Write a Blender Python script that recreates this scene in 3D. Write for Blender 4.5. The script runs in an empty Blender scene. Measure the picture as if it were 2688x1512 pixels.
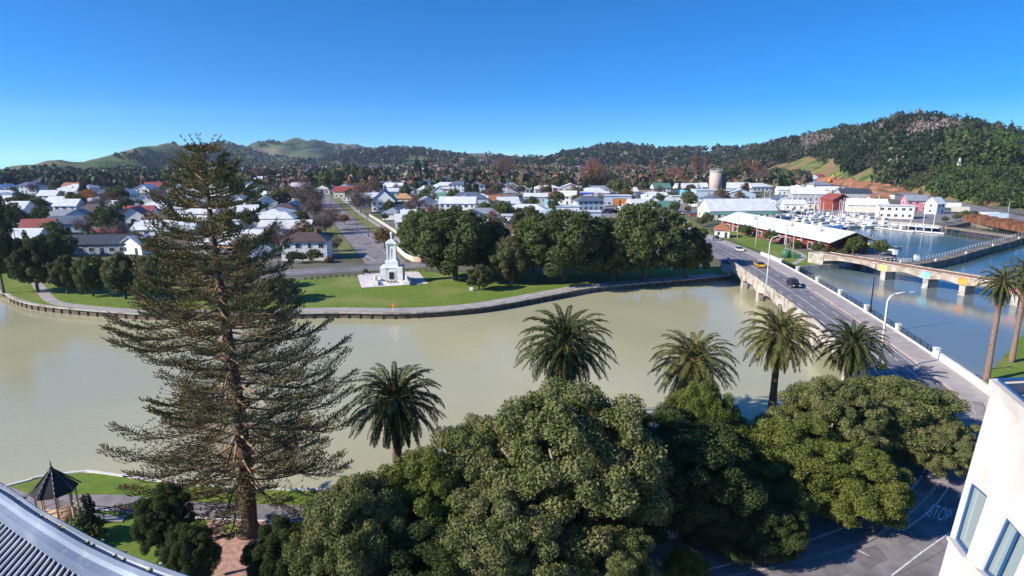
import bpy, bmesh, math, random
import numpy as np
from mathutils import Vector, Matrix
R = math.radians
random.seed(7)
rng = np.random.default_rng(11)
scene = bpy.context.scene
C = scene.collection
PIT = R(12.2); FPX = 1602.0; CH = 30.0
# ---------------------------------------------------------------- camera
cam = bpy.data.cameras.new('camera'); camo = bpy.data.objects.new('camera', cam); C.objects.link(camo)
cam.sensor_width = 36; cam.lens = 36*FPX/2688; cam.clip_start = .5; cam.clip_end = 40000
camo.location = (0, 0, CH); camo.rotation_euler = (R(90)-PIT, 0, 0)
scene.camera = camo
# ---------------------------------------------------------------- world and sun
SUN_EL = 29.0; SDIR = Vector((-1, -.42, 0)).normalized()          # horizontal direction towards the sun
w = bpy.data.worlds.new('World'); scene.world = w; w.use_nodes = True
nt = w.node_tree; nt.nodes.clear()
sky = nt.nodes.new('ShaderNodeTexSky'); sky.sky_type = 'NISHITA'; sky.sun_disc = False
sky.sun_elevation = R(SUN_EL); sky.sun_rotation = math.atan2(SDIR.x, SDIR.y)
sky.air_density = 1.0; sky.dust_density = 0.0; sky.ozone_density = 3.2; sky.altitude = 0
tc = nt.nodes.new('ShaderNodeTexCoord'); vm = nt.nodes.new('ShaderNodeVectorMath'); vm.operation = 'MAXIMUM'
vm.inputs[1].default_value = (-2, -2, 0)
vs_ = nt.nodes.new('ShaderNodeVectorMath'); vs_.operation = 'MULTIPLY_ADD'; vs_.inputs[1].default_value = (1, 1, 1.8); vs_.inputs[2].default_value = (0, 0, .066)
vn_ = nt.nodes.new('ShaderNodeVectorMath'); vn_.operation = 'NORMALIZE'
hs = nt.nodes.new('ShaderNodeHueSaturation'); hs.inputs['Saturation'].default_value = 1.62
bg = nt.nodes.new('ShaderNodeBackground'); bg.inputs[1].default_value = .108
wo = nt.nodes.new('ShaderNodeOutputWorld')
nt.links.new(tc.outputs['Generated'], vm.inputs[0]); nt.links.new(vm.outputs[0], vs_.inputs[0]); nt.links.new(vs_.outputs[0], vn_.inputs[0]); nt.links.new(vn_.outputs[0], sky.inputs[0])
nt.links.new(sky.outputs[0], hs.inputs['Color']); tint = nt.nodes.new('ShaderNodeMixRGB'); tint.blend_type = 'MULTIPLY'; tint.inputs[0].default_value = 1; tint.inputs[2].default_value = (.78, .93, 1.12, 1); nt.links.new(hs.outputs[0], tint.inputs[1]); nt.links.new(tint.outputs[0], bg.inputs[0]); nt.links.new(bg.outputs[0], wo.inputs[0])
sl = bpy.data.lights.new('sun', 'SUN'); sl.energy = 4.6; sl.angle = R(.5); sl.color = (1, .93, .82)
so = bpy.data.objects.new('sun', sl); C.objects.link(so); so.location = (-100, -50, 120)
tosun = Vector((SDIR.x*math.cos(R(SUN_EL)), SDIR.y*math.cos(R(SUN_EL)), math.sin(R(SUN_EL))))
so.rotation_euler = tosun.to_track_quat('Z', 'Y').to_euler()
scene.view_settings.view_transform = 'Standard'; scene.view_settings.look = 'None'
scene.view_settings.exposure = .78; scene.view_settings.gamma = 1
scene.cycles.max_bounces = 5; scene.cycles.diffuse_bounces = 2; scene.cycles.glossy_bounces = 2
scene.cycles.transmission_bounces = 2; scene.cycles.transparent_max_bounces = 4; scene.cycles.volume_bounces = 0
scene.render.use_persistent_data = False

# ---------------------------------------------------------------- helpers
def P(px, py, z=0.):
    """ground point (photo pixel) at height z, from the survey of the photograph's view"""
    x = (px-1344)/FPX; y = -(py-756)/FPX
    d = (x, math.cos(PIT)+y*math.sin(PIT), y*math.cos(PIT)-math.sin(PIT))
    t = (z-CH)/d[2]
    return Vector((d[0]*t, d[1]*t, z))
def PY(px, py, Y):
    x = (px-1344)/FPX; y = -(py-756)/FPX
    d = (x, math.cos(PIT)+y*math.sin(PIT), y*math.cos(PIT)-math.sin(PIT)); t = Y/d[1]
    return Vector((d[0]*t, Y, CH+d[2]*t))
def toPx(v):
    y = v[1]; z = v[2]-CH
    zc = y*math.cos(PIT)-z*math.sin(PIT); yc = z*math.cos(PIT)+y*math.sin(PIT)
    return 1344+FPX*v[0]/zc, 756-FPX*yc/zc
def interp(x, xs, ys): return float(np.interp(x, xs, ys))

def mat(name, col, rough=.7, metal=0, spec=.3):
    m = bpy.data.materials.new(name); m.use_nodes = True
    b = m.node_tree.nodes['Principled BSDF']
    b.inputs['Base Color'].default_value = (*col, 1); b.inputs['Roughness'].default_value = rough
    b.inputs['Metallic'].default_value = metal; b.inputs['Specular IOR Level'].default_value = spec
    return m
def nmat(name, c1, c2, scale=1., rough=.8, detail=6, bump=0., lo=.35, hi=.65, c3=None, scale3=.2, spec=.25, metal=0, obj=False, stretch=None, mix3=(.5,.65)):
    """two or three colours mixed by object-space noise"""
    m = mat(name, c1, rough, metal, spec); t = m.node_tree; L = t.links.new; N = t.nodes.new
    b = t.nodes['Principled BSDF']
    g = N('ShaderNodeTexCoord'); src = g.outputs['Object']
    if stretch:
        mp = N('ShaderNodeMapping'); mp.inputs['Scale'].default_value = stretch; L(src, mp.inputs[0]); src = mp.outputs[0]
    n = N('ShaderNodeTexNoise'); n.inputs['Scale'].default_value = scale; n.inputs['Detail'].default_value = detail; L(src, n.inputs[0])
    r = N('ShaderNodeValToRGB'); r.color_ramp.elements[0].position = lo; r.color_ramp.elements[1].position = hi
    r.color_ramp.elements[0].color = (*c1, 1); r.color_ramp.elements[1].color = (*c2, 1)
    L(n.outputs['Fac'], r.inputs[0]); out = r.outputs[0]
    if c3:
        n3 = N('ShaderNodeTexNoise'); n3.inputs['Scale'].default_value = scale3; n3.inputs['Detail'].default_value = 5; L(src, n3.inputs[0])
        r3 = N('ShaderNodeValToRGB'); r3.color_ramp.elements[0].position = mix3[0]; r3.color_ramp.elements[1].position = mix3[1]
        L(n3.outputs['Fac'], r3.inputs[0])
        mx = N('ShaderNodeMixRGB'); L(r3.outputs[0], mx.inputs[0]); L(out, mx.inputs[1]); mx.inputs[2].default_value = (*c3, 1); out = mx.outputs[0]
    L(out, b.inputs['Base Color'])
    if bump:
        bp = N('ShaderNodeBump'); bp.inputs['Strength'].default_value = bump; L(n.outputs['Fac'], bp.inputs['Height']); L(bp.outputs[0], b.inputs['Normal'])
    return m
def ribmat(name, col, scale=3., axis=0, rough=.45, strength=.5, dirt=.25):
    """ribbed sheet metal or lapped boards, with uneven weathering"""
    m = mat(name, col, rough, 0, .4); t = m.node_tree; L = t.links.new; N = t.nodes.new; b = t.nodes['Principled BSDF']
    g = N('ShaderNodeTexCoord'); wv = N('ShaderNodeTexWave'); wv.inputs['Scale'].default_value = scale
    wv.bands_direction = 'XYZ'[axis]; L(g.outputs['Object'], wv.inputs[0])
    bp = N('ShaderNodeBump'); bp.inputs['Strength'].default_value = strength; bp.inputs['Distance'].default_value = .05
    L(wv.outputs['Fac'], bp.inputs['Height']); L(bp.outputs[0], b.inputs['Normal'])
    n = N('ShaderNodeTexNoise'); n.inputs['Scale'].default_value = .35; n.inputs['Detail'].default_value = 8; L(g.outputs['Object'], n.inputs[0])
    r = N('ShaderNodeValToRGB'); r.color_ramp.elements[0].position = .3; r.color_ramp.elements[1].position = .7
    r.color_ramp.elements[0].color = tuple(c*(1-dirt) for c in col)+(1,); r.color_ramp.elements[1].color = (*col, 1)
    L(n.outputs['Fac'], r.inputs[0]); L(r.outputs[0], b.inputs['Base Color'])
    return m
def leafmat(name, cols, tone=False, rough=.75, spec=.1, transl=.18):
    """foliage: every leaf its own tone, or every tree its own tone"""
    m = mat(name, cols[0], rough, 0, spec); t = m.node_tree; L = t.links.new; N = t.nodes.new; b = t.nodes['Principled BSDF']
    r = N('ShaderNodeValToRGB'); e = r.color_ramp.elements
    e[0].color = (*cols[0], 1); e[1].color = (*cols[-1], 1)
    for i, c in enumerate(cols[1:-1]):
        x = e.new((i+1)/(len(cols)-1)); x.color = (*c, 1)
    if tone:
        r.color_ramp.interpolation = 'CONSTANT'
        for i, x in enumerate(r.color_ramp.elements): x.position = i/len(cols)
        a = N('ShaderNodeAttribute'); a.attribute_name = 'tone'; L(a.outputs['Fac'], r.inputs[0])
        g = N('ShaderNodeNewGeometry'); mt = N('ShaderNodeMapRange'); mt.inputs[3].default_value = .6; mt.inputs[4].default_value = 1.4
        L(g.outputs['Random Per Island'], mt.inputs[0])
        mx = N('ShaderNodeMixRGB'); mx.blend_type = 'MULTIPLY'; mx.inputs[0].default_value = 1
        L(r.outputs[0], mx.inputs[1]); L(mt.outputs[0], mx.inputs[2]); col = mx.outputs[0]
    else:
        g = N('ShaderNodeNewGeometry'); o = N('ShaderNodeObjectInfo')
        ad = N('ShaderNodeMath'); ad.operation = 'MULTIPLY_ADD'; ad.inputs[1].default_value = .2; 
        L(o.outputs['Random'], ad.inputs[0])
        m2 = N('ShaderNodeMath'); m2.operation = 'MULTIPLY'; m2.inputs[1].default_value = .5; L(g.outputs['Random Per Island'], m2.inputs[0])
        gn = N('ShaderNodeTexCoord'); nz = N('ShaderNodeTexNoise'); nz.inputs['Scale'].default_value = .55; nz.inputs['Detail'].default_value = 3; L(gn.outputs['Object'], nz.inputs[0])
        mz = N('ShaderNodeMapRange'); mz.inputs[1].default_value = .35; mz.inputs[2].default_value = .68; mz.inputs[3].default_value = -.12; mz.inputs[4].default_value = .42; L(nz.outputs['Fac'], mz.inputs[0])
        a2 = N('ShaderNodeMath'); a2.operation = 'ADD'; L(mz.outputs[0], a2.inputs[0]); L(m2.outputs[0], a2.inputs[1])
        L(a2.outputs[0], ad.inputs[2]); L(ad.outputs[0], r.inputs[0]); col = r.outputs[0]
    L(col, b.inputs['Base Color'])
    if transl:
        tr = N('ShaderNodeBsdfTranslucent'); L(col, tr.inputs[0]); ms = N('ShaderNodeMixShader'); ms.inputs[0].default_value = transl
        L(b.outputs[0], ms.inputs[1]); L(tr.outputs[0], ms.inputs[2]); L(ms.outputs[0], t.nodes['Material Output'].inputs[0])
    return m

def npmesh(name, v, f, m, smooth=False, tone=None):
    """mesh from numpy arrays; f is (n,3) or (n,4)"""
    me = bpy.data.meshes.new(name); v = np.asarray(v, np.float32); f = np.asarray(f, np.int32); k = f.shape[1]
    me.vertices.add(len(v)); me.vertices.foreach_set('co', v.ravel())
    me.loops.add(f.size); me.loops.foreach_set('vertex_index', f.ravel())
    me.polygons.add(len(f)); me.polygons.foreach_set('loop_start', np.arange(len(f), dtype=np.int32)*k)
    if smooth: me.polygons.foreach_set('use_smooth', np.ones(len(f), bool))
    me.update(calc_edges=True); me.validate()
    for q in (m if isinstance(m, (list, tuple)) else [m]): me.materials.append(q)
    if tone is not None:
        a = me.attributes.new('tone', 'FLOAT', 'POINT'); a.data.foreach_set('value', np.asarray(tone, np.float32))
    return me
def link(name, me, parent=None, loc=None, rz=0, label=None, cat=None, group=None, kind=None, sc=None):
    o = bpy.data.objects.new(name, me); C.objects.link(o)
    if parent: o.parent = parent
    if loc is not None: o.location = loc
    if rz: o.rotation_euler = (0, 0, rz)
    if sc is not None: o.scale = sc if hasattr(sc, '__len__') else (sc, sc, sc)
    if label: o['label'] = label
    if cat: o['category'] = cat
    if group: o['group'] = group
    if kind: o['kind'] = kind
    return o
def thing(name, loc, rz=0, label=None, cat=None, group=None, sc=None):
    return link(name, None, None, loc, rz, label, cat, group, None, sc)
def dup(src, loc, rz=0, label=None, group=None, sc=None):
    def cp(o, par):
        c = o.copy(); C.objects.link(c)
        if par: c.parent = par
        for h in kids.get(o.name, ()): cp(h, c)
        return c
    kids = {}
    def walk(o):
        kids[o.name] = list(o.children)
        for h in o.children: walk(h)
    walk(src)
    r = cp(src, None); r.location = loc; r.rotation_euler = (0, 0, rz)
    if label: r['label'] = label
    if group: r['group'] = group
    if sc is not None: r.scale = sc if hasattr(sc, '__len__') else (sc, sc, sc)
    return r
class MB:
    """collects simple shapes into one mesh"""
    def __init__(s): s.v = []; s.f = []; s.m = []; s.sm = []
    def add(s, vs, fs, mi=0, sm=False):
        b = len(s.v); s.v += [tuple(q) for q in vs]
        for f in fs: s.f.append([b+i for i in f]); s.m.append(mi); s.sm.append(sm)
    def box(s, cx, cy, cz, sx, sy, sz, rz=0, mi=0):
        """centre x,y; base z = cz"""
        c, n = math.cos(rz), math.sin(rz); vs = []
        for z in (0, sz):
            for x, y in ((-1, -1), (1, -1), (1, 1), (-1, 1)):
                x *= sx/2; y *= sy/2; vs.append((cx+x*c-y*n, cy+x*n+y*c, cz+z))
        s.add(vs, [(0, 3, 2, 1), (4, 5, 6, 7), (0, 1, 5, 4), (1, 2, 6, 5), (2, 3, 7, 6), (3, 0, 4, 7)], mi)
    def tube(s, p0, p1, r0, r1=None, n=8, mi=0, caps=True, sm=True):
        r1 = r0 if r1 is None else r1; p0 = Vector(p0); p1 = Vector(p1); d = (p1-p0)
        if d.length < 1e-6: return
        q = d.to_track_quat('Z', 'Y'); vs = []
        for p, r in ((p0, r0), (p1, r1)):
            for i in range(n):
                a = 2*math.pi*i/n; vs.append(p+q@Vector((r*math.cos(a), r*math.sin(a), 0)))
        s.add(vs, [(i, (i+1) % n, n+(i+1) % n, n+i) for i in range(n)], mi, sm)
        if caps: s.add([vs[i] for i in range(n)], [tuple(reversed(range(n)))], mi); s.add([vs[n+i] for i in range(n)], [tuple(range(n))], mi)
    def path(s, pts, rs, n=8, mi=0):
        vs = []; k = len(pts); pts = [Vector(p) for p in pts]
        for i, p in enumerate(pts):
            d = (pts[min(i+1, k-1)]-pts[max(i-1, 0)]).normalized(); q = d.to_track_quat('Z', 'Y')
            for j in range(n):
                a = 2*math.pi*j/n; vs.append(p+q@Vector((rs[i]*math.cos(a), rs[i]*math.sin(a), 0)))
        fs = [(i*n+j, i*n+(j+1) % n, (i+1)*n+(j+1) % n, (i+1)*n+j) for i in range(k-1) for j in range(n)]
        s.add(vs, fs+[tuple(reversed(range(n))), tuple(range((k-1)*n, k*n))], mi, True)
    def prism(s, pts, z0, z1, mi=0):
        n = len(pts); a = sum(pts[i][0]*pts[(i+1) % n][1]-pts[(i+1) % n][0]*pts[i][1] for i in range(n))
        if a < 0: pts = pts[::-1]
        z0f = z0 if callable(z0) else (lambda p: z0); z1f = z1 if callable(z1) else (lambda p: z1)
        vs = [(p[0], p[1], z0f(p)) for p in pts]+[(p[0], p[1], z1f(p)) for p in pts]
        s.add(vs, [tuple(reversed(range(n))), tuple(range(n, 2*n))]+[(i, (i+1) % n, n+(i+1) % n, n+i) for i in range(n)], mi)
    def strip(s, A, B, mi=0):
        """quads between two polylines of equal length"""
        n = len(A); s.add(list(A)+list(B), [(i, i+1, n+i+1, n+i) for i in range(n-1)], mi)
    def lathe(s, prof, n=12, c=(0, 0), mi=0, sm=True):
        vs = []
        for r, z in prof:
            for j in range(n):
                a = 2*math.pi*j/n; vs.append((c[0]+r*math.cos(a), c[1]+r*math.sin(a), z))
        k = len(prof)
        s.add(vs, [(i*n+j, i*n+(j+1) % n, (i+1)*n+(j+1) % n, (i+1)*n+j) for i in range(k-1) for j in range(n)]+[tuple(reversed(range(n))), tuple(range((k-1)*n, k*n))], mi, sm)
    def mesh(s, name, mats):
        me = bpy.data.meshes.new(name); me.from_pydata(s.v, [], s.f)
        mats = mats if isinstance(mats, (list, tuple)) else [mats]
        for q in mats: me.materials.append(q)
        me.polygons.foreach_set('material_index', s.m); me.polygons.foreach_set('use_smooth', s.sm); me.update()
        return me
    def build(s, name, mats, parent=None, **k): return link(name, s.mesh(name, mats), parent, **k)
def tri(me):
    bm = bmesh.new(); bm.from_mesh(me); bmesh.ops.triangulate(bm, faces=[f for f in bm.faces if len(f.verts) > 4]); bm.to_mesh(me); bm.free(); return me
def structure(name, me): return link(name, me, kind='structure')

# ---------------------------------------------------------------- materials
M = {}
M['white'] = nmat('white_paint', (.72, .72, .70), (.84, .84, .82), 1.5, .6)
M['cream'] = nmat('cream_paint', (.62, .57, .46), (.72, .67, .56), 1.5, .6)
M['paleblue'] = nmat('pale_blue_paint', (.42, .52, .60), (.52, .62, .70), 1.5, .6)
M['greywall'] = nmat('grey_paint', (.33, .34, .35), (.43, .44, .45), 1.5, .7)
M['brick'] = nmat('brick', (.30, .14, .09), (.42, .22, .15), 6, .85)
M['tanwall'] = nmat('tan_wall', (.46, .32, .20), (.58, .42, .28), 2, .8)
M['roofwhite'] = ribmat('white_sheet_roof', (.74, .76, .78), 2.2)
M['roofgrey'] = ribmat('grey_sheet_roof', (.30, .33, .37), 2.2)
M['roofdark'] = ribmat('dark_sheet_roof', (.07, .075, .085), 2.2)
M['roofslate'] = ribmat('slate_blue_roof', (.13, .16, .21), 2.2)
M['roofred'] = ribmat('red_sheet_roof', (.36, .085, .065), 2.2)
M['roofbrown'] = ribmat('brown_tile_roof', (.13, .085, .07), 3, axis=1)
M['roofterra'] = ribmat('terracotta_tile_roof', (.42, .17, .08), 3, axis=1)
M['rooforange'] = ribmat('orange_roof', (.62, .33, .14), 2.2)
M['roofgreen'] = ribmat('green_sheet_roof', (.12, .26, .20), 2.2)
M['glass'] = mat('window_glass', (.03, .04, .05), .12, 0, .7)
M['trim'] = mat('white_trim', (.75, .75, .75), .5)
M['redwood'] = ribmat('red_boards', (.27, .06, .045), 3.5, axis=0, rough=.7)
M['bark'] = nmat('bark', (.09, .07, .055), (.17, .135, .11), 4, .95, bump=.4, stretch=(1, 1, .25))
M['palebark'] = nmat('pale_bark', (.26, .23, .20), (.4, .37, .33), 3, .9)
M['asphalt'] = nmat('asphalt', (.165, .15, .165), (.23, .215, .235), .6, .9, c3=(.15, .14, .145), scale3=.08, detail=10)
M['asphalt2'] = nmat('worn_asphalt', (.20, .18, .19), (.28, .25, .26), .9, .9, c3=(.15, .14, .145), scale3=.25, detail=12)
M['concrete'] = nmat('concrete', (.36, .33, .29), (.50, .46, .41), .8, .85, c3=(.24, .21, .18), scale3=.5)
M['pavement'] = nmat('footpath_concrete', (.33, .29, .275), (.43, .385, .36), .5, .9)
M['whiteconc'] = nmat('painted_concrete', (.62, .58, .55), (.76, .72, .69), .8, .7)
M['paint'] = nmat('road_paint', (.45, .45, .45), (.8, .8, .8), 3, .7)
M['grass'] = nmat('lawn', (.085, .14, .018), (.17, .245, .032), .9, .95, detail=12, c3=(.23, .235, .07), scale3=.09, lo=.25, hi=.75, mix3=(.48, .72))
M['steel'] = mat('galvanised_steel', (.5, .52, .54), .4, .6)
M['blackmetal'] = mat('black_metal', (.02, .025, .03), .5, .3)
M['timber'] = nmat('weathered_timber', (.17, .14, .11), (.30, .25, .20), 2, .9)
M['darktimber'] = nmat('dark_wet_timber', (.05, .042, .035), (.11, .09, .07), 2, .9)
M['rubber'] = mat('tyre_rubber', (.02, .02, .02), .8)
M['red'] = nmat('bright_red_paint', (.55, .02, .03), (.65, .04, .05), 1, .6); M['pink'] = nmat('pink_paint', (.62, .22, .25), (.70, .30, .33), 1, .7)
M['verge'] = nmat('dry_verge_grass', (.11, .13, .035), (.20, .215, .06), .9, .95, detail=12, c3=(.24, .20, .10), scale3=.2)
M['soil'] = nmat('soil', (.20, .12, .08), (.35, .22, .15), .6, .95)
# ================================================================ LAND, WATER, ROADS
WZ = -1.15
bank_px = [(-900, 700), (-300, 728), (-60, 752), (14, 770), (35, 782), (87, 798), (175, 809), (314, 820), (391, 824), (560, 825), (769, 822), (900, 820), (1050, 822), (1200, 813),
           (1300, 801), (1400, 783), (1480, 768), (1565, 754), (1774, 736), (1920, 722)]
BANK = [P(x, y, 0) for x, y in bank_px]
east = [(2062, 706), (2100, 702), (2215, 694), (2290, 684), (2345, 676), (2352, 668), (2285, 640), (2225, 618), (2120, 590), (1985, 556), (1975, 549), (2120, 556), (2230, 568), (2330, 578), (2440, 589), (2485, 595), (2545, 584), (2570, 588), (2688, 607), (3100, 680)]
EAST = [P(x, y, 0) for x, y in east]
far = [(1500, 100), (3000, 3000), (3600, 5550), (0, 9000), (-60, 4300)]
back = []
RX = [-900, -300, 0, 200, 400, 700, 1000, 1350]; RD = [560, 760, 1030, 1450, 2300, 3900, 4300, 4600]
for px in (1350, 1000, 700, 400, 200, 0, -300, -900): 
    Y = interp(px, RX, RD)-30; back.append(((px-1344)/FPX*(Y*math.cos(PIT)+30*math.sin(PIT)), Y))
town = [(p.x, p.y) for p in BANK+EAST]+far[:3]+back+[(-900, 170)]
mb = MB(); mb.prism(town, -6, 0); me = tri(mb.mesh('ground', nmat('town_ground', (.075, .085, .035), (.16, .14, .10), .04, .95, c3=(.15, .145, .14), scale3=.02, detail=10)))
structure('ground', me)
near = [(-200, 10), (-62, 40)]+[tuple(P(x, y, 0)[:2]) for x, y in ((24, 1276), (91, 1256), (205, 1241), (256, 1242), (426, 1266), (597, 1279), (860, 1287))]+[(-4, 52.5), (20, 58), (38, 66.5), (46, 73.5), (60, 74), (67, 81.5), (88, 101), (140, 160), (400, 165), (400, -90), (-200, -90)]
mb = MB(); mb.prism(near, -6, 0); structure('near_bank_ground', tri(mb.mesh('near_bank_ground', M['grass'])))
# water: one sheet, silty by the park, greener in the harbour
wm = mat('river_water', (.3, .28, .16), .07, 0, .5); t = wm.node_tree; N = t.nodes.new; L = t.links.new; b = t.nodes['Principled BSDF']
b.inputs['IOR'].default_value = 1.45
g = N('ShaderNodeTexCoord'); sep = N('ShaderNodeSeparateXYZ'); L(g.outputs['Object'], sep.inputs[0])
n1 = N('ShaderNodeTexNoise'); n1.inputs['Scale'].default_value = .018; n1.inputs['Detail'].default_value = 4; L(g.outputs['Object'], n1.inputs[0])
ad = N('ShaderNodeMath'); ad.operation = 'MULTIPLY_ADD'; ad.inputs[1].default_value = 14; L(n1.outputs['Fac'], ad.inputs[0]); L(sep.outputs['X'], ad.inputs[2])
mr = N('ShaderNodeMapRange'); mr.inputs[1].default_value = 58; mr.inputs[2].default_value = 76; L(ad.outputs[0], mr.inputs[0])
mry = N('ShaderNodeMapRange'); mry.inputs[1].default_value = 160; mry.inputs[2].default_value = 185; L(sep.outputs['Y'], mry.inputs[0])
rA = N('ShaderNodeValToRGB'); rA.color_ramp.elements[0].color = (.40, .38, .235, 1); rA.color_ramp.elements[1].color = (.51, .465, .275, 1)
rA.color_ramp.elements[0].position = .38; rA.color_ramp.elements[1].position = .62; L(n1.outputs['Fac'], rA.inputs[0])
mx = N('ShaderNodeMixRGB'); L(mr.outputs[0], mx.inputs[0]); L(rA.outputs[0], mx.inputs[1]); mx.inputs[2].default_value = (.16, .20, .20, 1)
mx2 = N('ShaderNodeMixRGB'); L(mry.outputs[0], mx2.inputs[0]); L(mx.outputs[0], mx2.inputs[1]); mx2.inputs[2].default_value = (.045, .085, .06, 1)
L(mx2.outputs[0], b.inputs['Base Color'])
mp = N('ShaderNodeMapping'); mp.inputs['Scale'].default_value = (1, 1.6, 1); L(g.outputs['Object'], mp.inputs[0])
nb = N('ShaderNodeTexNoise'); nb.inputs['Scale'].default_value = 1.1; nb.inputs['Detail'].default_value = 5; L(mp.outputs[0], nb.inputs[0])
nc = N('ShaderNodeTexNoise'); nc.inputs['Scale'].default_value = .03; nc.inputs['Detail'].default_value = 3; L(g.outputs['Object'], nc.inputs[0])
ms_ = N('ShaderNodeMath'); ms_.operation = 'MULTIPLY'; L(nb.outputs['Fac'], ms_.inputs[0]); L(nc.outputs['Fac'], ms_.inputs[1])
rr0 = N('ShaderNodeMapRange'); rr0.inputs[1].default_value = .4; rr0.inputs[2].default_value = .65; rr0.inputs[3].default_value = .04; rr0.inputs[4].default_value = .2; L(nc.outputs['Fac'], rr0.inputs[0]); L(rr0.outputs[0], b.inputs['Roughness'])
bp = N('ShaderNodeBump'); bp.inputs['Strength'].default_value = .3; bp.inputs['Distance'].default_value = .25; L(ms_.outputs[0], bp.inputs['Height']); L(bp.outputs[0], b.inputs['Normal'])
mb = MB(); mb.add([(-900, 0, WZ), (1600, 0, WZ), (1600, 420, WZ), (-900, 420, WZ)], [(0, 1, 2, 3)]); structure('river_water', mb.mesh('river_water', wm))

def sheet(name, pts, z, m, kind='structure', **k):
    mb = MB(); n = len(pts); a = sum(pts[i][0]*pts[(i+1) % n][1]-pts[(i+1) % n][0]*pts[i][1] for i in range(n))
    if a < 0: pts = pts[::-1]
    zf = z if callable(z) else (lambda p: z)
    mb.add([(p[0], p[1], zf(p)) for p in pts], [tuple(range(n))]); return link(name, tri(mb.mesh(name, m)), kind=kind, **k)
def ribbon(name, pts, width, z, m, **k):
    """a flat strip of given width along a world polyline"""
    mb = MB(); A = []; B = []; n = len(pts)
    for i, p in enumerate(pts):
        d = (Vector(pts[min(i+1, n-1)][:2])-Vector(pts[max(i-1, 0)][:2])).normalized(); q = Vector((-d.y, d.x))*width/2
        zz = z(p) if callable(z) else z
        A.append((p[0]-q.x, p[1]-q.y, zz)); B.append((p[0]+q.x, p[1]+q.y, zz))
    mb.strip(A, B); return link(name, mb.mesh(name, m), kind='structure', **k)
def smooth_line(pts, k=6):
    out = []; n = len(pts)
    for i in range(n-1):
        p0, p1, p2, p3 = [np.array(pts[max(0, min(n-1, j))][:2], float) for j in (i-1, i, i+1, i+2)]
        for s in range(k):
            u = s/k; out.append(tuple(.5*((2*p1)+(-p0+p2)*u+(2*p0-5*p1+4*p2-p3)*u*u+(-p0+3*p1-3*p2+p3)*u**3)))
    out.append(tuple(pts[-1][:2])); return out
# far bank: lawn, promenade path, timber seawall
bankline = smooth_line(BANK, 4)
lawn = [p for p in bankline]+[tuple(P(x, y)[:2]) for x, y in ((1910, 700), (1700, 705), (1450, 712), (1150, 716), (1120, 713), (1105, 706), (940, 722), (740, 738), (560, 755), (420, 700), (300, 690), (120, 690), (60, 690), (-200, 700), (-700, 690))]
sheet('park_lawn', lawn, .02, M['grass'])
def offset(line, d):
    out = []; n = len(line)
    for i, p in enumerate(line):
        a = Vector(line[min(i+1, n-1)])-Vector(line[max(i-1, 0)]); a.normalize(); out.append((p[0]-a.y*d, p[1]+a.x*d))
    return out
sub = [p for p in bankline if p[0] > -60 and p[0] < 56]
mb = MB(); mb.strip([(*p, .035) for p in offset(sub, .9)], [(*p, .035) for p in offset(sub, 3.9)]); structure('riverside_path', mb.mesh('riverside_path', M['pavement']))
lpath = [P(x, y) for x, y in ((95, 740), (112, 765), (140, 792), (200, 803), (300, 812), (400, 817), (560, 816), (700, 815))]
ribbon('park_path', smooth_line(lpath, 4), 2.2, .035, M['pavement'])
# seawall: concrete-capped timber piles with a dark brown face
wl = [p for p in bankline if p[0] > -150]
par = thing('seawall', (0, 0, 0), label='long timber and concrete seawall below the far park lawn', cat='seawall')
mb = MB(); o1 = offset(wl, -.45); o2 = offset(wl, .35)
n = len(wl)
for z0, z1, a, bb in ((.0, .14, o1, o2),):
    A = [(*p, z1) for p in a]; B = [(*p, z1) for p in bb]; D_ = [(*p, z0-.1) for p in a]
    mb.strip(A, B); mb.strip(D_, A)
    mb.strip([(*p, -.02) for p in bb][::-1], B[::-1])
mb.build('coping', M['concrete'], par)
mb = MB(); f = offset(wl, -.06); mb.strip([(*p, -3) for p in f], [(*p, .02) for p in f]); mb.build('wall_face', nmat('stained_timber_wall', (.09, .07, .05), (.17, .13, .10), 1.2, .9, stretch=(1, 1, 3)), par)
mb = MB(); mb.box(0, 0, -3, .22, .16, 2.86); PILE = mb.mesh('pile', M['darktimber'])
sp = [p for p in wl if -110 < p[0] < 54]; tot = 0.; nxt = 0.
for p, q in zip(sp[:-1], sp[1:]):
    p = Vector(p); q = Vector(q); d = (q-p).length
    while nxt < tot+d:
        r = p.lerp(q, (nxt-tot)/d); u = (q-p).normalized(); link('pile', PILE, par, loc=(r.x+u.y*.2, r.y-u.x*.2, 0), rz=math.atan2(u.y, u.x)); nxt += 2.3
    tot += d
# near bank edge kerb and path
nb = near[1:12]; nbl = smooth_line(nb, 5)
par = thing('river_edge_wall', (0, 0, 0), label='pale narrow concrete edging wall along the near grassy river bank', cat='river wall')
mb = MB(); a_, b_ = offset(nbl, .2), offset(nbl, -.05)
mb.strip([(*p, .12) for p in b_], [(*p, .12) for p in a_]); mb.strip([(*p, .12) for p in a_], [(*p, -3.5) for p in a_]); mb.strip([(*p, -.05) for p in b_], [(*p, .12) for p in b_])
mb.build('coping', M['whiteconc'], par)
npath = [P(x, y) for x, y in ((-60, 1270), (60, 1320), (180, 1318), (290, 1318), (420, 1332), (560, 1340), (700, 1345), (860, 1347), (1100, 1350))]
ribbon('promenade_path', smooth_line(npath, 4), 2.3, .03, M['asphalt2'])
ribbon('promenade_kerb', smooth_line([(p.x, p.y-1.25) for p in npath], 4), .18, .05, M['whiteconc'])
lit = nmat('leaf_litter', (.36, .19, .16), (.52, .33, .26), 2.5, .95, detail=12, c3=(.19, .24, .05), scale3=.45, mix3=(.54, .68))
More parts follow.
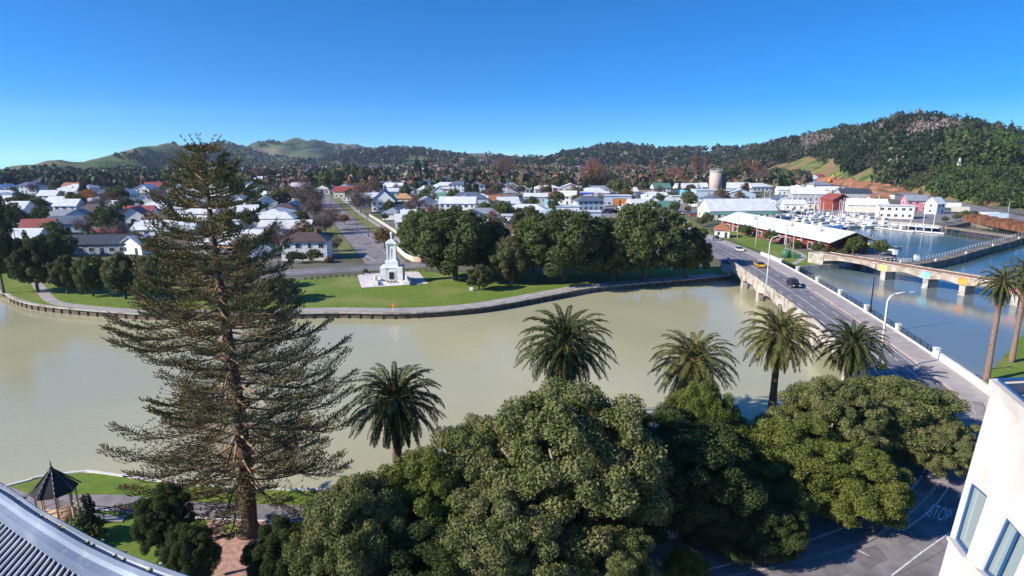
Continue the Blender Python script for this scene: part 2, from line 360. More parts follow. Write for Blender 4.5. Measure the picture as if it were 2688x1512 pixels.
sheet('leaf_litter_ground', [tuple(P(x, y)[:2]) for x, y in ((560, 1358), (640, 1352), (860, 1354), (900, 1370), (760, 1420), (700, 1520), (700, 1660), (470, 1660), (500, 1500), (500, 1420))], .016, lit, kind='structure')
# riverside road, side street
def q2(l): return [tuple(P(x, y)[:2]) for x, y in l]
road = smooth_line(q2([(-400, 700), (-50, 700), (120, 712), (330, 722), (560, 726), (775, 715), (950, 704), (1140, 693), (1350, 683), (1600, 670), (1800, 650), (1890, 634)]), 4)
ribbon('riverside_road', road, 9.5, .05, M['asphalt'])
ribbon('road_line', [p for p in road if -75 < p[0] < 10], .2, .054, M['paint'])
ribbon('road_edge_line', [(p[0], p[1]-3.6) for p in road if -75 < p[0] < 10], .16, .054, M['paint'])
ribbon('road_edge_line', [(p[0], p[1]+3.4) for p in road if -20 < p[0] < 10], .14, .054, M['paint'])
side = smooth_line([(-36, 172), (-43, 192), (-50.5, 212), (-61, 240), (-74, 275), (-95, 330), (-118, 395), (-160, 510)], 3)
ribbon('side_street', side, 11.5, .046, M['asphalt2'])
ribbon('street_verge_grass', [(p[0]+8.6, p[1]+1.2) for p in side if p[1] > 176], 4.6, .042, M['verge'])
ribbon('street_footpath', [(p[0]+12.2, p[1]+1.6) for p in side if p[1] > 176], 2.2, .044, M['pavement'])
ribbon('street_verge_grass', [(p[0]-8.6, p[1]-1.6) for p in side if p[1] > 184], 4.6, .042, M['verge'])
ribbon('road_line', [(-40, 176), (-45.5, 186)], .25, .056, M['paint']); 
ribbon('street_line', [(p[0]+2.6, p[1]) for p in side if 180 < p[1] < 262], .12, .056, M['paint'])
# bollards on the park side of the road
bb = MB(); bb.box(0, 0, 0, .28, .28, .62); bb.box(0, 0, .62, .32, .32, .05); bme = bb.mesh('bollard', M['darktimber'])
bl = [q2([(800, 733)])[0], q2([(818, 731)])[0]]
bx = [802, 819, 835, 851, 868, 884, 901, 917, 934, 954, 970, 985, 1002, 1070, 1086, 1102, 1118, 1134, 1150]
for i, x in enumerate(bx):
    y = interp(x, [802, 934, 1002, 1070, 1100, 1150], [735, 725.5, 715, 711, 713.5, 711]); p = P(x, y); side_ = 'left of' if x < 1010 else 'right of'
    link('bollard', bme, loc=(p.x, p.y, 0), label=None, cat='bollard', group='square timber bollards along the riverside road')['auto'] = 'bollard'
# bridge approach & deck heights
LX = [71.6, 89.7, 97.8, 116, 133.3, 154, 180, 200, 236, 300]; LV = [44.2, 48.2, 49.8, 52.2, 54.1, 56.3, 60, 62.5, 66, 72]
RXs = [60, 65.4, 72, 80, 92, 104.5, 117.5, 130.3, 143.3, 153.9, 170, 200, 225, 253, 300]; RV = [54, 55.2, 56.8, 58.5, 60.8, 62.9, 64.9, 66.7, 68.3, 69.4, 71, 73.8, 75.5, 77.2, 83]
def Lx(y): return interp(y, LX, LV) if y > 71.6 else 44.2+(y-71.6)*.21
def Rx(y): return interp(y, RXs, RV)
def Dz(y): return interp(y, [30, 51, 57, 66, 160, 235], [.09, .09, .9, 2.8, 2.8, .07])
MARK = []
br = thing('road_bridge', (0, 0, 0), label='long concrete road bridge crossing the river with cars on it', cat='bridge')
ys = [62.5]+[66+3*i for i in range(0, 34)]
mb = MB(); ins = .25
mb.strip([(Lx(y)+ins, y, Dz(y)) for y in ys], [(Rx(y)-3.7, y, Dz(y)) for y in ys])
mb.strip([(Lx(y), y, Dz(y)-.5) for y in ys][::-1], [(Rx(y), y, Dz(y)-.5) for y in ys][::-1])
mb.build('deck', M['asphalt'], br)
mb = MB(); K = [(Rx(y)-3.7, y, Dz(y)) for y in ys]; K2 = [(Rx(y)-3.7, y, Dz(y)+.16) for y in ys]
mb.strip(K, K2); mb.strip(K2, [(Rx(y)-.05, y, Dz(y)+.16) for y in ys]); mb.build('footway', M['pavement'], br)
mb = MB(); mb.strip([(Rx(y)-3.98, y, Dz(y)+.006) for y in ys], [(Rx(y)-3.71, y, Dz(y)+.006) for y in ys]); mb.build('kerb_channel', nmat('pink_kerb', (.42, .27, .2), (.55, .38, .3), 1, .8), br)
def para(name, side, y0, y1, top, bot, th, m, zrel=True):
    mb = MB(); yy = [y0+(y1-y0)*i/max(1, int((y1-y0)/3)) for i in range(int((y1-y0)/3)+1)]
    fx = Lx if side < 0 else Rx
    def zz(y, v): return Dz(y)+v
    a = [(fx(y)+(0 if side < 0 else -th), y) for y in yy]; c = [(fx(y)+(th if side < 0 else 0), y) for y in yy]
    T1 = [(x, y, zz(y, top)) for x, y in a]; T2 = [(x, y, zz(y, top)) for x, y in c]
    B1 = [(x, y, zz(y, bot)) for x, y in a]; B2 = [(x, y, zz(y, bot)) for x, y in c]
    mb.strip(T2, T1); mb.strip(T1, B1); mb.strip(B2, T2); mb.strip(B1, B2)
    for e in (0, -1): mb.add([B1[e], B2[e], T2[e], T1[e]], [(0, 1, 2, 3)])
    return mb.build(name, m, br)
para('left_parapet', -1, 66, 160, .95, -.05, .28, M['concrete'])
bconc = nmat('bridge_fascia_concrete', (.42, .36, .33), (.58, .51, .47), .7, .85, c3=(.23, .19, .16), scale3=.35, stretch=(1, 1, .6), detail=10)
for y0 in np.arange(69, 156, 6.25):
    mb = MB(); mb.box(Lx(y0)-.06, y0, 1.2, .2, .5, 2.75); mb.build('fascia_pilaster', bconc, br)
# arched main beams, left and right
piersY = [80.5, 97.5, 114.5, 131.0, 144.0]
def beam(side):
    mb = MB(); yy = list(np.arange(66, 156.1, 1.5)); fx = Lx if side < 0 else Rx
    def bot(y):
        d = min(abs(y-p) for p in piersY+[66, 156]); return interp(d, [0, 3, 8], [.55, 1.25, 1.55])
    o = .02 if side < 0 else -.02
    a = [(fx(y)+o, y, 2.74) for y in yy]; c = [(fx(y)+o, y, bot(y)) for y in yy]
    a2 = [(fx(y)+o-side*.7, y, 2.7) for y in yy]; c2 = [(fx(y)+o-side*.7, y, bot(y)) for y in yy]
    if side < 0: mb.strip(a, c); mb.strip(c, c2); mb.strip(c2, a2)
    else: mb.strip(c, a); mb.strip(c2, c); mb.strip(a2, c2)
    mb.build('main_beam', bconc, br)
beam(-1); beam(1)
for py_ in piersY:
    mb = MB(); w_ = Rx(py_)-Lx(py_); cx = (Rx(py_)+Lx(py_))/2
    mb.box(cx, py_, -4, w_-1.6, .7, 4.9)
    for sx in (-1, 1): mb.box(cx+sx*(w_/2-.7), py_, -4, 1.15, 1.25, 4.75)
    mb.box(cx, py_, .9, w_-1.45, .9, .35)
    mb.build('pier', M['concrete'], br)
for y0, y1 in ((62, 67.5), (155, 162)):
    mb = MB(); mb.box((Lx(y0)+Rx(y0))/2, (y0+y1)/2, -4, Rx(y0)-Lx(y0)+.6, y1-y0, 6.2); mb.build('abutment', M['concrete'], br)
para('solid_parapet', 1, 62, 80.2, 1.12, -.1, .35, M['whiteconc'])
para('solid_parapet', 1, 155, 172, 1.05, -.1, .35, M['whiteconc'])
para('kerb_wall', 1, 80.2, 155, .42, -.1, .35, M['whiteconc'])
postsY = [80.2, 92.4, 104.9, 117.4, 130.2, 143.2, 154.9]
for y0 in postsY:
    mb = MB(); mb.box(Rx(y0)-.17, y0, Dz(y0)-.1, .62, .62, 1.5); mb.box(Rx(y0)-.17, y0, Dz(y0)+1.4, .74, .74, .1); mb.build('railing_post', M['whiteconc'], br)
for a, c in zip(postsY[:-1], postsY[1:]):
    mb = MB(); a += .4; c -= .4
    for z in (.5, 1.22): mb.tube((Rx(a)-.17, a, 2.8+z), (Rx(c)-.17, c, 2.8+z), .045, n=6)
    k = int((c-a)/.42)
    for i in range(k+1):
        y = a+(c-a)*i/k; x = Rx(a)+(Rx(c)-Rx(a))*i/k-.17
        mb.box(x, y, 3.3, .035, .035, .72) if i % 5 else mb.box(x, y, 3.2, .09, .09, .86)
    mb.build('railing_panel', M['blackmetal'], br)
# approach ramps
mb = MB(); yy = [30+2*i for i in range(19)]
ar = smooth_line([(50.5, 66), (47.5, 60), (42.8, 53.5), (37, 48), (28, 42.5), (14, 37), (-4, 33)], 5)
def az(p): return interp(p[1], [51, 57, 66], [.09, .9, 2.8])-.015
def rib3(name, line, w1, w2, m, dz=0):
    mb = MB(); A = []; B = []; n = len(line)
    for i, p in enumerate(line):
        d = (Vector(line[min(i+1, n-1)])-Vector(line[max(i-1, 0)])).normalized()
        A.append((p[0]-d.y*w1, p[1]+d.x*w1, az(p)+dz)); B.append((p[0]-d.y*w2, p[1]+d.x*w2, az(p)+dz))
    mb.strip(A, B)
    if name == 'approach_road':
        mb.strip([(a[0], a[1], -.2) for a in A][::-1], A[::-1]); mb.strip([(a[0], a[1], -.2) for a in B], B)
    return link(name, mb.mesh(name, m), kind='structure')
rib3('approach_road', ar, -8.0, 3.0, M['asphalt2'])
rib3('approach_line', ar, -2.4, -2.6, M['paint'], .008)
rib3('approach_footway', ar[:16], 3.0, 6.7, M['pavement'], .15)
rib3('approach_footway', ar[:16], 6.7, 9, M['grass'], .12)
apw = thing('approach_parapet', (0, 0, 0), label='white rendered parapet wall curving off the bridge end behind the hotel wing', cat='wall')
mb = MB(); lo = []; li = []
for i in range(0, 10):
    p = ar[i]; d = (Vector(ar[i+1])-Vector(ar[max(i-1, 0)])).normalized(); lo.append((p[0]-d.y*6.9, p[1]+d.x*6.9, az(p))); li.append((p[0]-d.y*6.6, p[1]+d.x*6.6, az(p)))
up_ = lambda l, h: [(x, y, z+h) for x, y, z in l]
mb.strip(up_(lo, 1.12), up_(li, 1.12)); mb.strip(up_(li, 1.12), li); mb.strip(lo, up_(lo, 1.12)); mb.build('wall', M['whiteconc'], apw)
sheet('street_asphalt', [(18, 40), (52, 50), (60, 62), (70, 40), (60, 10), (-20, 10), (-30, 30), (0, 33)], .045, M['asphalt2'])
# far road beyond bridge
ys2 = [160+5*i for i in range(0, 29)]
mb = MB(); mb.strip([(Lx(y)+.3, y, Dz(y)+.02) for y in ys2], [(Rx(y)-3.2, y, Dz(y)+.02) for y in ys2])
mb.strip([(Lx(y)-1.5, y, Dz(y)-.3) for y in ys2], [(Lx(y)+.3, y, Dz(y)+.02) for y in ys2]); structure('main_road', mb.mesh('main_road', M['asphalt']))
mb = MB(); mb.strip([(Rx(y)-3.2, y, Dz(y)+.14) for y in ys2], [(Rx(y)+.4, y, Dz(y)+.14) for y in ys2]); mb.strip([(Rx(y)-3.2, y, Dz(y)) for y in ys2], [(Rx(y)-3.2, y, Dz(y)+.14) for y in ys2])
mb.strip([(Rx(y)+.4, y, Dz(y)+.14) for y in ys2], [(Rx(y)+4+6*(Dz(y)/2.8), y, -.02) for y in ys2], 1); structure('road_footway', mb.mesh('road_footway', [M['pavement'], M['grass']]))
yl = [70+3*i for i in range(78)]
for nm, fr in (('centre_line', .5), ('lane_line', .22), ('lane_line', .79), ('edge_line', .97)):
    mb = MB()
    for a, c in zip(yl[:-1], yl[1:]):
        if nm == 'lane_line' and int(a/3) % 2: continue
        x0 = Lx(a)+.5+(Rx(a)-4.2-Lx(a)-.5)*fr; x1 = Lx(c)+.5+(Rx(c)-4.2-Lx(c)-.5)*fr
        dz0 = Dz(a)+(.008 if a < 160 else .03)
        mb.add([(x0-.07, a, dz0), (x0+.07, a, dz0), (x1+.07, c, Dz(c)+(.008 if c < 160 else .03)), (x1-.07, c, Dz(c)+(.008 if c < 160 else .03))], [(0, 1, 2, 3)])
    structure(nm, mb.mesh(nm, M['paint']))
# yard and car-park surfaces of the commercial strip
for l in ([(1330, 560), (1700, 548), (1790, 600), (1700, 620), (1330, 600)], [(1380, 520), (1790, 505), (1850, 560), (1600, 560), (1380, 560)], [(1900, 555), (1975, 549), (1985, 556), (2120, 590), (2060, 585), (1900, 560)], [(1975, 548), (2230, 566), (2430, 586), (2545, 582), (2500, 556), (2300, 528), (2000, 515)],
          [(2000, 470), (2200, 490), (2560, 545), (2688, 570), (2688, 580), (2540, 553), (2180, 500), (1990, 478)]):
    sheet('yard_paving', q2(l), .03, M['asphalt2'])
sheet('yard_paving', q2([(2290, 683), (2345, 674), (2300, 650), (2255, 645), (2240, 668)]), .03, M['asphalt2'])
sheet('park_lawn', q2([(2070, 700), (2095, 697), (2210, 690), (2230, 680), (2100, 660), (1990, 625), (1915, 600), (1880, 590), (1940, 640), (2020, 670)]), .025, M['grass'])
ribbon('garden_path', smooth_line(q2([(2070, 697), (2098, 685), (2110, 672), (2090, 660), (2060, 652)]), 4), 1.6, .04, M['pavement'])
# ================================================================ VEGETATION
from mathutils import noise as mn
def unit(n):
    v = rng.normal(size=(n, 3)); return v/np.linalg.norm(v, axis=1)[:, None]
def cards(p, nrm, size, aspect=.5, jit=.6):
    """diamond leaves centred at p facing roughly nrm"""
    n = len(p); nr = nrm+jit*rng.normal(size=(n, 3)); nr /= np.linalg.norm(nr, axis=1)[:, None]
    t = np.cross(nr, unit(n)); t /= np.linalg.norm(t, axis=1)[:, None]+1e-9; b = np.cross(nr, t)
    s = (size*rng.uniform(.6, 1.4, n))[:, None]
    v = np.stack([p-t*s, p-b*s*aspect, p+t*s, p+b*s*aspect], 1).reshape(-1, 3)
    return v, np.arange(4*n).reshape(n, 4)
def cloud(cen, rad, n, leaf, sq=.8, fill=.15, aspect=.55, jit=.6, cull=True):
    """leaves over the shells of many clumps"""
    cen = np.asarray(cen, float); rad = np.asarray(rad, float)
    w_ = rad**2/np.sum(rad**2); k = rng.choice(len(cen), n, p=w_); u = unit(n)
    rr = rng.uniform(.74, 1.12, n); m_ = rng.random(n) < fill; rr[m_] = rng.uniform(.3, .8, m_.sum())
    d = u*np.array([1, 1, sq]); p = cen[k]+d*(rad[k]*rr)[:, None]
    if cull:
        keep = np.ones(n, bool)
        for c, r in zip(cen, rad):
            q = (p-c)/np.array([1, 1, sq]); keep &= (np.einsum('ij,ij->i', q, q) > (r*.72)**2) | m_
        p = p[keep]; u = u[keep]
    return cards(p, u, leaf, aspect, jit)
def crown_clumps(Rx_, Rz, k, cr, low=-.35, cz=0, inner=.15):
    cen = []; rad = []
    for i in range(k):
        z = low+(1-low)*(i+.5)/k; a = i*2.39996+rng.normal()*.25; r = math.sqrt(max(0, 1-z*z))
        s = rng.uniform(.66, 1.04)
        cen.append((Rx_*s*r*math.cos(a), Rx_*s*r*math.sin(a), cz+Rz*s*z)); rad.append(cr*rng.uniform(.6, 1.35))
    for i in range(int(k*inner)):
        u = unit(1)[0]*rng.uniform(.1, .5); cen.append((Rx_*u[0], Rx_*u[1], cz+Rz*u[2]*.7)); rad.append(cr*1.5)
    return cen, rad
def trunk_mesh(h, r, limbs, m, spread=3., z1=None, lean=0):
    mb = MB(); mb.path([(0, 0, -.4), (lean*.15, 0, h*.15), (lean*.5, .1*r, h*.55), (lean, 0, h)], [r*1.35, r, r*.8, r*.55], 9)
    for i in range(limbs):
        a = 2.4*i+.5; z = h*(.45+.5*i/limbs); d = spread*(.8+.4*math.sin(i*3.1))
        tz = (z1 or h*1.7)*(.8+.15*math.sin(i*1.7))
        p0 = (lean*z/h, 0, z); p1 = (d*.45*math.cos(a), d*.45*math.sin(a), z+(tz-z)*.45); p2 = (d*math.cos(a), d*math.sin(a), tz)
        mb.path([p0, p1, p2], [r*.5, r*.33, r*.14], 6)
    return mb.mesh('trunk', m)
L_ = {}
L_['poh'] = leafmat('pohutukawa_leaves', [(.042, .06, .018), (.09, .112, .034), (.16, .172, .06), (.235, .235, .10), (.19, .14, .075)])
L_['pohlit'] = leafmat('fresh_lit_pohutukawa_leaves', [(.06, .08, .02), (.115, .14, .03), (.17, .185, .04), (.22, .22, .07)])  # fresh yellow-green, with sunlit brightness put into the leaf colour
L_['pohdark'] = leafmat('dark_shaded_pohutukawa_leaves', [(.028, .045, .014), (.05, .075, .022), (.08, .10, .035), (.09, .105, .04)])  # for dark bushes, and for crowns whose shade is put into the colour
L_['ever'] = leafmat('evergreen_leaves', [(.035, .052, .02), (.072, .094, .033), (.12, .14, .046), (.165, .18, .066)])
L_['olive'] = leafmat('olive_leaves', [(.06, .07, .03), (.11, .115, .045), (.17, .16, .07)])
L_['pine'] = leafmat('pine_needles', [(.018, .03, .018), (.035, .048, .026), (.05, .065, .032)])
L_['rust'] = leafmat('rusty_leaves', [(.10, .06, .03), (.16, .09, .04), (.20, .12, .05)])
L_['orange'] = leafmat('orange_leaves', [(.28, .11, .03), (.42, .19, .04), (.48, .25, .06)])
L_['bare'] = leafmat('bare_twigs', [(.085, .06, .055), (.135, .10, .09), (.19, .145, .13)], transl=0)
L_['barered'] = leafmat('reddish_twigs', [(.13, .06, .05), (.20, .10, .075), (.26, .14, .10)], transl=0)
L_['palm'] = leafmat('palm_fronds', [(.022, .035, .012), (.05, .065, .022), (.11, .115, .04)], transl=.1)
L_['palmyellow'] = leafmat('yellow_palm_fronds', [(.05, .06, .018), (.13, .13, .04), (.24, .22, .07)], transl=.12)  # yellower frond colour for some of the river palms
L_['nor'] = leafmat('norfolk_pine_foliage', [(.13, .115, .05), (.24, .20, .09), (.37, .30, .15), (.47, .36, .20)], transl=.08)
MIX = [(.026, .04, .02), (.05, .068, .03), (.08, .09, .038), (.13, .10, .07), (.18, .14, .125), (.20, .11, .075)]
L_['mix'] = leafmat('far_tree_foliage', MIX, tone=True, transl=0)
L_['wood'] = leafmat('hill_forest_foliage', [(.014, .026, .012), (.026, .042, .018), (.05, .065, .026), (.075, .062, .04), (.19, .15, .13), (.05, .085, .022)], tone=True, transl=0)

PR = {}          # prototypes: name -> (crown mesh, trunk mesh)
def proto(key, cen, rad, n, leaf, lm, tm, **k):
    v, f = cloud(cen, rad, n, leaf, **k); PR[key] = (npmesh('crown', v, f, L_[lm]), tm)
for i in range(4):       # hero pohutukawas, radius 7.5
    cen, rad = crown_clumps(7.5, 6.4, 190, 1.08, -.85, 8.8)
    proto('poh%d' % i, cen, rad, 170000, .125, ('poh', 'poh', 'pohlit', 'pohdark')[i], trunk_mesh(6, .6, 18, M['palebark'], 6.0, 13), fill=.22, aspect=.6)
for i in range(4):       # park trees at 150 m, radius 8
    cen, rad = crown_clumps(7.6, 6.3, 74, 1.55, -.95, 8.3)
    proto('park%d' % i, cen, rad, 36000, .27, ('ever', 'ever', 'olive', 'ever')[i], trunk_mesh(6, .6, 8, M['bark'], 5.5, 12), fill=.2)
for i in range(4):       # mid-size town evergreens, radius 4, height 8
    cen, rad = crown_clumps(3.6, 3.2, 22, 1.2, -.6, 4.8)
    proto('ever%d' % i, cen, rad, 2600, .36, ('ever', 'ever', 'olive', 'ever')[i], trunk_mesh(3, .3, 4, M['bark'], 2.3, 6))
for i in range(2):       # conifers
    cen = []; rad = []
    for j in range(16):
        z = j/15; r = 2.6*(1-z)**.8+.2
        for a in range(5 if j < 12 else 1): cen.append((r*.75*math.cos(a*1.257+j), r*.75*math.sin(a*1.257+j), 2+11*z)); rad.append(.55+.75*(1-z))
    proto('conifer%d' % i, cen, rad, 3000, .34, 'pine', trunk_mesh(8, .3, 0, M['bark']), sq=.5)
cen = [(.2*math.cos(j), .2*math.sin(j), 1+j*.7) for j in range(14)]; rad = [.75+.35*math.sin(math.pi*(j+1)/15) for j in range(14)]
proto('cypress0', cen, rad, 1800, .28, 'pine', trunk_mesh(2, .2, 0, M['bark']), sq=1.1)
def bare_tree(key, h, spread, n, lm, tall=False, lw=.05):
    cen = []; rad = []
    for j in range(26 if not tall else 20):
        if tall: z = j/19; r = .9*spread*math.sin(math.pi*min(1, z*.85+.12)); a = j*2.4; cen.append((r*.5*math.cos(a), r*.5*math.sin(a), h*(.15+.8*z))); rad.append(spread*.45)
        else: u = unit(1)[0]; cen.append((spread*.75*u[0], spread*.75*u[1], h*.62+u[2]*h*.26)); rad.append(spread*.42)
    v, f = cloud(cen, rad, n, .75, sq=1., fill=.5, aspect=lw, jit=1.6, cull=False)
    PR[key] = (npmesh('crown', v, f, L_[lm]), trunk_mesh(h*.45, .22, 7, M['palebark'], spread*.7, h*.85))
bare_tree('bare0', 9, 4, 2600, 'bare'); bare_tree('bare1', 10, 4.5, 2600, 'barered'); bare_tree('poplar0', 14, 2.6, 2200, 'barered', True); bare_tree('poplar1', 14, 2.4, 2200, 'bare', True)
cen, rad = crown_clumps(4, 3.4, 20, 1.3, -.6, 5); proto('orange0', cen, rad, 2600, .33, 'orange', trunk_mesh(3, .25, 4, M['bark'], 2.2, 6)); proto('rust0', cen, rad, 2300, .33, 'rust', trunk_mesh(3, .25, 4, M['bark'], 2.2, 6))
cen, rad = crown_clumps(1.1, .8, 12, .45, -.3, .7); proto('shrub0', cen, rad, 1500, .13, 'ever', None); proto('shrub1', cen, rad, 1500, .13, 'olive', None); proto('shrub2', cen, rad, 1500, .13, 'rust', None)

def palm_crown(nf, length, leaf_w, per, droop=1., seed=3, lm='palm', e0=84, e1=150):
    r_ = np.random.default_rng(seed); V = []; F = []; mb = MB(); base = 0
    for i in range(nf):
        u = (i+.5)/nf; el = R(e0)-R(e1)*u**.85; az_ = i*2.39996+r_.normal()*.1; Lf = length*(.82+.22*math.sin(math.pi*min(1, u*1.15)))*r_.uniform(.93, 1.05)
        pts = []; p = np.array([.25*math.cos(az_), .25*math.sin(az_), .25*math.sin(el)+.1]); e = el
        for s in range(13):
            pts.append(p.copy()); st = Lf/12
            p = p+st*np.array([math.cos(e)*math.cos(az_), math.cos(e)*math.sin(az_), math.sin(e)])
            e -= droop*R(2.5+10*(s/12))*(1.15 if el > 0 else .6)
            e = max(e, R(-88))
        pts = np.array(pts)
        mb.path([Vector(q) for q in pts[::2]], [.05*(1-.8*k/6)+.008 for k in range(7)], 4)
        side = np.array([-math.sin(az_), math.cos(az_), 0])
        for k in range(per):
            t = .1+.9*(k+.5)/per; x = t*12; a = int(min(11, x)); q = pts[a]+(pts[a+1]-pts[a])*(x-a); d = pts[a+1]-pts[a]; d /= np.linalg.norm(d)
            up = np.cross(side, d); ll = Lf*.135*math.sin(math.pi*min(.97, .12+t*.86))**.6*r_.uniform(.9, 1.1)
            for sg in (-1, 1):
                dr = d*.9+side*sg*.62+up*r_.uniform(-.25, .45); dr /= np.linalg.norm(dr)
                w_ = d*leaf_w*.5
                tip = q+dr*ll+np.array([0, 0, -.12*ll]); mid = q+dr*ll*.5
                V += [q-w_*.6, mid-w_, tip, mid+w_]; F.append([base, base+1, base+2, base+3]); base += 4
    me = npmesh('fronds', np.array(V), np.array(F), L_[lm])
    return me, mb.mesh('frond_stems', nmat('frond_stem', (.12, .13, .04), (.22, .18, .07), 3, .8))
PC = [palm_crown(104, 5.7, .15, 50, seed=s) for s in (3, 5, 9)]
PC.append(palm_crown(100, 5.7, .15, 50, seed=14, lm='palmyellow'))
L_['dead'] = leafmat('dead_fronds', [(.13, .075, .035), (.24, .15, .07), (.32, .22, .11)], transl=0)
PDD = palm_crown(26, 4.2, .12, 26, seed=21, lm='dead', e0=-52, e1=30)
PCs = palm_crown(64, 3.4, .17, 26, seed=4)
PCt = palm_crown(34, 3.6, .26, 12, seed=8)
trunkmat = nmat('palm_trunk', (.06, .042, .03), (.15, .10, .07), 5, .95, bump=.8, stretch=(1, 1, 2.2))
tallmat = nmat('ringed_palm_trunk', (.16, .10, .075), (.30, .20, .16), 4, .95, bump=.6, stretch=(1, 1, 2.5))
def palm(x, y, zc, sc=1., k=0, r=.42, label=None, group=None, cr=None, z0=0, rz=0, name='date_palm', lean=(0, 0), dead=.8):
    t_ = thing(name, (x, y, z0), rz, label, 'palm tree', group); mb = MB(); h = zc-z0
    pts = []; rs = []
    for i in range(15):
        u = i/14; pts.append((lean[0]*u, lean[1]*u, h*u-.3*(1-u))); rs.append(r*(1.25-.35*min(1, u*3)+(.35 if u > .9 else 0))*(1+.06*(i % 2)))
    mb.path(pts, rs, 12)
    mb.build('trunk', tallmat if name == 'tall_palm' else trunkmat, t_)
    f, s = cr or PC[k]
    c = link('crown', f, t_, (lean[0], lean[1], h), rz, sc=sc); link('stems', s, c)
    if dead: link('dead_fronds', PDD[0], t_, (lean[0], lean[1], h-.3), rz, sc=sc*dead)
    mb = MB(); mb.lathe([(.3*r, -1.3*sc), (r*1.25, -.9*sc), (r*1.7, -.2*sc), (r*1.1, .5*sc), (.1, .9*sc)], 12); mb.build('boss', trunkmat, t_, loc=(lean[0], lean[1], h))
    return t_
def hpalm(px, py, Y, diam_px, k, label, rz=0, **kw):
    q = PY(px, py, Y); zc = Y*math.cos(PIT)-(q.z-30)*math.sin(PIT); d = diam_px*zc/FPX
    return palm(q.x, Y, q.z, d/(9.9 if k else 10.3), k, rz=rz, label=label, group=None, **kw)
hpalm(1037, 1052, 57, 262, 0, 'dark spreading date palm beside the big pine, leftmost of the river palms', dead=0)
hpalm(1482, 905, 62, 250, 1, 'tall dark date palm above the grey-green leafy treetop in the middle', 1, dead=.6, lean=(.5, .2))
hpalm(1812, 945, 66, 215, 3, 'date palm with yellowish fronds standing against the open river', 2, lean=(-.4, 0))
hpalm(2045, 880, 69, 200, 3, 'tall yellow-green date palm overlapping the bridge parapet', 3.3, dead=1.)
hpalm(2237, 905, 69.5, 170, 1, 'small date palm with brown inner fronds right against the bridge', 4.4, dead=1.15)
p = P(2588, 1000); palm(p.x, p.y, PY(2625, 742, p.y).z, .98, 0, .36, 'slender tall palm on the right bank, nearer the camera', cr=PCs, name='tall_palm')
p = P(2655, 950); palm(p.x, p.y, PY(2682, 715, p.y).z, 1.0, 0, .34, 'slender tall palm on the right bank, at the picture edge', cr=PCs, rz=2, name='tall_palm')

def tree(key, x, y, sc=1., rz=None, name='tree', label=None, cat='tree', group=None, z=0, auto=None, sz=None):
    cm, tm = PR[key]; rz = rng.uniform(0, 6.28) if rz is None else rz
    t_ = thing(name, (x, y, z), rz, label, cat, group, (sc, sc, sz or sc))
    link('crown', cm, t_)
    if tm: link('trunk', tm, t_)
    if auto: t_['auto'] = auto
    return t_
def tpx(key, px, py_base, sc, z=0, **k):
    p = P(px, py_base, z); return tree(key, p.x, p.y, sc, z=z, **k)
# ---- foreground pohutukawas
def near_tree(key, px, py, Y, rp, label, rz=0, fz=1.):
    """crown centre at pixel, distance Y, crown radius rp in photo pixels"""
    q = PY(px, py, Y); zc = Y*math.cos(PIT)-(q.z-30)*math.sin(PIT); r = rp*zc/FPX; s = r/8.5
    sz = max(s*.72, min(q.z/8.8, s*1.5)) if fz == 1. else s*fz
    t_ = tree(key, q.x, q.y, s, rz, 'pohutukawa_tree', label, z=q.z-8.8*sz, sz=sz); return t_
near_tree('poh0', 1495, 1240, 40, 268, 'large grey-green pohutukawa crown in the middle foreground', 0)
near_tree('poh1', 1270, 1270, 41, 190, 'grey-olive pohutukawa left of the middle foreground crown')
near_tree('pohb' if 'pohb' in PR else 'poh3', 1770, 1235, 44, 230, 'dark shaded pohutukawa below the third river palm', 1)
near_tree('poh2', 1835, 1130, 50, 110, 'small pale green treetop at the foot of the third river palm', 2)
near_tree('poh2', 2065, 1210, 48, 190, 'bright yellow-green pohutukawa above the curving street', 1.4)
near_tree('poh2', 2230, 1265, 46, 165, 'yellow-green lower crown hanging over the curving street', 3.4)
near_tree('poh3', 1955, 1345, 43, 165, 'nearly black shaded pohutukawa beside the curving street', 2.2)  # dark leaf colour fills the black shade beside the street
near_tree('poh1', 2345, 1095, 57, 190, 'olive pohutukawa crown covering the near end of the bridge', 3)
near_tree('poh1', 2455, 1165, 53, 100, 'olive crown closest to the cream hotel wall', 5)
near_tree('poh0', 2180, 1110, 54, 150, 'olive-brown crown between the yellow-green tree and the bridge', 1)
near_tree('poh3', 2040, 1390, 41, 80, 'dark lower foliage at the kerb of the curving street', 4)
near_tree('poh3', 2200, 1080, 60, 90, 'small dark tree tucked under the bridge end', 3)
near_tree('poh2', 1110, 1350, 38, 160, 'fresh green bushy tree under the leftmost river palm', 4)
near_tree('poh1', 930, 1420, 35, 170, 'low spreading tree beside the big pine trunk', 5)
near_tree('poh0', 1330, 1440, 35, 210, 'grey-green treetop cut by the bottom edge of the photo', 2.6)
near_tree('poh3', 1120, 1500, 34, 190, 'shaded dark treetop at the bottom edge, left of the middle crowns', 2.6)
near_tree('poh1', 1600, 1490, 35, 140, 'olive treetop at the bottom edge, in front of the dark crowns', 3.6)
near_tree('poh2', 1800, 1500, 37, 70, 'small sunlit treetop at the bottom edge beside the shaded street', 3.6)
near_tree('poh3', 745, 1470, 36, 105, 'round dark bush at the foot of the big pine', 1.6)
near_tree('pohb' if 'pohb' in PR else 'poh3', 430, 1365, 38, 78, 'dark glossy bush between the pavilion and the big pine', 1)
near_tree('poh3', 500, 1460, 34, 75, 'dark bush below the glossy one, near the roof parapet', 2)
# ---- cypress next to gazebo
tpx('cypress0', 246, 1420, .38, name='cypress', label='small dark conifer at the pavilion corner')
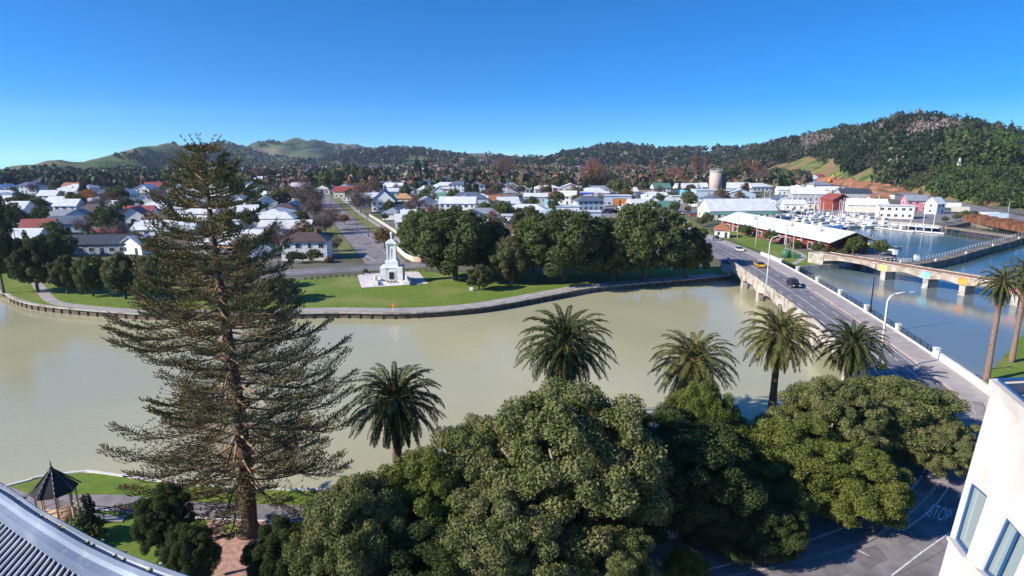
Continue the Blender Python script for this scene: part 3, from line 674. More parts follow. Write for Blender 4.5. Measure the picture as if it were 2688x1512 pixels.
# ---- far bank park trees  (px, base py, scale)
def park(key, px, pyb, wpx, hpx, label, name='park_tree', rz=None):
    p = P(px, pyb); D = math.hypot(p.y, 30); s = wpx*D/FPX/16.4; sz = hpx*D/FPX/15.4
    return tree(key, p.x, p.y, s, rz, name, label, sz=sz)
park('park0', 1195, 735, 215, 190, 'large dark pohutukawa just right of the white memorial')
park('park1', 1108, 690, 125, 140, 'gnarled park tree behind the white lamp post by the memorial')
park('park2', 1345, 745, 120, 130, 'dull olive park tree between the two biggest dark crowns')
park('park0', 1480, 742, 235, 195, 'broad dark green park tree in the middle of the far bank')
park('park3', 1690, 735, 215, 205, 'tallest round dark green park tree near the bridge')
park('park1', 1800, 730, 130, 135, 'dark shaded park tree right at the bridge abutment')
park('park1', 1610, 742, 120, 130, 'park tree filling the gap between the two broad crowns')
park('park3', 1290, 720, 130, 140, 'shaded park tree behind the small pollarded one')
park('park3', 1400, 715, 110, 150, 'dark park tree behind the olive one')
park('park1', 1560, 720, 150, 150, 'dark park tree behind and between the broad crowns')
park('park2', 1258, 762, 70, 70, 'small pollarded park tree with pale stump-like trunk')
park('park2', 1385, 640, 90, 100, 'brownish conical tree standing among the park trees')
for a in ((100, 768, 110, 150, 'dark park tree at the far left end of the promenade', 'park1'), (60, 740, 80, 120, 'shaded tree behind the leftmost promenade tree', 'park0'), (178, 772, 78, 105, 'light-topped park tree with slender trunk by the promenade', 'park2'), (245, 778, 78, 110, 'upright dark park tree left of the big pine', 'park0'),
          (330, 785, 110, 125, 'wide park tree partly behind the big pine on the left', 'park2'), (420, 788, 110, 120, 'park tree seen through the branches of the big pine', 'park1'), (10, 770, 90, 260, 'tall black tree at the left edge of the photo', 'park1'), (140, 720, 90, 110, 'tall dark tree behind the promenade trees', 'park3'), (520, 770, 100, 110, 'park tree behind the big pine trunk', 'park0'), (640, 760, 90, 100, 'park tree behind the right branches of the big pine', 'park2'), (735, 790, 110, 60, 'dark low tree on the lawn edge beside the big pine', 'park1')):
    park(a[5], *a[:5])

# ---- Norfolk pine, the big one
def norfolk(x, y, H):
    t_ = thing('norfolk_pine', (x, y, 0), 0, 'huge tall Norfolk pine with sparse whorled branches rising in front of the river', 'pine tree')
    mb = MB(); pts = []; rs = []
    for i in range(26):
        u = i/25; pts.append((.35*math.sin(u*5)*(1-u)+(-.5*u), .2*math.sin(u*4), H*u-.4*(1-u))); rs.append(.62*(1-u)**.85+.05+(.5 if i == 0 else 0))
    mb.path(pts, rs, 12); mb.build('trunk', nmat('pine_bark', (.07, .05, .04), (.19, .12, .075), 3.5, .95, bump=.7, stretch=(1, 1, 2.5)), t_)
    def tp(z): u = z/H; return np.array([.35*math.sin(u*5)*(1-u)+(-.5*u), .2*math.sin(u*4), z])
    bm_ = MB(); V = []; nF = 0; z = 4.6; r_ = np.random.default_rng(5); wh = 0
    P0 = []; DR = []; LN = []
    while z < H-.3:
        u = z/H; gap = .88 if u < .85 else .6
        Rm = interp(u, [.14, .21, .31, .41, .52, .61, .71, .8, .87, .93, .97, 1], [7.6, 8.3, 8.7, 8.9, 8.2, 7.2, 5.7, 4.2, 3.3, 2.1, .9, .3])
        nb_ = 6 if u < .8 else 5; a0 = r_.uniform(0, 6.28)
        for i in range(nb_):
            a = a0+i*2*math.pi/nb_+r_.normal()*.16; Lb = Rm*r_.uniform(.66, 1.1)
            if r_.random() < .10: Lb *= .55
            c = tp(z+r_.normal()*.12); dirh = np.array([math.cos(a), math.sin(a), 0]); sd = np.array([-math.sin(a), math.cos(a), 0])
            e0 = interp(u, [.1, .4, .7, .9, 1], [-.30, -.14, .02, .25, .7]); pts = []; k = 11
            for s in range(k):
                t = s/(k-1); hz = e0*t*Lb+.32*Lb*max(0, t-.5)**2*2.2*(1.1 if u < .8 else .6)-.06*Lb*math.sin(math.pi*t)
                pts.append(c+dirh*(t*Lb)+np.array([0, 0, hz])+sd*.05*Lb*math.sin(t*3+a))
            pts = np.array(pts); bm_.path([Vector(q) for q in pts[::2]], [.105*(1-u*.45)*(1-.86*t)+.012 for t in np.linspace(0, 1, 6)], 4)
            m_ = int(Lb*3.1)+3
            for j in range(m_):
                t = .26+.74*(j+.5)/m_; xx = t*(k-1); q0 = int(min(k-2, xx)); q = pts[q0]+(pts[q0+1]-pts[q0])*(xx-q0)
                l2 = min(2.4, (1-t)*Lb*.42+.55)*r_.uniform(.75, 1.15)
                sg = 1 if j % 2 else -1
                for _ in (0, 1):
                    sg = -sg; d = dirh*.75+sd*sg*.62+np.array([0, 0, .10+.1*r_.normal()]); d /= np.linalg.norm(d); P0.append(q); DR.append(d); LN.append(l2)
            P0.append(pts[-2]); DR.append((pts[-1]-pts[-2])/np.linalg.norm(pts[-1]-pts[-2])); LN.append(.9)
        z += gap*r_.uniform(.85, 1.15)
    P0 = np.array(P0); DR = np.array(DR); LN = np.array(LN)
    # twigs: thin quads, tufts: short upturned strands along them
    per = 3; n = len(P0); TV = []
    t = (np.arange(per)+.8)/per
    up = np.array([0, 0, 1.]); cx = np.cross(DR, up); cx /= np.linalg.norm(cx, axis=1)[:, None]
    end = P0+DR*LN[:, None]+up*(LN**2*.10)[:, None]; wv_ = cx*.022
    tw = np.stack([P0-wv_, end-wv_*.4, end+wv_*.4, P0+wv_], 1).reshape(-1, 3)
    wz_ = np.array([0, 0, .022]); tw2 = np.stack([P0-wz_, end-wz_*.4, end+wz_*.4, P0+wz_], 1).reshape(-1, 3)
    tw = np.concatenate([tw, tw2])
    q = (P0[:, None]+DR[:, None]*(LN[:, None, None]*t[None, :, None])+up*((LN[:, None]*t[None])**2*.10)[..., None]).reshape(-1, 3)
    dq = np.repeat(DR, per, 0); cq = np.repeat(cx, per, 0); ln = np.repeat(LN, per)
    q = np.repeat(q, 2, 0); dq = np.repeat(dq, 2, 0); cq = np.repeat(cq, 2, 0); m2 = len(q)
    sgn = np.tile([1, -1], m2//2)[:, None]
    d = dq*.55+cq*sgn*rng.uniform(.2, .9, (m2, 1))+up*rng.uniform(.25, .95, (m2, 1)); d /= np.linalg.norm(d, axis=1)[:, None]
    l = rng.uniform(.22, .42, (m2, 1)); sidev = np.cross(d, unit(m2)); sidev /= np.linalg.norm(sidev, axis=1)[:, None]; wd = .042
    lv = np.stack([q, q+d*l*.55+sidev*wd, q+d*l, q+d*l*.55-sidev*wd], 1).reshape(-1, 3)
    s2 = np.cross(d, sidev); lv2 = np.stack([q, q+d*l*.55+s2*wd, q+d*l, q+d*l*.55-s2*wd], 1).reshape(-1, 3)
    lv = np.concatenate([lv, lv2])
    link('branches', bm_.mesh('branches', nmat('pine_branch', (.20, .12, .07), (.42, .27, .15), 2, .95)), t_)
    link('twigs', npmesh('twigs', tw, np.arange(len(tw)).reshape(-1, 4), mat('pine_twig', (.10, .075, .055), .9)), t_)
    link('foliage', npmesh('foliage', lv, np.arange(len(lv)).reshape(-1, 4), L_['nor']), t_)
p = P(655, 1400); norfolk(p.x, p.y, 30.9)

# ================================================================ HILLS
def hill(name, cols, nu, ns, m, amp=10, fr=.01, prof=1.1, backdrop=-300, seed=0, px0=None, px1=None):
    pxs = [c[0] for c in cols]; V = []; F = []
    G = np.zeros((nu+1, ns+5, 3))
    for i in range(nu+1):
        px = pxs[0]+(pxs[-1]-pxs[0])*i/nu
        yb = interp(px, pxs, [c[1] for c in cols]); yr = interp(px, pxs, [c[2] for c in cols]); pr = interp(px, pxs, [c[3] for c in cols])
        zb = interp(px, pxs, [c[4] if len(c) > 4 else 0 for c in cols])
        zr = PY(px, pr, yr).z
        for s in range(ns+5):
            t = s/ns; Y = yb+(yr-yb)*t
            if t <= 1: z = zb+(zr-zb)*(t**prof)
            else: z = zr-(zr-backdrop*1.)*((t-1)*ns/4)
            z -= (1.5 if s == 0 else 0)
            zc = Y*math.cos(PIT)+(30-z)*math.sin(PIT); X = (px-1344)/FPX*zc
            if 0 < t < 1: z += amp*(min(1, yr/4200)*min(1, max(.12, (1250-px)/450)) if amp > 30 else 1)*math.sin(math.pi*t)**.8*(1-2.2*abs(mn.noise(Vector((X*fr, Y*fr*.6, seed))))+.5*mn.noise(Vector((X*fr*3, Y*fr*3, seed+5))))
            G[i, s] = (X, Y, z)
    k = ns+5; f = [(i*k+j, (i+1)*k+j, (i+1)*k+j+1, i*k+j+1) for i in range(nu) for j in range(k-1)]
    me = npmesh(name, G.reshape(-1, 3), np.array(f), m, smooth=True); structure(name, me)
    return G, nu, ns
def hpoint(G, nu, ns, u, s):
    i = min(nu-1, int(u*nu)); j = min(ns-1, int(s*ns)); a = u*nu-i; b = s*ns-j
    return (G[i, j]*(1-a)+G[i+1, j]*a)*(1-b)+(G[i, j+1]*(1-a)+G[i+1, j+1]*a)*b
TM = []
for k in range(8):
    cen, rad = crown_clumps(.5, .5, 9, .25, -.4, .52) if k < 6 else ([(0, 0, .15+.12*j) for j in range(7)], [.26-.03*j for j in range(7)])
    v, f = cloud(cen, rad, 150 if k < 6 else 110, .1, aspect=.7); TM.append(v)
TMs = []
for k in range(6):
    cen, rad = crown_clumps(.5, .5, 9, .25, -.4, .52); v, f = cloud(cen, rad, 34, .24, aspect=.8); TMs.append(v)
def forest(name, pts, sizes, tones, label, m, cat='trees', tmpl=None, hz=1.15, parent=None):
    """a wood too far and too dense to count"""
    T = tmpl or TM; VV = []; TT = []
    pts = np.asarray(pts); sizes = np.asarray(sizes); tones = np.asarray(tones); kk = rng.integers(0, len(T), len(pts))
    for k, v in enumerate(T):
        ix = np.where(kk == k)[0]
        if not len(ix): continue
        a = rng.uniform(0, 6.28, len(ix)); c, s = np.cos(a)[:, None], np.sin(a)[:, None]; S = sizes[ix][:, None]
        X = (v[None, :, 0]*c-v[None, :, 1]*s)*S+pts[ix][:, 0:1]; Yy = (v[None, :, 0]*s+v[None, :, 1]*c)*S+pts[ix][:, 1:2]; Z = v[None, :, 2]*S*hz+pts[ix][:, 2:3]
        VV.append(np.stack([X, Yy, Z], -1).reshape(-1, 3)); TT.append(np.repeat(tones[ix], len(v)))
    V = np.concatenate(VV); return link(name, npmesh(name, V, np.arange(len(V)).reshape(-1, 4), m, tone=np.concatenate(TT)), kind='stuff', label=label, cat=cat)
hillgrass = nmat('hill_pasture', (.04, .075, .022), (.10, .145, .042), .012, .95, detail=10, c3=(.16, .13, .085), scale3=.006, mix3=(.5, .62))
hillgreen = nmat('near_hill_grass', (.06, .09, .02), (.21, .24, .06), .06, .95, detail=14, c3=(.22, .15, .07), scale3=.03, mix3=(.45, .58))
skyA = [(-900, 520), (-300, 490), (0, 459), (50, 452), (97, 436), (132, 423), (155, 419), (182, 425), (221, 427), (270, 414), (317, 410), (359, 408), (386, 399), (428, 391), (469, 396), (516, 400), (580, 388), (604, 382), (632, 394), (662, 390), (700, 384), (782, 375), (843, 378), (898, 385), (962, 391), (1050, 398), (1191, 402), (1216, 403), (1257, 402), (1300, 404), (1350, 410), (1400, 415), (1450, 428)]
cols = [(px, interp(px, RX, RD)*.62, interp(px, RX, RD), py, 0) for px, py in skyA]
HA = hill('far_hills', cols, 220, 30, hillgrass, 62, .0045, 1.1, -500, 1)
def zone(H, n, fn, smin=0, smax=1.0, umin=0, umax=1):
    out = []; G, nu, ns = H
    while len(out) < n:
        u = rng.uniform(umin, umax); s = rng.uniform(smin, smax); p = hpoint(G, nu, ns, u, s)
        if fn(u, s, p): out.append(p)
    return np.array(out)
def mk_noise(fr, th, seed=3): return lambda u, s, p: mn.noise(Vector((p[0]*fr, p[1]*fr, seed))) > th
pts = zone(HA, 1500, lambda u, s, p: mn.noise(Vector((p[0]*.004, p[1]*.004, 3))) > .12+1.0*(s-.28), 0, .75)
def sz(p, k, lo=.8, hi=1.4): return np.array([k*rng.uniform(lo, hi) for _ in p])
px_ = np.array([toPx(q)[0] for q in pts]); D_ = pts[:, 1]
forest('far_hill_wood', pts, rng.uniform(6, 13, len(pts))*np.clip(D_/2200, .4, 1.6), rng.choice([.05, .2, .4, .55], len(pts), p=[.35, .35, .2, .1]), 'patches of dark bush scattered over the far green hills', L_['wood'], tmpl=TMs)
skyB = [(760, 440), (830, 425), (900, 402), (960, 392), (1000, 389), (1050, 386), (1083, 390), (1120, 393), (1155, 397), (1190, 404), (1240, 412)]
HB = hill('wooded_hill', [(px, 1800, 2600, py+9, 0) for px, py in skyB], 40, 10, hillgrass, 10, .006, .9, -60, 2)
pts = zone(HB, 800, lambda u, s, p: mn.noise(Vector((p[0]*.006, p[1]*.006, 8))) > .0, 0, 1.0)
forest('middle_hill_wood', pts, rng.uniform(11, 19, len(pts)), rng.choice([.05, .2, .4, .6, .7], len(pts), p=[.3, .3, .2, .12, .08]), 'dark wood covering the low hill behind the town', L_['wood'], tmpl=TMs)
skyC = [(1420, 412), (1474, 404), (1535, 393), (1576, 384), (1645, 378), (1714, 378), (1753, 385), (1824, 384), (1902, 376), (1962, 380), (2000, 378), (2080, 370)]
HC = hill('middle_ridge', [(px, 1500, 2300, py+(10 if px < 1750 else 16), 0) for px, py in skyC], 60, 16, hillgrass, 16, .006, 1.3, -60, 4)
pts_h = None
pts = zone(HC, 2300, lambda u, s, p: mn.noise(Vector((p[0]*.006, p[1]*.006, 18))) > -.22+1.2*max(0, s-.7), 0, .97)
forest('middle_ridge_wood', pts, rng.uniform(10, 19, len(pts)), rng.choice([.05, .2, .4, .6, .7], len(pts), p=[.3, .3, .2, .12, .08]), 'mixed wood on the ridge behind the middle of the town', L_['wood'], tmpl=TMs)
hp = [((px-1344)/FPX*(Y*.977+6), Y, 0) for px, Y in zip(rng.uniform(1225, 1500, 90), rng.uniform(1300, 2600, 90))]
forest('horizon_trees', hp, rng.uniform(12, 30, 90), rng.choice([.2, .4, .7], 90), 'thin line of tall trees on the flat horizon gap', L_['wood'], tmpl=TM)
# right hill
skyD = [(1880, 425), (1940, 402), (1988, 385), (2024, 373), (2085, 362), (2140, 354), (2209, 336), (2236, 340), (2250, 345), (2292, 340), (2333, 320), (2374, 321), (2408, 320), (2443, 322), (2499, 338), (2554, 342), (2581, 340), (2623, 348), (2650, 357), (2688, 370), (2900, 420), (3300, 440)]
def ybD(px): return interp(px, [1880, 2000, 2100, 2200, 2330, 2450, 2560, 2688, 2900, 3300], [1300, 1050, 900, 740, 575, 455, 385, 345, 320, 300])
def yrD(px): return interp(px, [1880, 2100, 2350, 2688, 3300], [1700, 1350, 980, 770, 650])
HD = hill('right_hill', [(px, ybD(px), yrD(px), py+(20 if px < 2250 else 15), 0) for px, py in skyD], 110, 22, hillgreen, 9, .012, 1.0, -40, 6)
def openpatch(p):
    x, y = toPx(p); 
    return (1985 < x < 2310 and interp(x, [1990, 2040, 2120, 2190, 2240, 2300], [448, 436, 416, 430, 446, 452]) < y < 520) 
def fD(u, s, p):
    if openpatch(p): return mn.noise(Vector((p[0]*.03, p[1]*.02, 4))) > .42 and rng.random() < .2
    x, y = toPx(p)
    if 2320 < x < 2345 and y < 345: return False
    return True
pts = zone(HD, 5200, fD, 0.0, 1.0)
PX = np.array([toPx(q) for q in pts])
def toneD(x, y):
    if ((x-2430)/70)**2+((y-380)/22)**2 < 1 or ((x-2140)/42)**2+((y-395)/18)**2 < 1: return rng.choice([.7, .7, .4])
    if x > 2480 and y > 395: return rng.choice([.95, .4, .95, .2])
    if x > 2380 and y > 450: return rng.choice([.55, .4, .95])
    return rng.choice([.05, .2, .4, .55, .7], p=[.38, .28, .17, .13, .04])
tn = np.array([toneD(*q) for q in PX]); sizes = rng.uniform(9, 19, len(pts)); sizes[(PX[:, 0] > 2380) & (PX[:, 1] > 450)] *= .5; sizes[PX[:, 0] > 2560] *= .8
forest('hill_forest', pts, sizes, tn, 'dense dark forest covering the steep hill on the right', L_['wood'], tmpl=TM, hz=1.25)
# conifers breaking the skyline
for px, py, h, lb in ((2391, 312, 16, 'lone small pine left of the highest clump'), (2409, 318, 24, 'tallest pine at the hilltop'), (2425, 322, 20, 'hilltop pine beside the tallest one'), (2440, 325, 17, 'hilltop pine just left of the radio mast'), (2530, 335, 25, 'pointed pine on the right part of the hilltop'), (2650, 350, 22, 'pointed pine at the far right of the ridge'), (2275, 342, 13, 'small tree in the saddle of the ridge')):
    q = PY(px, py+8, yrD(px)); tree('conifer0' if px != 2275 else 'ever0', q.x, q.y, h/13, z=q.z-2, name='hilltop_pine', label=lb)
# ================================================================ BUILDINGS
def house_obj(w, d, h, roof, rh, wm_, rm, name='house', windows=True, ridge='x', storeys=1, chimney=False, eave=.5, verandah=False, label=None, cat='house', wincols=None, door=True, loc=(0, 0, 0), rz=0, group=None, skylights=0):
    """walls, roof with real eaves, framed windows and a door; origin at the base"""
    t_ = thing(name, loc, rz, label, cat, group); mb = MB()
    x, y = w/2, d/2
    if roof == 'gable':
        if ridge == 'x': vs = [(-x, -y, 0), (x, -y, 0), (x, y, 0), (-x, y, 0), (-x, -y, h), (x, -y, h), (x, y, h), (-x, y, h), (-x, 0, h+rh), (x, 0, h+rh)]; fs = [(0, 1, 5, 4), (2, 3, 7, 6), (1, 2, 6, 9, 5), (3, 0, 4, 8, 7)]
        else: vs = [(-x, -y, 0), (x, -y, 0), (x, y, 0), (-x, y, 0), (-x, -y, h), (x, -y, h), (x, y, h), (-x, y, h), (0, -y, h+rh), (0, y, h+rh)]; fs = [(0, 1, 5, 8, 4), (2, 3, 7, 9, 6), (1, 2, 6, 5), (3, 0, 4, 7)]
        mb.add(vs, fs)
    else:
        mb.add([(-x, -y, 0), (x, -y, 0), (x, y, 0), (-x, y, 0), (-x, -y, h), (x, -y, h), (x, y, h), (-x, y, h)], [(0, 1, 5, 4), (1, 2, 6, 5), (2, 3, 7, 6), (3, 0, 4, 7)])
    mb.build('walls', wm_, t_)
    r = MB(); X = x+eave; Y = y+eave; th = .16
    drop = rh/(y if ridge == 'x' else x)*eave if roof == 'gable' else 0
    def slab(q): 
        q = [Vector(v) for v in q]; dn = Vector((0, 0, -th)); n = len(q); r.add([*q, *[v+dn for v in q]], [tuple(range(n)), tuple(range(2*n-1, n-1, -1))]+[(i, n+i, n+(i+1) % n, (i+1) % n) for i in range(n)])
    zt = h+rh+.17; ze = h-drop+.17
    if roof == 'gable':
        if ridge == 'x': slab([(-X, -Y, ze), (X, -Y, ze), (X, 0, zt), (-X, 0, zt)]); slab([(X, Y, ze), (-X, Y, ze), (-X, 0, zt), (X, 0, zt)])
        else: slab([(X, -Y, ze), (X, Y, ze), (0, Y, zt), (0, -Y, zt)]); slab([(-X, Y, ze), (-X, -Y, ze), (0, -Y, zt), (0, Y, zt)])
    elif roof == 'hip':
        e = h+.05; k = min(x, y); a, b = (X-k*.95, 0) if x >= y else (0, Y-k*.95)
        A = (-a, -b, e+rh); B = (a, b, e+rh)
        if x >= y: fs = [[(-X, -Y, e), (X, -Y, e), B, A], [(X, Y, e), (-X, Y, e), A, B], [(X, -Y, e), (X, Y, e), B], [(-X, Y, e), (-X, -Y, e), A]]
        else: fs = [[(X, -Y, e), (X, Y, e), B, A], [(-X, Y, e), (-X, -Y, e), A, B], [(-X, -Y, e), (X, -Y, e), A], [(X, Y, e), (-X, Y, e), B]]
        for q in fs: r.add(q, [tuple(range(len(q)))])
        r.add([(-X, -Y, e-.18), (X, -Y, e-.18), (X, Y, e-.18), (-X, Y, e-.18), (-X, -Y, e), (X, -Y, e), (X, Y, e), (-X, Y, e)], [(0, 1, 5, 4), (1, 2, 6, 5), (2, 3, 7, 6), (3, 0, 4, 7), (0, 3, 2, 1)])
    else:
        r.box(0, 0, h-.02, 2*X, 2*Y, .3); r.box(0, 0, h+.28, 2*X-.8, 2*Y-.8, .04)
    ro = r.build('roof', rm, t_)
    if chimney: c = MB(); c.box(w*.2, d*.12, h+.1, .7, .7, rh+.9); c.box(w*.2, d*.12, h+rh+1, .85, .85, .14); c.build('chimney', M['brick'], ro)
    if windows:
        for s in range(storeys):
            zb = h/storeys*s+.95; hh = min(1.25, h/storeys-1.45); n = max(2, int(w/3))
            for i in range(n):
                cx = -x+w*(i+.5)/n; sw = 1.5 if (i+s) % 3 else 1.0
                if door and s == 0 and i == n//2: continue
                win(t_, cx, -y, zb, sw, hh, 0)
            n = max(1, int(d/4))
            for i in range(n): win(t_, -x, -y+d*(i+.5)/n, zb, 1.3, hh, 1)
        if door: dd = MB(); dd.box(-x+w*(n_half(w)+.5)/max(2, int(w/3)), -y-.04, .05, .95, .1, 2.05); dd.build('door', M['roofdark'], t_)
    return t_
def n_half(w): return max(2, int(w/3))//2
def win(par, cx, cy, zb, sw, hh, side):
    m1 = MB()
    if side == 0: m1.box(cx, cy-.03, zb-.08, sw+.22, .07, hh+.2); 
    else: m1.box(cx-.03, cy, zb-.08, .07, sw+.22, hh+.2)
    m1.add([], [])
    g_ = MB()
    for k in ((-1, 1) if sw > 1.1 else (0,)):
        gw = sw/2-.05 if sw > 1.1 else sw-.1
        o = k*sw/4
        if side == 0: g_.box(cx+o, cy-.055, zb, gw, .04, hh)
        else: g_.box(cx-.055, cy+o, zb, .04, gw, hh)
    f = m1.build('window', M['trim'], par); g_.build('pane', M['glass'], f); return f
def H(px, py, w, d, h, roof, rh, wm_, rm, label=None, rz=0, back=True, **k):
    """front wall foot centre at the photo pixel"""
    k_ = .72 if px < 600 else .8 if px > 1750 else .85 if P(px, py).y > 250 else 1; w *= k_; d *= k_
    p = P(px, py); q = Vector((-math.sin(rz), math.cos(rz)))*d/2
    o = house_obj(w, d, h, roof, rh, M[wm_], M[rm], label=label, loc=(p.x+q.x, p.y+q.y, 0), rz=rz, **k)
    FOOT.append((p.x+q.x, p.y+q.y, max(w, d)*.62)); return o
FOOT = []
H(800, 684, 13, 9, 5.6, 'hip', 2.2, 'white', 'roofbrown', 'two storey white house with brown hipped roof at the street corner', .12, storeys=2, chimney=True)
H(712, 600, 22, 12, 4.2, 'hip', 2.4, 'white', 'roofwhite', 'long white house with pale hipped roof behind the pine branches', .05)
H(745, 622, 19, 11, 3.2, 'gable', 2.6, 'cream', 'roofwhite', 'white-roofed bungalow behind the brown-roofed corner house', .05)
H(690, 640, 15, 10, 3, 'hip', 2.4, 'cream', 'roofgrey', 'low pale-roofed house left of the brown-roofed corner house', .1)
H(640, 650, 16, 10, 3, 'gable', 2.4, 'white', 'roofwhite', 'white gabled house seen through the right side of the pine', -.1)
H(560, 665, 17, 10, 3, 'gable', 2.4, 'white', 'roofwhite', 'white house directly behind the pine trunk', .1)
H(470, 662, 16, 10, 3, 'hip', 2.4, 'cream', 'roofbrown', 'brown-roofed house behind the left pine branches', .1)
H(908, 520, 20, 12, 5, 'gable', 3.2, 'cream', 'roofred', 'cream hall with long red roof at the end of the side street', .1, door=False)
H(1007, 556, 15, 14, 6, 'gable', 6, 'white', 'roofslate', 'large white gabled villa with tall dark roof and attic windows', .08, ridge='y', storeys=2)
H(1052, 556, 18, 9, 3, 'gable', 2.2, 'white', 'roofdark', 'low white wing with black roof on the right side of the tall villa', .08)
H(1058, 535, 14, 12, 3.4, 'hip', 3, 'cream', 'rooforange', 'house with bright orange hipped roof beside the tall villa', .05)
H(1200, 564, 22, 12, 6, 'gable', 3, 'white', 'roofwhite', 'wide two storey white house with balcony behind the park trees', -.03, storeys=2)
H(1125, 546, 15, 12, 3.4, 'gable', 3, 'white', 'roofgrey', 'white house with solar panelled grey roof left of the balcony house', .3, ridge='y')
H(1230, 542, 24, 14, 5, 'hip', 3.4, 'paleblue', 'roofslate', 'broad house with slate blue hipped roof behind the balcony house', .05)
H(1130, 514, 24, 13, 4.4, 'hip', 3.2, 'paleblue', 'roofwhite', 'pale blue house with low white hipped roof', .08)
H(1168, 510, 13, 9, 3.6, 'flat', .3, 'cream', 'roofred', 'small flat building with red-edged roof beside the pale blue house', .0)
H(1170, 494, 20, 15, 5, 'gable', 5, 'paleblue', 'roofwhite', 'grey-blue building with broad white gabled roof facing the river', .0, ridge='y')
H(1100, 490, 34, 14, 4.5, 'gable', 3, 'greywall', 'roofgrey', 'long low house with dark grey roof left of the white gabled one', .0)
H(1060, 495, 13, 11, 4, 'gable', 3, 'paleblue', 'roofwhite', 'small white-roofed shed building behind the villa', .1)
H(1060, 476, 20, 12, 4.4, 'hip', 5, 'cream', 'roofwhite', 'white-roofed cottage in front of the tall distant conifer', .1)
H(1080, 466, 44, 14, 4, 'flat', .3, 'cream', 'roofwhite', 'long flat white school building left of the tall distant conifer', .0)
H(1290, 640, 16, 10, 3.2, 'gable', 3, 'cream', 'roofbrown', 'brown tiled house behind the dark park tree', -.1, ridge='x')
H(1322, 628, 12, 12, 3.2, 'gable', 3, 'cream', 'roofbrown', 'second brown tiled house with gable trim beside the conical tree', -.4, ridge='y')
H(1340, 586, 9, 8, 3.4, 'flat', .3, 'white', 'roofwhite', 'open white carport with flat roof left of the red walled store', .0)
H(1270, 600, 11, 8, 2.8, 'flat', .3, 'greywall', 'roofgrey', 'grey flat-roofed garage behind the park trees', .0)
H(1405, 548, 16, 12, 7, 'gable', 1.6, 'greywall', 'roofwhite', 'tall grey building with brick end wall and white shallow roof', -.1, storeys=2, door=False)
H(1352, 545, 10, 9, 4, 'flat', .3, 'white', 'roofwhite', 'white annex with flat roof beside the brick-ended building', .0)
H(1500, 580, 33, 9, 4.2, 'flat', .3, 'paleblue', 'roofwhite', 'long low shop building with pale blue back wall behind the trees', .02, windows=False)
H(1440, 584, 9.5, 5, 3.9, 'flat', .3, 'red' if 'red' in M else 'redwood', 'roofwhite', 'bright red walled store end behind the trees', .02, windows=False)
H(1500, 506, 22, 13, 4, 'gable', 3.6, 'white', 'roofwhite', 'white gabled motel block behind the fuel station', .0, ridge='y')
H(1548, 505, 18, 11, 5, 'flat', .3, 'paleblue', 'roofgrey', 'pale blue flat building right of the white gabled motel', .0)
H(1440, 495, 22, 11, 4, 'gable', 2, 'white', 'roofwhite', 'low white-roofed building left of the motel', .0)
H(1612, 540, 25, 11, 6, 'flat', .3, 'paleblue', 'roofwhite', 'blue-walled flat workshop behind the orange billboard', .0)
H(1548, 532, 13, 8, 4.4, 'flat', .3, 'cream', 'roofwhite', 'fuel station shop below the white canopy', .0)
H(1749, 536, 12, 10, 3.4, 'gable', 2.4, 'white', 'roofwhite', 'small white shed with round-topped front by the crossroads', .0, ridge='y')
H(1790, 534, 17, 8, 4.6, 'flat', .3, 'white', 'roofwhite', 'white rendered workshop just left of the blue building', .0)
H(1810, 508, 26, 12, 4.5, 'gable', 3.5, 'white', 'roofwhite', 'white gabled house left of the concrete silo', .15)
H(1938, 508, 26, 16, 4.5, 'gable', 4, 'white', 'roofwhite', 'wide white-roofed shed right of the concrete silo', .0)
H(1866, 532, 25, 18, 8, 'flat', .3, 'paleblue', 'roofwhite', 'tall blue-grey works building at the foot of the silo', -.05, door=False, windows=False)
H(1945, 526, 24, 14, 4.5, 'gable', 3, 'paleblue', 'roofwhite', 'bright blue and white gabled shed right of the works', -.1, ridge='y')
H(1950, 575, 42, 19, 4.2, 'gable', 5, 'cream', 'roofwhite', 'broad shed with huge white roof and green verandah by the marina', .1)
H(1895, 624, 6.5, 6.5, 2.9, 'hip', 2.2, 'white', 'roofterra', 'small white kiosk with brown hipped roof beside the road', -.3)
H(2055, 542, 11, 12, 4.2, 'gable', 2.6, 'paleblue', 'roofslate', 'small slate-blue gabled boat shed with large door', -.1, ridge='y')
H(2120, 528, 26, 15, 5, 'gable', 3.6, 'greywall', 'roofwhite', 'white double-gabled store behind the masts', -.2)
H(2245, 530, 24, 14, 6, 'gable', 2.6, 'greywall', 'roofdark', 'dark barn with solar panels on its grey roof', -.15)
H(2208, 552, 15, 14, 6, 'gable', 3, 'redwood', 'roofred', 'red wharf shed with rusty red and white striped roof', .2, ridge='y', windows=False)
H(2405, 554, 14, 8, 6, 'gable', 2.6, 'pink' if 'pink' in M else 'brick', 'roofgrey', 'pink two storey building with triple gables above the marina', -.1, storeys=2)
H(2467, 562, 8, 8, 5.6, 'gable', 3, 'white', 'roofwhite', 'tall white gabled house right of the pink building', .4, storeys=2)
# white wharf building
H(2276, 558, 24, 10, 4.2, 'gable', 3, 'cream', 'roofwhite', 'long white wharf building left half with plain pale roof', -.3, windows=False)
H(2350, 574, 19, 8, 6.2, 'flat', .3, 'white', 'roofwhite', 'flat-topped right half of the white wharf building with dark windows', -.33, storeys=2, door=False)
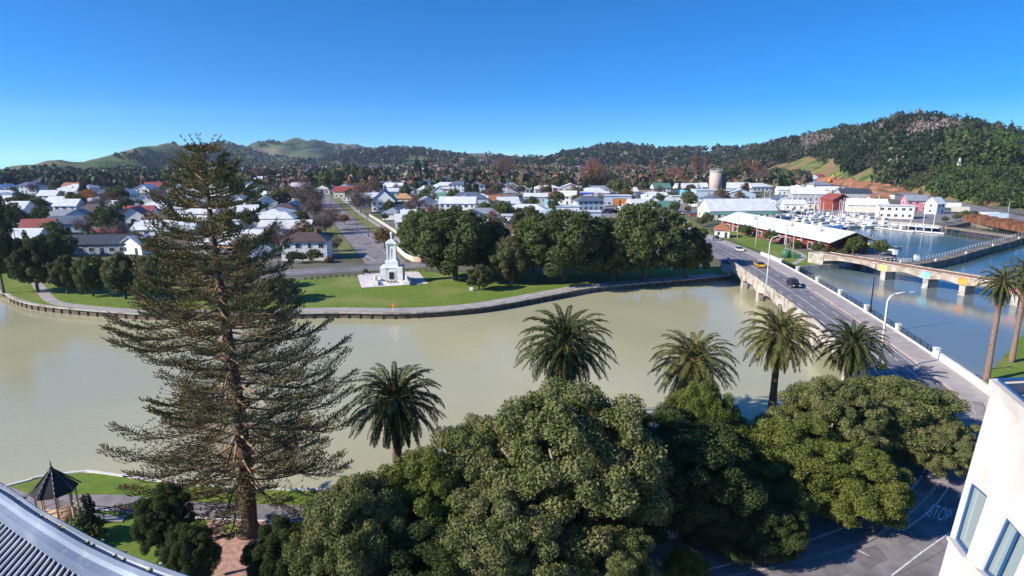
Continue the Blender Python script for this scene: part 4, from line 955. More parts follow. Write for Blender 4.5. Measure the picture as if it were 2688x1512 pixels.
# left side
H(102, 650, 13, 10, 6, 'gable', 3.2, 'white', 'roofred', 'two storey white building with red roof and orange gables at far left', .3, storeys=2)
H(268, 642, 20, 11, 3, 'hip', 2, 'cream', 'roofred', 'low house with crimson hipped roof near the left promenade', .0)
H(255, 668, 25, 12, 3.4, 'gable', 2.2, 'greywall', 'roofdark', 'long dark-roofed house in front of the crimson roof', .1)
H(345, 668, 12, 9, 3, 'gable', 2.6, 'white', 'roofwhite', 'small white gabled house left of the pine', -.3, ridge='y')
H(352, 606, 15, 12, 5.5, 'gable', 4, 'white', 'roofred', 'white house with steep red gable and dark beams left of the pine', .2, ridge='y', storeys=2)
H(415, 606, 16, 10, 4, 'gable', 3, 'white', 'roofbrown', 'white house with brown roof touching the red gabled one', .2)
H(168, 610, 17, 11, 3.6, 'gable', 2.6, 'paleblue', 'roofslate', 'blue-grey roofed bungalow at left behind the lawn', .2)
H(205, 590, 15, 10, 3.6, 'gable', 3, 'paleblue', 'roofslate', 'second blue-grey roofed house up the slope at left', .3, ridge='y')
H(236, 572, 17, 11, 3.4, 'hip', 3, 'cream', 'roofbrown', 'pinkish-brown roofed cottage beneath the orange tree', .1)
H(375, 545, 17, 11, 4, 'gable', 3, 'white', 'roofwhite', 'white house with white roof left of the upper pine', .2, ridge='y')
H(140, 545, 15, 11, 3.6, 'hip', 3, 'cream', 'roofterra', 'house with orange-red hipped roof far up at left', .1)
H(700, 555, 14, 11, 5, 'gable', 3.4, 'white', 'roofwhite', 'white gabled house right of the pine beside the tree-lined street', .3, ridge='y')
H(745, 560, 12, 9, 3, 'hip', 2, 'cream', 'roofbrown', 'low dark-roofed house under the street trees', .1)
H(2000, 548, 16, 9, 3.6, 'flat', .3, 'greywall', 'roofgrey', 'low grey flat store behind the broad white shed', .05)
H(2085, 552, 14, 9, 3.6, 'gable', 2, 'white', 'roofwhite', 'small white gabled store among the masts', -.15)
H(2140, 548, 12, 8, 3.4, 'flat', .3, 'cream', 'roofwhite', 'cream flat-roofed store left of the red wharf shed', -.1)
H(2175, 512, 20, 10, 4, 'gable', 2.4, 'white', 'roofwhite', 'white gabled workshop up behind the red wharf shed', -.1)
H(2310, 540, 14, 9, 4, 'gable', 2.4, 'cream', 'roofterra', 'cream house with terracotta roof behind the white wharf building', -.1)
H(2075, 512, 24, 10, 4, 'gable', 2.4, 'white', 'roofwhite', 'long white shed in front of the red earth bank', -.1)
H(1700, 520, 18, 9, 4, 'flat', .3, 'cream', 'roofwhite', 'low cream motel block left of the small white shed', 0)
H(1455, 520, 15, 8, 3.6, 'flat', .3, 'white', 'roofwhite', 'low white block right behind the sign tower', 0)
H(1690, 508, 16, 8, 3.4, 'flat', .3, 'tanwall', 'roofbrown', 'long tan building with green lawn in front', 0)
H(1490, 560, 15, 8, 3.6, 'flat', .3, 'white', 'roofwhite', 'white flat shop behind the long pale blue shop', 0)
# ---- special pieces
# silo
p = P(1876, 532); q = (p.x, p.y+27)
t_ = thing('silo', (q[0], q[1], 0), 0, 'tall round concrete silo tower above the blue works building', 'silo')
zt = PY(1876, 452, q[1]).z; zc = q[1]*.977+5; rr = 16*zc/FPX; t_.location.x = (1877-1344)/FPX*zc
sil = nmat('silo_concrete', (.42, .32, .28), (.60, .50, .45), .25, .9, c3=(.28, .20, .17), scale3=.12, stretch=(1, 1, .15))
mb = MB(); mb.lathe([(rr, -.5), (rr, zt), (rr*.97, zt)], 32); mb.build('drum', sil, t_)
mb = MB(); mb.lathe([(rr*1.02, zt), (rr*1.02, zt+1.2), (rr*.9, zt+1.2)], 32); mb.build('cap', M['concrete'], t_)
mb = MB(); mb.box(rr*1.35, 1, 0, rr*.8, 3, zt-1); mb.build('lift_shaft', M['roofdark'], t_)
mb = MB()
for i in range(24): a = i/24*6.283; mb.tube((rr*math.cos(a), rr*math.sin(a), zt+1.2), (rr*math.cos(a), rr*math.sin(a), zt+2.3), .06, n=4)
for i in range(24): a = i/24*6.283; b_ = (i+1)/24*6.283; mb.tube((rr*math.cos(a), rr*math.sin(a), zt+2.3), (rr*math.cos(b_), rr*math.sin(b_), zt+2.3), .06, n=4)
mb.build('guard_rail', M['steel'], t_)
# long red waterfront building
red = thing('waterfront_building', (0, 0, 0), label='very long red timber building with plain white roof along the marina', cat='building')
a = Vector((87, 258)); b_ = Vector((98.2, 187)); u = (b_-a).normalized(); v = Vector((-u.y, u.x)); 
if v.x < 0: v = -v
Wd = 17.; hz0, hz1 = 3.9, 7.0
def rp(s, t, z): c = a+u*s+v*t; return (c.x, c.y, z)
Ln = (b_-a).length
mb = MB(); mb.add([rp(2, 1.6, 0), rp(Ln-3, 1.6, 0), rp(Ln-3, Wd-1.6, 0), rp(2, Wd-1.6, 0), rp(2, 1.6, 4.3), rp(Ln-3, 1.6, 4.3), rp(Ln-3, Wd-1.6, 4.3), rp(2, Wd-1.6, 4.3), rp(2, Wd/2, hz1-.3), rp(Ln-3, Wd/2, hz1-.3)], [(0, 1, 5, 4), (2, 3, 7, 6), (1, 2, 6, 9, 5), (3, 0, 4, 8, 7)])
mb.build('walls', M['redwood'], red)
mb = MB()
for t0, t1, z0, z1 in ((0, Wd/2, hz0, hz1), (Wd, Wd/2, hz0, hz1)):
    q = [rp(0, t0, z0), rp(Ln, t0, z0), rp(Ln, t1, z1), rp(0, t1, z1)]; dn = [(x, y, z-.2) for x, y, z in q]
    mb.add(q+dn, [(0, 1, 2, 3), (7, 6, 5, 4), (0, 4, 5, 1), (1, 5, 6, 2), (3, 7, 4, 0)])
ro = mb.build('roof', ribmat('long_white_roof', (.78, .78, .80), 1.2, 1), red)
mb = MB(); mb.add([rp(Ln-10, 2.5, hz0+(hz1-hz0)*2.5/8.5+.03), rp(Ln-4, 2.5, hz0+(hz1-hz0)*2.5/8.5+.03), rp(Ln-4, 6.5, hz0+(hz1-hz0)*6.5/8.5+.03), rp(Ln-10, 6.5, hz0+(hz1-hz0)*6.5/8.5+.03)], [(0, 1, 2, 3)]); mb.build('skylight', M['whiteconc'], ro)
for s in (20, 44, 60):
    c = rp(s, 5, hz0+(hz1-hz0)*5/8.5); mb = MB(); mb.lathe([(.25, c[2]), (.25, c[2]+.6), (.45, c[2]+.7), (.4, c[2]+1.1), (.1, c[2]+1.25)], 10, (c[0], c[1])); mb.build('roof_vent', M['steel'], ro)
rot = math.atan2(u.y, u.x)
for s in range(6, int(Ln)-4, 6):
    c = rp(s, 1.55, 0); mb = MB(); mb.box(c[0], c[1], .9 if s % 12 else .1, 2.2, .1, 1.6 if s % 12 else 2.3, rot); f = mb.build('window' if s % 12 else 'door', M['trim'], red)
    mb = MB(); mb.box(c[0]-v.x*.05, c[1]-v.y*.05, 1.0 if s % 12 else .2, 1.9, .06, 1.35 if s % 12 else 2.1, rot); mb.build('pane', M['glass'], f)
for s in range(3, int(Ln), 9): c = rp(s, .35, 0); mb = MB(); mb.box(c[0], c[1], 0, .2, .2, 3.9, rot); mb.build('verandah_post', M['trim'], red)
FOOT.append((95, 240, 18)); FOOT.append((99, 210, 18))
c = rp(Ln-3, Wd/2, 0); mb = MB(); mb.box(c[0]+u.x*.06, c[1]+u.y*.06, .3, .1, 7, 2.8, rot); mb.build('end_window', M['glass'], red)
# railway bridge
rb = thing('railway_bridge', (0, 0, 0), label='narrow concrete railway bridge with painted haunches beyond the road bridge', cat='bridge')
A0 = Vector((90.2, 169)); B0 = Vector((123, 96)); u = (B0-A0).normalized(); v = Vector((-u.y, u.x)); Ln = (B0-A0).length
def bp_(s, t): c = A0+u*s+v*t; return (c.x, c.y)
def sOf(pt): return (Vector(pt[:2])-A0).dot(u)
prs = [sOf(P(x, y, WZ)) for x, y in ((2328, 734), (2439, 755), (2550, 771))]; prs += [prs[-1]+10.5, prs[-1]+21]
prs = sorted(prs)
mb = MB(); ss = list(np.arange(-3, Ln, 1.2))
def bot(s): d = min(abs(s-q) for q in prs+[-2]); return interp(d, [0, 1.5, 5.5], [1.0, 1.35, 2.0])
for t0, sg in ((-2.1, 1), (2.1, -1)):
    a1 = [(*bp_(s, t0), 3.0) for s in ss]; c1 = [(*bp_(s, t0), bot(s)) for s in ss]
    mb.strip(a1, c1) if sg < 0 else mb.strip(c1, a1)
mb.strip([(*bp_(s, 2.1), bot(s)) for s in ss], [(*bp_(s, -2.1), bot(s)) for s in ss])
mb.strip([(*bp_(s, -2.1), 3.0) for s in ss], [(*bp_(s, 2.1), 3.0) for s in ss])
mb.build('arched_girder', nmat('rail_bridge_concrete', (.33, .27, .22), (.50, .42, .35), .7, .85, c3=(.26, .22, .18), scale3=.4), rb)
mb = MB(); ra = math.atan2(u.y, u.x)
for t0 in (-2.15, 2.15): c = bp_(Ln/2-1.5, t0); mb.box(c[0], c[1], 3.0, Ln+3, .3, .28, ra)
mb.build('edge_kerb', M['concrete'], rb)
mb = MB(); c = bp_(Ln/2-1.5, 0); mb.box(c[0], c[1], 2.98, Ln+3, 3.9, .12, ra); mb.build('ballast', nmat('rust_ballast', (.20, .13, .10), (.33, .22, .17), 4, .95), rb)
mb = MB()
for t0 in (-.55, .55): c = bp_(Ln/2-1.5, t0); mb.box(c[0], c[1], 3.12, Ln+3, .09, .16, ra)
mb.build('rails', nmat('rusty_rail', (.16, .08, .05), (.28, .15, .10), 3, .6), rb)
mb = MB()
for s in np.arange(-2, Ln-1, .8): c = bp_(s, 0); mb.box(c[0], c[1], 3.1, .25, 2.2, .05, ra)
mb.build('sleepers', M['darktimber'], rb)
gm = [nmat('yellow_mural', (.75, .5, .1), (.8, .6, .3), .8), nmat('blue_mural', (.12, .45, .7), (.35, .6, .75), .8), nmat('orange_mural', (.75, .22, .03), (.8, .35, .08), .8), nmat('pink_mural', (.6, .2, .25), (.7, .4, .4), .8), nmat('green_mural', (.2, .45, .25), (.4, .5, .3), .8)]
for i, s in enumerate(prs):
    if s > Ln: continue
    mb = MB(); c = bp_(s, 0); mb.box(c[0], c[1], -4, 1.3, 3.9, 5.1, ra); mb.box(c[0], c[1], -4, 1.7, 4.3, 2.9, ra); mb.build('pier', M['concrete'], rb)
    mb = MB(); c = bp_(s, -2.13); mb.box(c[0], c[1], 1.35, 2.0, .06, 1.5, ra); mb.build('painted_haunch', gm[i], rb)
mb = MB(); c = bp_(-4, 0); mb.box(c[0], c[1], -3, 5, 4.6, 5.95, ra); mb.build('abutment', M['concrete'], rb)
# breakwater and quay walls
bw = thing('breakwater', (0, 0, 0), label='curved stone breakwater wall with railings between marina and river', cat='breakwater')
bwl = smooth_line([P(x, y, .9) for x, y in ((2260, 693), (2330, 690), (2419, 692), (2506, 676), (2577, 655), (2650, 636), (2720, 615), (2850, 585))], 5)
mb = MB(); A = offset(bwl, 0); B = offset(bwl, 3.2)
mb.strip([(*p, .9) for p in A], [(*p, .9) for p in B]); mb.strip([(*p, -3.5) for p in A], [(*p, .9) for p in A]); mb.strip([(*p, .9) for p in B], [(*p, -3.5) for p in B])
mb.build('wall', nmat('wet_stone', (.10, .085, .065), (.24, .20, .16), .8, .85, c3=(.30, .27, .22), scale3=.3), bw)
mb = MB()
for i in range(0, len(B)-1):
    for f in (0, .5):
        p = Vector(B[i]).lerp(Vector(B[i+1]), f); mb.tube((p.x, p.y, .9), (p.x, p.y, 1.9), .05, n=5)
    for z in (1.4, 1.9): mb.tube((*B[i], z), (*B[i+1], z), .035, n=4)
mb.build('guard_rail', M['trim'], bw)
mb = MB()
for i in range(2, len(A), 5): mb.lathe([(.2, .9), (.2, 1.3), (.34, 1.4), (.34, 1.6), (.1, 1.7)], 10, A[i])
mb.build('mooring_bollards', M['trim'], bw)
qw = thing('quay_wall', (0, 0, 0), label='low concrete quay wall edging the green point beyond the road bridge', cat='quay wall')
ql = smooth_line([tuple(P(x, y)[:2]) for x, y in ((2058, 706), (2100, 702), (2215, 694), (2262, 687))], 4)
mb = MB(); A = offset(ql, -.15); B = offset(ql, .5)
mb.strip([(*p, .35) for p in A], [(*p, .35) for p in B]); mb.strip([(*p, -3.5) for p in A], [(*p, .35) for p in A]); mb.strip([(*p, .35) for p in B], [(*p, 0) for p in B]); mb.build('wall', M['concrete'], qw)
ml = smooth_line(EAST[9:], 3); ml = [(p[0], p[1]) for p in ml]
mq = thing('marina_quay', (0, 0, 0), label='timber faced marina quay at the far edge of the harbour basin', cat='quay wall')
mb = MB(); A = offset(ml, -.3); B = offset(ml, .5)
mb.strip([(*p, .3) for p in A], [(*p, .3) for p in B]); mb.strip([(*p, -3.5) for p in A], [(*p, .3) for p in A]); mb.build('wall', M['timber'], mq)
# pier on the far right of the basin
pj = thing('timber_wharf', (0, 0, 0), label='long dark timber wharf on piles at the right side of the basin', cat='wharf')
wa = P(2480, 597, .6); wb = P(2790, 640, .6); u = (wb-wa).normalized(); v = Vector((-u.y, u.x, 0)); Ln = (wb-wa).length; ra = math.atan2(u.y, u.x); c = (wa+wb)/2+v*2
mb = MB(); mb.box(c.x, c.y, .35, Ln, 4.5, .4, ra); mb.build('wharf_deck', M['timber'], pj)
for s in np.arange(0, Ln, 4):
    q = wa+u*s; mb = MB(); mb.tube((q.x, q.y, -3), (q.x, q.y, .5), .22, n=6); mb.build('pile', M['darktimber'], pj)
# boardwalk in front of the white wharf building
bwk = thing('marina_boardwalk', (0, 0, 0), label='long white-edged boardwalk in front of the white wharf building', cat='boardwalk')
wa = P(2225, 578, .4); wb = P(2470, 598, .4); u = (wb-wa).normalized(); v = Vector((-u.y, u.x, 0)); Ln = (wb-wa).length; ra = math.atan2(u.y, u.x); c = (wa+wb)/2
mb = MB(); mb.box(c.x, c.y, .2, Ln, 4.5, .3, ra); mb.build('walk_deck', M['whiteconc'], bwk)
mb = MB()
for s in np.arange(0, Ln, 3): q = wa+u*s-v*2; mb.tube((q.x, q.y, -3), (q.x, q.y, 1.4), .16, n=6)
for z in (.9, 1.4): q = wa-v*2; q2_ = wb-v*2; mb.tube((q.x, q.y, z), (q2_.x, q2_.y, z), .07, n=4)
mb.build('posts_and_rail', M['trim'], bwk)

# ---- town infill: prototypes copied many times
variants = []
VW = ['white', 'white', 'cream', 'paleblue', 'white', 'greywall', 'cream', 'white', 'white', 'brick', 'white', 'cream']
VR = ['roofwhite', 'roofgrey', 'roofbrown', 'roofslate', 'roofred', 'roofdark', 'roofterra', 'roofwhite', 'roofgreen', 'roofgrey', 'roofwhite', 'roofgrey']
VN = {'roofwhite': 'white', 'roofgrey': 'grey', 'roofbrown': 'brown', 'roofslate': 'slate-blue', 'roofred': 'red', 'roofdark': 'charcoal', 'roofterra': 'terracotta', 'roofgreen': 'green'}
for i in range(12):
    o = house_obj([14, 16, 13, 15, 12, 18, 14, 20, 13, 12, 11, 17][i], [10, 9, 11, 10, 10, 11, 9, 12, 9, 10, 9, 10][i], [3, 3, 3, 5.4, 3, 3.2, 3, 3.6, 3, 3, 5.4, 3][i], ['gable', 'hip'][i % 2], [2.8, 2.6, 3, 2.6, 3.2, 2.4, 3, 2.4, 3, 2.8, 3, 2.4][i], M[VW[i]], M[VR[i]], loc=(0, -500-30*i, -50), storeys=2 if i in (3, 10) else 1, chimney=i % 3 == 0, group='houses of the town')
    s = thing('house', (0, -500-30*i, -80), 0, None, 'house', 'houses of the town')       # plain copy for tiny far ones
    for ch in o.children:
        if ch.name.split('.')[0] in ('walls', 'roof'): c = ch.copy(); C.objects.link(c); c.parent = s
    variants.append((o, s, VN[VR[i]], VW[i]))
def blocked(x, y, r=7):
    if any((x-a)**2+(y-b)**2 < (r+c)**2 for a, b, c in FOOT): return True
    if y < 176: return True
    px, py = toPx((x, y, 0))
    if px > 1985 and y < 560: return True
    if px > 1780 and y < 300: return True
    if 1340 < px < 1790 and y < 262 : return True
    if Lx(y)-14 < x < Rx(y)+8 and y < 330: return True
    yy = [p[1] for p in side]; xx = [p[0] for p in side]
    if y < 500 and abs(x-interp(y, yy, xx)) < 15+r*.4: return True
    if y > interp(px, RX+[1400, 1880, 2000, 2100, 2200, 2330, 2450], [d*.6 for d in RD]+[1450, 1250, 1030, 880, 720, 560, 440]): return True
    return False
HS = []; tries = 0
while len(HS) < 290 and tries < 60000:
    tries += 1
    Y = math.exp(rng.uniform(math.log(185), math.log(1000))); px = rng.uniform(-60, 2150); x = (px-1344)/FPX*(Y*.977+6)
    if blocked(x, Y, 8): continue
    if 1400 < px < 1990 and Y < 420 and rng.random() < .5: continue
    mind = 18 if Y < 400 else 23
    if any((x-a)**2+(Y-b)**2 < mind**2 for a, b, *_ in HS): continue
    HS.append((x, Y)); 
for x, Y in HS:
    i = rng.choice(12, p=[.22, .10, .05, .06, .05, .04, .04, .20, .03, .05, .12, .04]); o, s, rn, wn = variants[i]
    sc = 1 if Y < 500 else 1.15
    h_ = dup(o if Y < 560 else s, (x, Y, 0), rng.choice([0, .1, -.1, 1.57, 1.65, .2]), sc=sc); h_['auto'] = rn+'-roofed '+{'white': 'white', 'cream': 'cream', 'paleblue': 'pale blue', 'greywall': 'grey', 'brick': 'brick'}[wn]+' house'
    FOOT.append((x, Y, 7))
def rm_tree(o):
    for c in list(o.children): rm_tree(c)
    bpy.data.objects.remove(o)
for o, s, *_ in variants: rm_tree(o); rm_tree(s)
# distant roofs beyond counting
V = MB(); k = 0
while k < 1200:
    Y = math.exp(rng.uniform(math.log(900), math.log(2600))); px = rng.uniform(150, 1900); x = (px-1344)/FPX*(Y*.977+6)
    if Y > interp(px, RX+[1400, 1500, 1900], [d*.61 for d in RD]+[2600, 1500, 1250]): continue
    if px < 1000 and Y > 1500: continue
    w_, d_ = rng.uniform(12, 26), rng.uniform(9, 14); hh = rng.uniform(3, 5); mi = int(rng.choice(5, p=[.58, .2, .08, .06, .08])); a = rng.choice([0, .15, 1.5])
    c, s = math.cos(a), math.sin(a); lv = [(-w_/2, -d_/2, 0), (w_/2, -d_/2, 0), (w_/2, d_/2, 0), (-w_/2, d_/2, 0), (-w_/2, -d_/2, hh), (w_/2, -d_/2, hh), (w_/2, d_/2, hh), (-w_/2, d_/2, hh), (-w_/2, 0, hh+3), (w_/2, 0, hh+3)]
    lv = [(x+q[0]*c-q[1]*s, Y+q[0]*s+q[1]*c, q[2]) for q in lv]
    V.add(lv, [(0, 1, 5, 4), (2, 3, 7, 6), (1, 2, 6, 9, 5), (3, 0, 4, 8, 7)], 0); V.add(lv[4:], [(0, 1, 5, 4), (2, 3, 4, 5)], mi+1); k += 1
V.build('far_houses', [M['cream'], M['roofwhite'], M['roofgrey'], M['roofbrown'], M['roofred'], M['roofslate']], kind='stuff', label='distant mass of small house roofs towards the hills', cat='houses')

# ---- town trees
AUTO = {'ever': 'dark green tree', 'conifer': 'dark conifer', 'cypress': 'slim dark cypress', 'bare': 'bare grey-brown tree', 'poplar': 'tall bare poplar', 'orange': 'orange-leaved tree', 'rust': 'rusty-brown tree', 'shrub': 'low shrub'}
def ttree(key, x, y, sc, **k):
    kk = key[:-1]; nm = {'ever': 'broadleaf_tree', 'conifer': 'conifer', 'cypress': 'cypress', 'bare': 'bare_tree', 'poplar': 'poplar', 'orange': 'autumn_tree', 'rust': 'autumn_tree', 'shrub': 'shrub'}[kk]
    a = AUTO[kk]
    if key in ('bare1',): a = 'bare reddish-brown tree'
    if key == 'ever2': a = 'olive green tree'
    TREES.append((x, y)); return tree(key, x, y, sc, name=nm, auto=a, cat='shrub' if kk == 'shrub' else 'tree', group='trees and shrubs of the town')
TREES = []
def TP(key, px, pyb, hpx):
    p = P(px, pyb); D = math.hypot(p.y, 30); hh = {'ever': 9.2, 'conifer': 14, 'cypress': 11.5, 'bare': 9.5, 'poplar': 14, 'orange': 9.5, 'rust': 9.5, 'shrub': 1.9}[key[:-1]]
    return ttree(key, p.x, p.y, hpx*D/FPX/hh)
for a in (('bare0', 800, 555, 75), ('bare1', 790, 540, 70), ('bare0', 825, 580, 70), ('bare0', 832, 545, 60), ('bare1', 868, 606, 60), ('bare0', 855, 615, 70), ('bare0', 880, 660, 45), ('ever0', 868, 510, 65), ('ever1', 760, 545, 60), ('ever0', 722, 548, 55), ('ever2', 735, 552, 60), ('ever1', 880, 490, 55),
          ('conifer0', 1097, 472, 68), ('cypress0', 1118, 470, 50), ('ever0', 920, 482, 55), ('ever3', 960, 490, 52), ('ever1', 1020, 462, 28), ('rust0', 978, 490, 32), ('bare0', 945, 560, 75), ('bare1', 960, 540, 60), ('orange0', 238, 542, 45), ('cypress0', 229, 505, 40), ('conifer1', 1000, 470, 40),
          ('bare0', 225, 620, 60), ('ever1', 200, 560, 60), ('ever0', 30, 620, 90), ('conifer0', 35, 600, 85), ('ever2', 265, 610, 60), ('ever3', 290, 620, 85), ('ever0', 180, 545, 45), ('cypress0', 76, 680, 80), ('ever1', 100, 560, 50), ('ever0', 60, 560, 60), ('bare0', 270, 560, 55), ('ever1', 330, 560, 50), ('ever0', 310, 540, 55),
          ('rust0', 1555, 500, 60), ('bare1', 1560, 492, 70), ('bare0', 1580, 500, 62), ('ever0', 1630, 520, 55), ('bare1', 1640, 470, 40), ('poplar0', 1710, 485, 62), ('poplar0', 1820, 480, 70), ('poplar1', 1835, 480, 66), ('poplar0', 1850, 478, 60), ('bare1', 1770, 485, 45), ('bare1', 1795, 488, 40), ('ever2', 1760, 490, 35), ('poplar1', 1925, 485, 62), ('bare1', 1960, 480, 55), ('rust0', 1985, 475, 50), ('ever1', 1940, 480, 60), ('bare0', 2000, 490, 50), ('ever0', 1905, 485, 50),
          ('ever0', 1770, 560, 32), ('ever1', 1855, 590, 35), ('ever2', 1840, 595, 28), ('rust0', 1805, 560, 20), ('ever0', 2318, 545, 28), ('ever3', 2300, 540, 26), ('ever0', 1450, 505, 28), ('ever1', 1500, 490, 30), ('ever3', 1400, 500, 30), ('ever0', 1285, 520, 20), ('bare1', 1238, 512, 28), ('ever1', 1085, 545, 24), ('ever0', 1010, 580, 22), ('ever1', 1050, 578, 26), ('ever0', 1085, 580, 30), ('rust0', 1010, 650, 55), ('ever2', 985, 545, 26), ('rust0', 935, 545, 30),
          ('bare0', 820, 470, 30), ('ever1', 1690, 490, 38), ('rust0', 1730, 495, 30), ('bare0', 1310, 455, 40), ('bare1', 1330, 470, 55), ('rust0', 1270, 450, 18), ('rust0', 1180, 448, 20), ('ever2', 1610, 508, 40), ('conifer0', 1390, 470, 30), ('ever3', 710, 650, 35), ('ever1', 795, 690, 30), ('ever2', 825, 690, 42), ('ever2', 770, 692, 38), ('rust0', 905, 590, 28), ('ever0', 445, 600, 40), ('ever2', 460, 545, 45), ('bare0', 420, 540, 50)):
    TP(*a)
for a in (('shrub2', 865, 690, 18), ('shrub0', 960, 715, 10), ('ever1', 2020, 640, 42), ('ever0', 1960, 622, 34), ('ever1', 2005, 612, 30), ('ever3', 2238, 668, 55), ('ever0', 2310, 672, 46), ('ever1', 2145, 668, 38), ('ever0', 1948, 618, 30), ('shrub2', 2175, 665, 26), ('shrub1', 2165, 672, 22), ('shrub2', 2120, 640, 22), ('shrub0', 2090, 652, 24), ('shrub1', 2212, 672, 22), ('ever1', 2510, 580, 22), ('ever0', 2555, 578, 26), ('ever3', 2535, 574, 24), ('ever1', 2480, 585, 20), ('shrub1', 1790, 588, 18), ('shrub2', 1810, 597, 12), ('shrub0', 2080, 640, 26), ('ever2', 2060, 592, 20)):
    TP(*a)
tries = 0
while len(TREES) < 285+75 and tries < 90000:
    tries += 1
    Y = math.exp(rng.uniform(math.log(180), math.log(720))); px = rng.uniform(-80, 2050); x = (px-1344)/FPX*(Y*.977+6)
    if blocked(x, Y, -2.5): continue
    if any((x-a)**2+(Y-b)**2 < (7 if Y < 350 else 10)**2 for a, b in TREES): continue
    pxl = px < 620
    if 1340 < px < 1990 and Y < 330 and rng.random() < .75: continue
    key = rng.choice(['ever0', 'ever1', 'ever2', 'ever3', 'bare0', 'bare1', 'conifer0', 'conifer1', 'cypress0', 'rust0', 'poplar0'], p=[.16, .16, .1, .14, .14, .1, .05, .03, .03, .05, .04] if not pxl else [.2, .2, .1, .16, .14, .03, .06, .04, .03, .02, .02])
    ttree(str(key), x, Y, rng.uniform(.5, 1.1) if Y < 350 else rng.uniform(.65, 1.2))
# distant tree mass
pts = []; k = 0
while len(pts) < 4600:
    Y = math.exp(rng.uniform(math.log(560), math.log(3600))); px = rng.uniform(-250, 2120); x = (px-1344)/FPX*(Y*.977+6)
    if Y > interp(px, RX+[1400, 1500, 1880, 1985, 2100], [d*.63 for d in RD]+[3600, 1600, 1300, 1000, 860]): continue
    if Y < 800 and any((x-a)**2+(Y-b)**2 < 9**2 for a, b, *_ in HS): continue
    pts.append((x, Y, -.5))
pts = np.array(pts); PXx = np.array([toPx(q)[0] for q in pts])
tn = np.where(PXx < 650, rng.choice([.05, .2, .4, .55], len(pts), p=[.38, .3, .17, .15]), rng.choice([.05, .2, .4, .55, .7, .95], len(pts), p=[.24, .2, .14, .15, .15, .12]))
forest('town_trees', pts, rng.uniform(5, 10.5, len(pts)), tn, 'dense mass of garden and street trees in the distant town', L_['mix'], tmpl=TMs)
# ================================================================ OBJECTS
# ---- war memorial
stone = nmat('memorial_stone', (.70, .70, .69), (.84, .84, .82), 1.2, .7, c3=(.50, .50, .48), scale3=.5, mix3=(.55, .75))
c0 = P(1032, 741)
sheet('memorial_pavement', [tuple(P(x, y)[:2]) for x, y in ((938, 723), (949, 756), (1124, 745), (1100, 715), (1090, 713), (960, 719))], .07, nmat('memorial_paving', (.58, .51, .50), (.70, .63, .62), .8, .8), kind='structure')
ce = thing('war_memorial', (c0.x, c0.y, .05), .05, 'tall white stone war memorial column with soldier statue and steps', 'monument')
mb = MB(); mb.box(0, 0, 0, 9.4, 7.4, .35); mb.box(0, 0, .35, 7.4, 6, .4); mb.build('steps', stone, ce)
mb = MB(); mb.box(0, 0, .75, 5, 4.2, 3.0); mb.box(0, 0, 3.75, 5.3, 4.5, .25)
for sx in (-1, 1):
    for sy in (-1, 1): mb.box(sx*1.9, sy*1.55, .75, 1.5, 1.5, 3.15)
mb.box(0, -2.15, .75, 2.0, .3, 2.6); mb.build('pedestal', stone, ce)
mb = MB(); mb.box(0, -2.34, 1.2, 1.05, .1, 1.7); mb.build('bronze_plaque', mat('bronze', (.05, .06, .05), .4, .6), ce)
mb = MB(); mb.box(0, 0, 4.0, 3.1, 2.8, 1.3); mb.box(0, 0, 5.3, 2.7, 2.4, .25); mb.build('plinth', stone, ce)
mb = MB(); vs = [(-1.15, -1.0, 5.55), (1.15, -1.0, 5.55), (1.15, 1.0, 5.55), (-1.15, 1.0, 5.55), (-1.05, -.9, 9.4), (1.05, -.9, 9.4), (1.05, .9, 9.4), (-1.05, .9, 9.4)]
mb.add(vs, [(4, 5, 6, 7), (0, 1, 5, 4), (1, 2, 6, 5), (2, 3, 7, 6), (3, 0, 4, 7)])
for sx in (-1, 1): mb.box(sx*.95, -.93, 5.55, .35, .3, 3.85)
mb.build('shaft', stone, ce)
mb = MB(); mb.box(0, -.98, 6.0, .12, .06, 2.4); mb.box(0, -.98, 7.6, .7, .06, .12); mb.build('sword_relief', nmat('relief', (.40, .41, .42), (.5, .5, .5), 2, .7), ce)
mb = MB(); mb.box(0, 0, 9.4, 2.7, 2.4, .35); mb.box(0, 0, 9.75, 2.1, 1.9, .3); mb.box(0, 0, 10.05, 1.5, 1.4, .3); mb.build('capital', stone, ce)
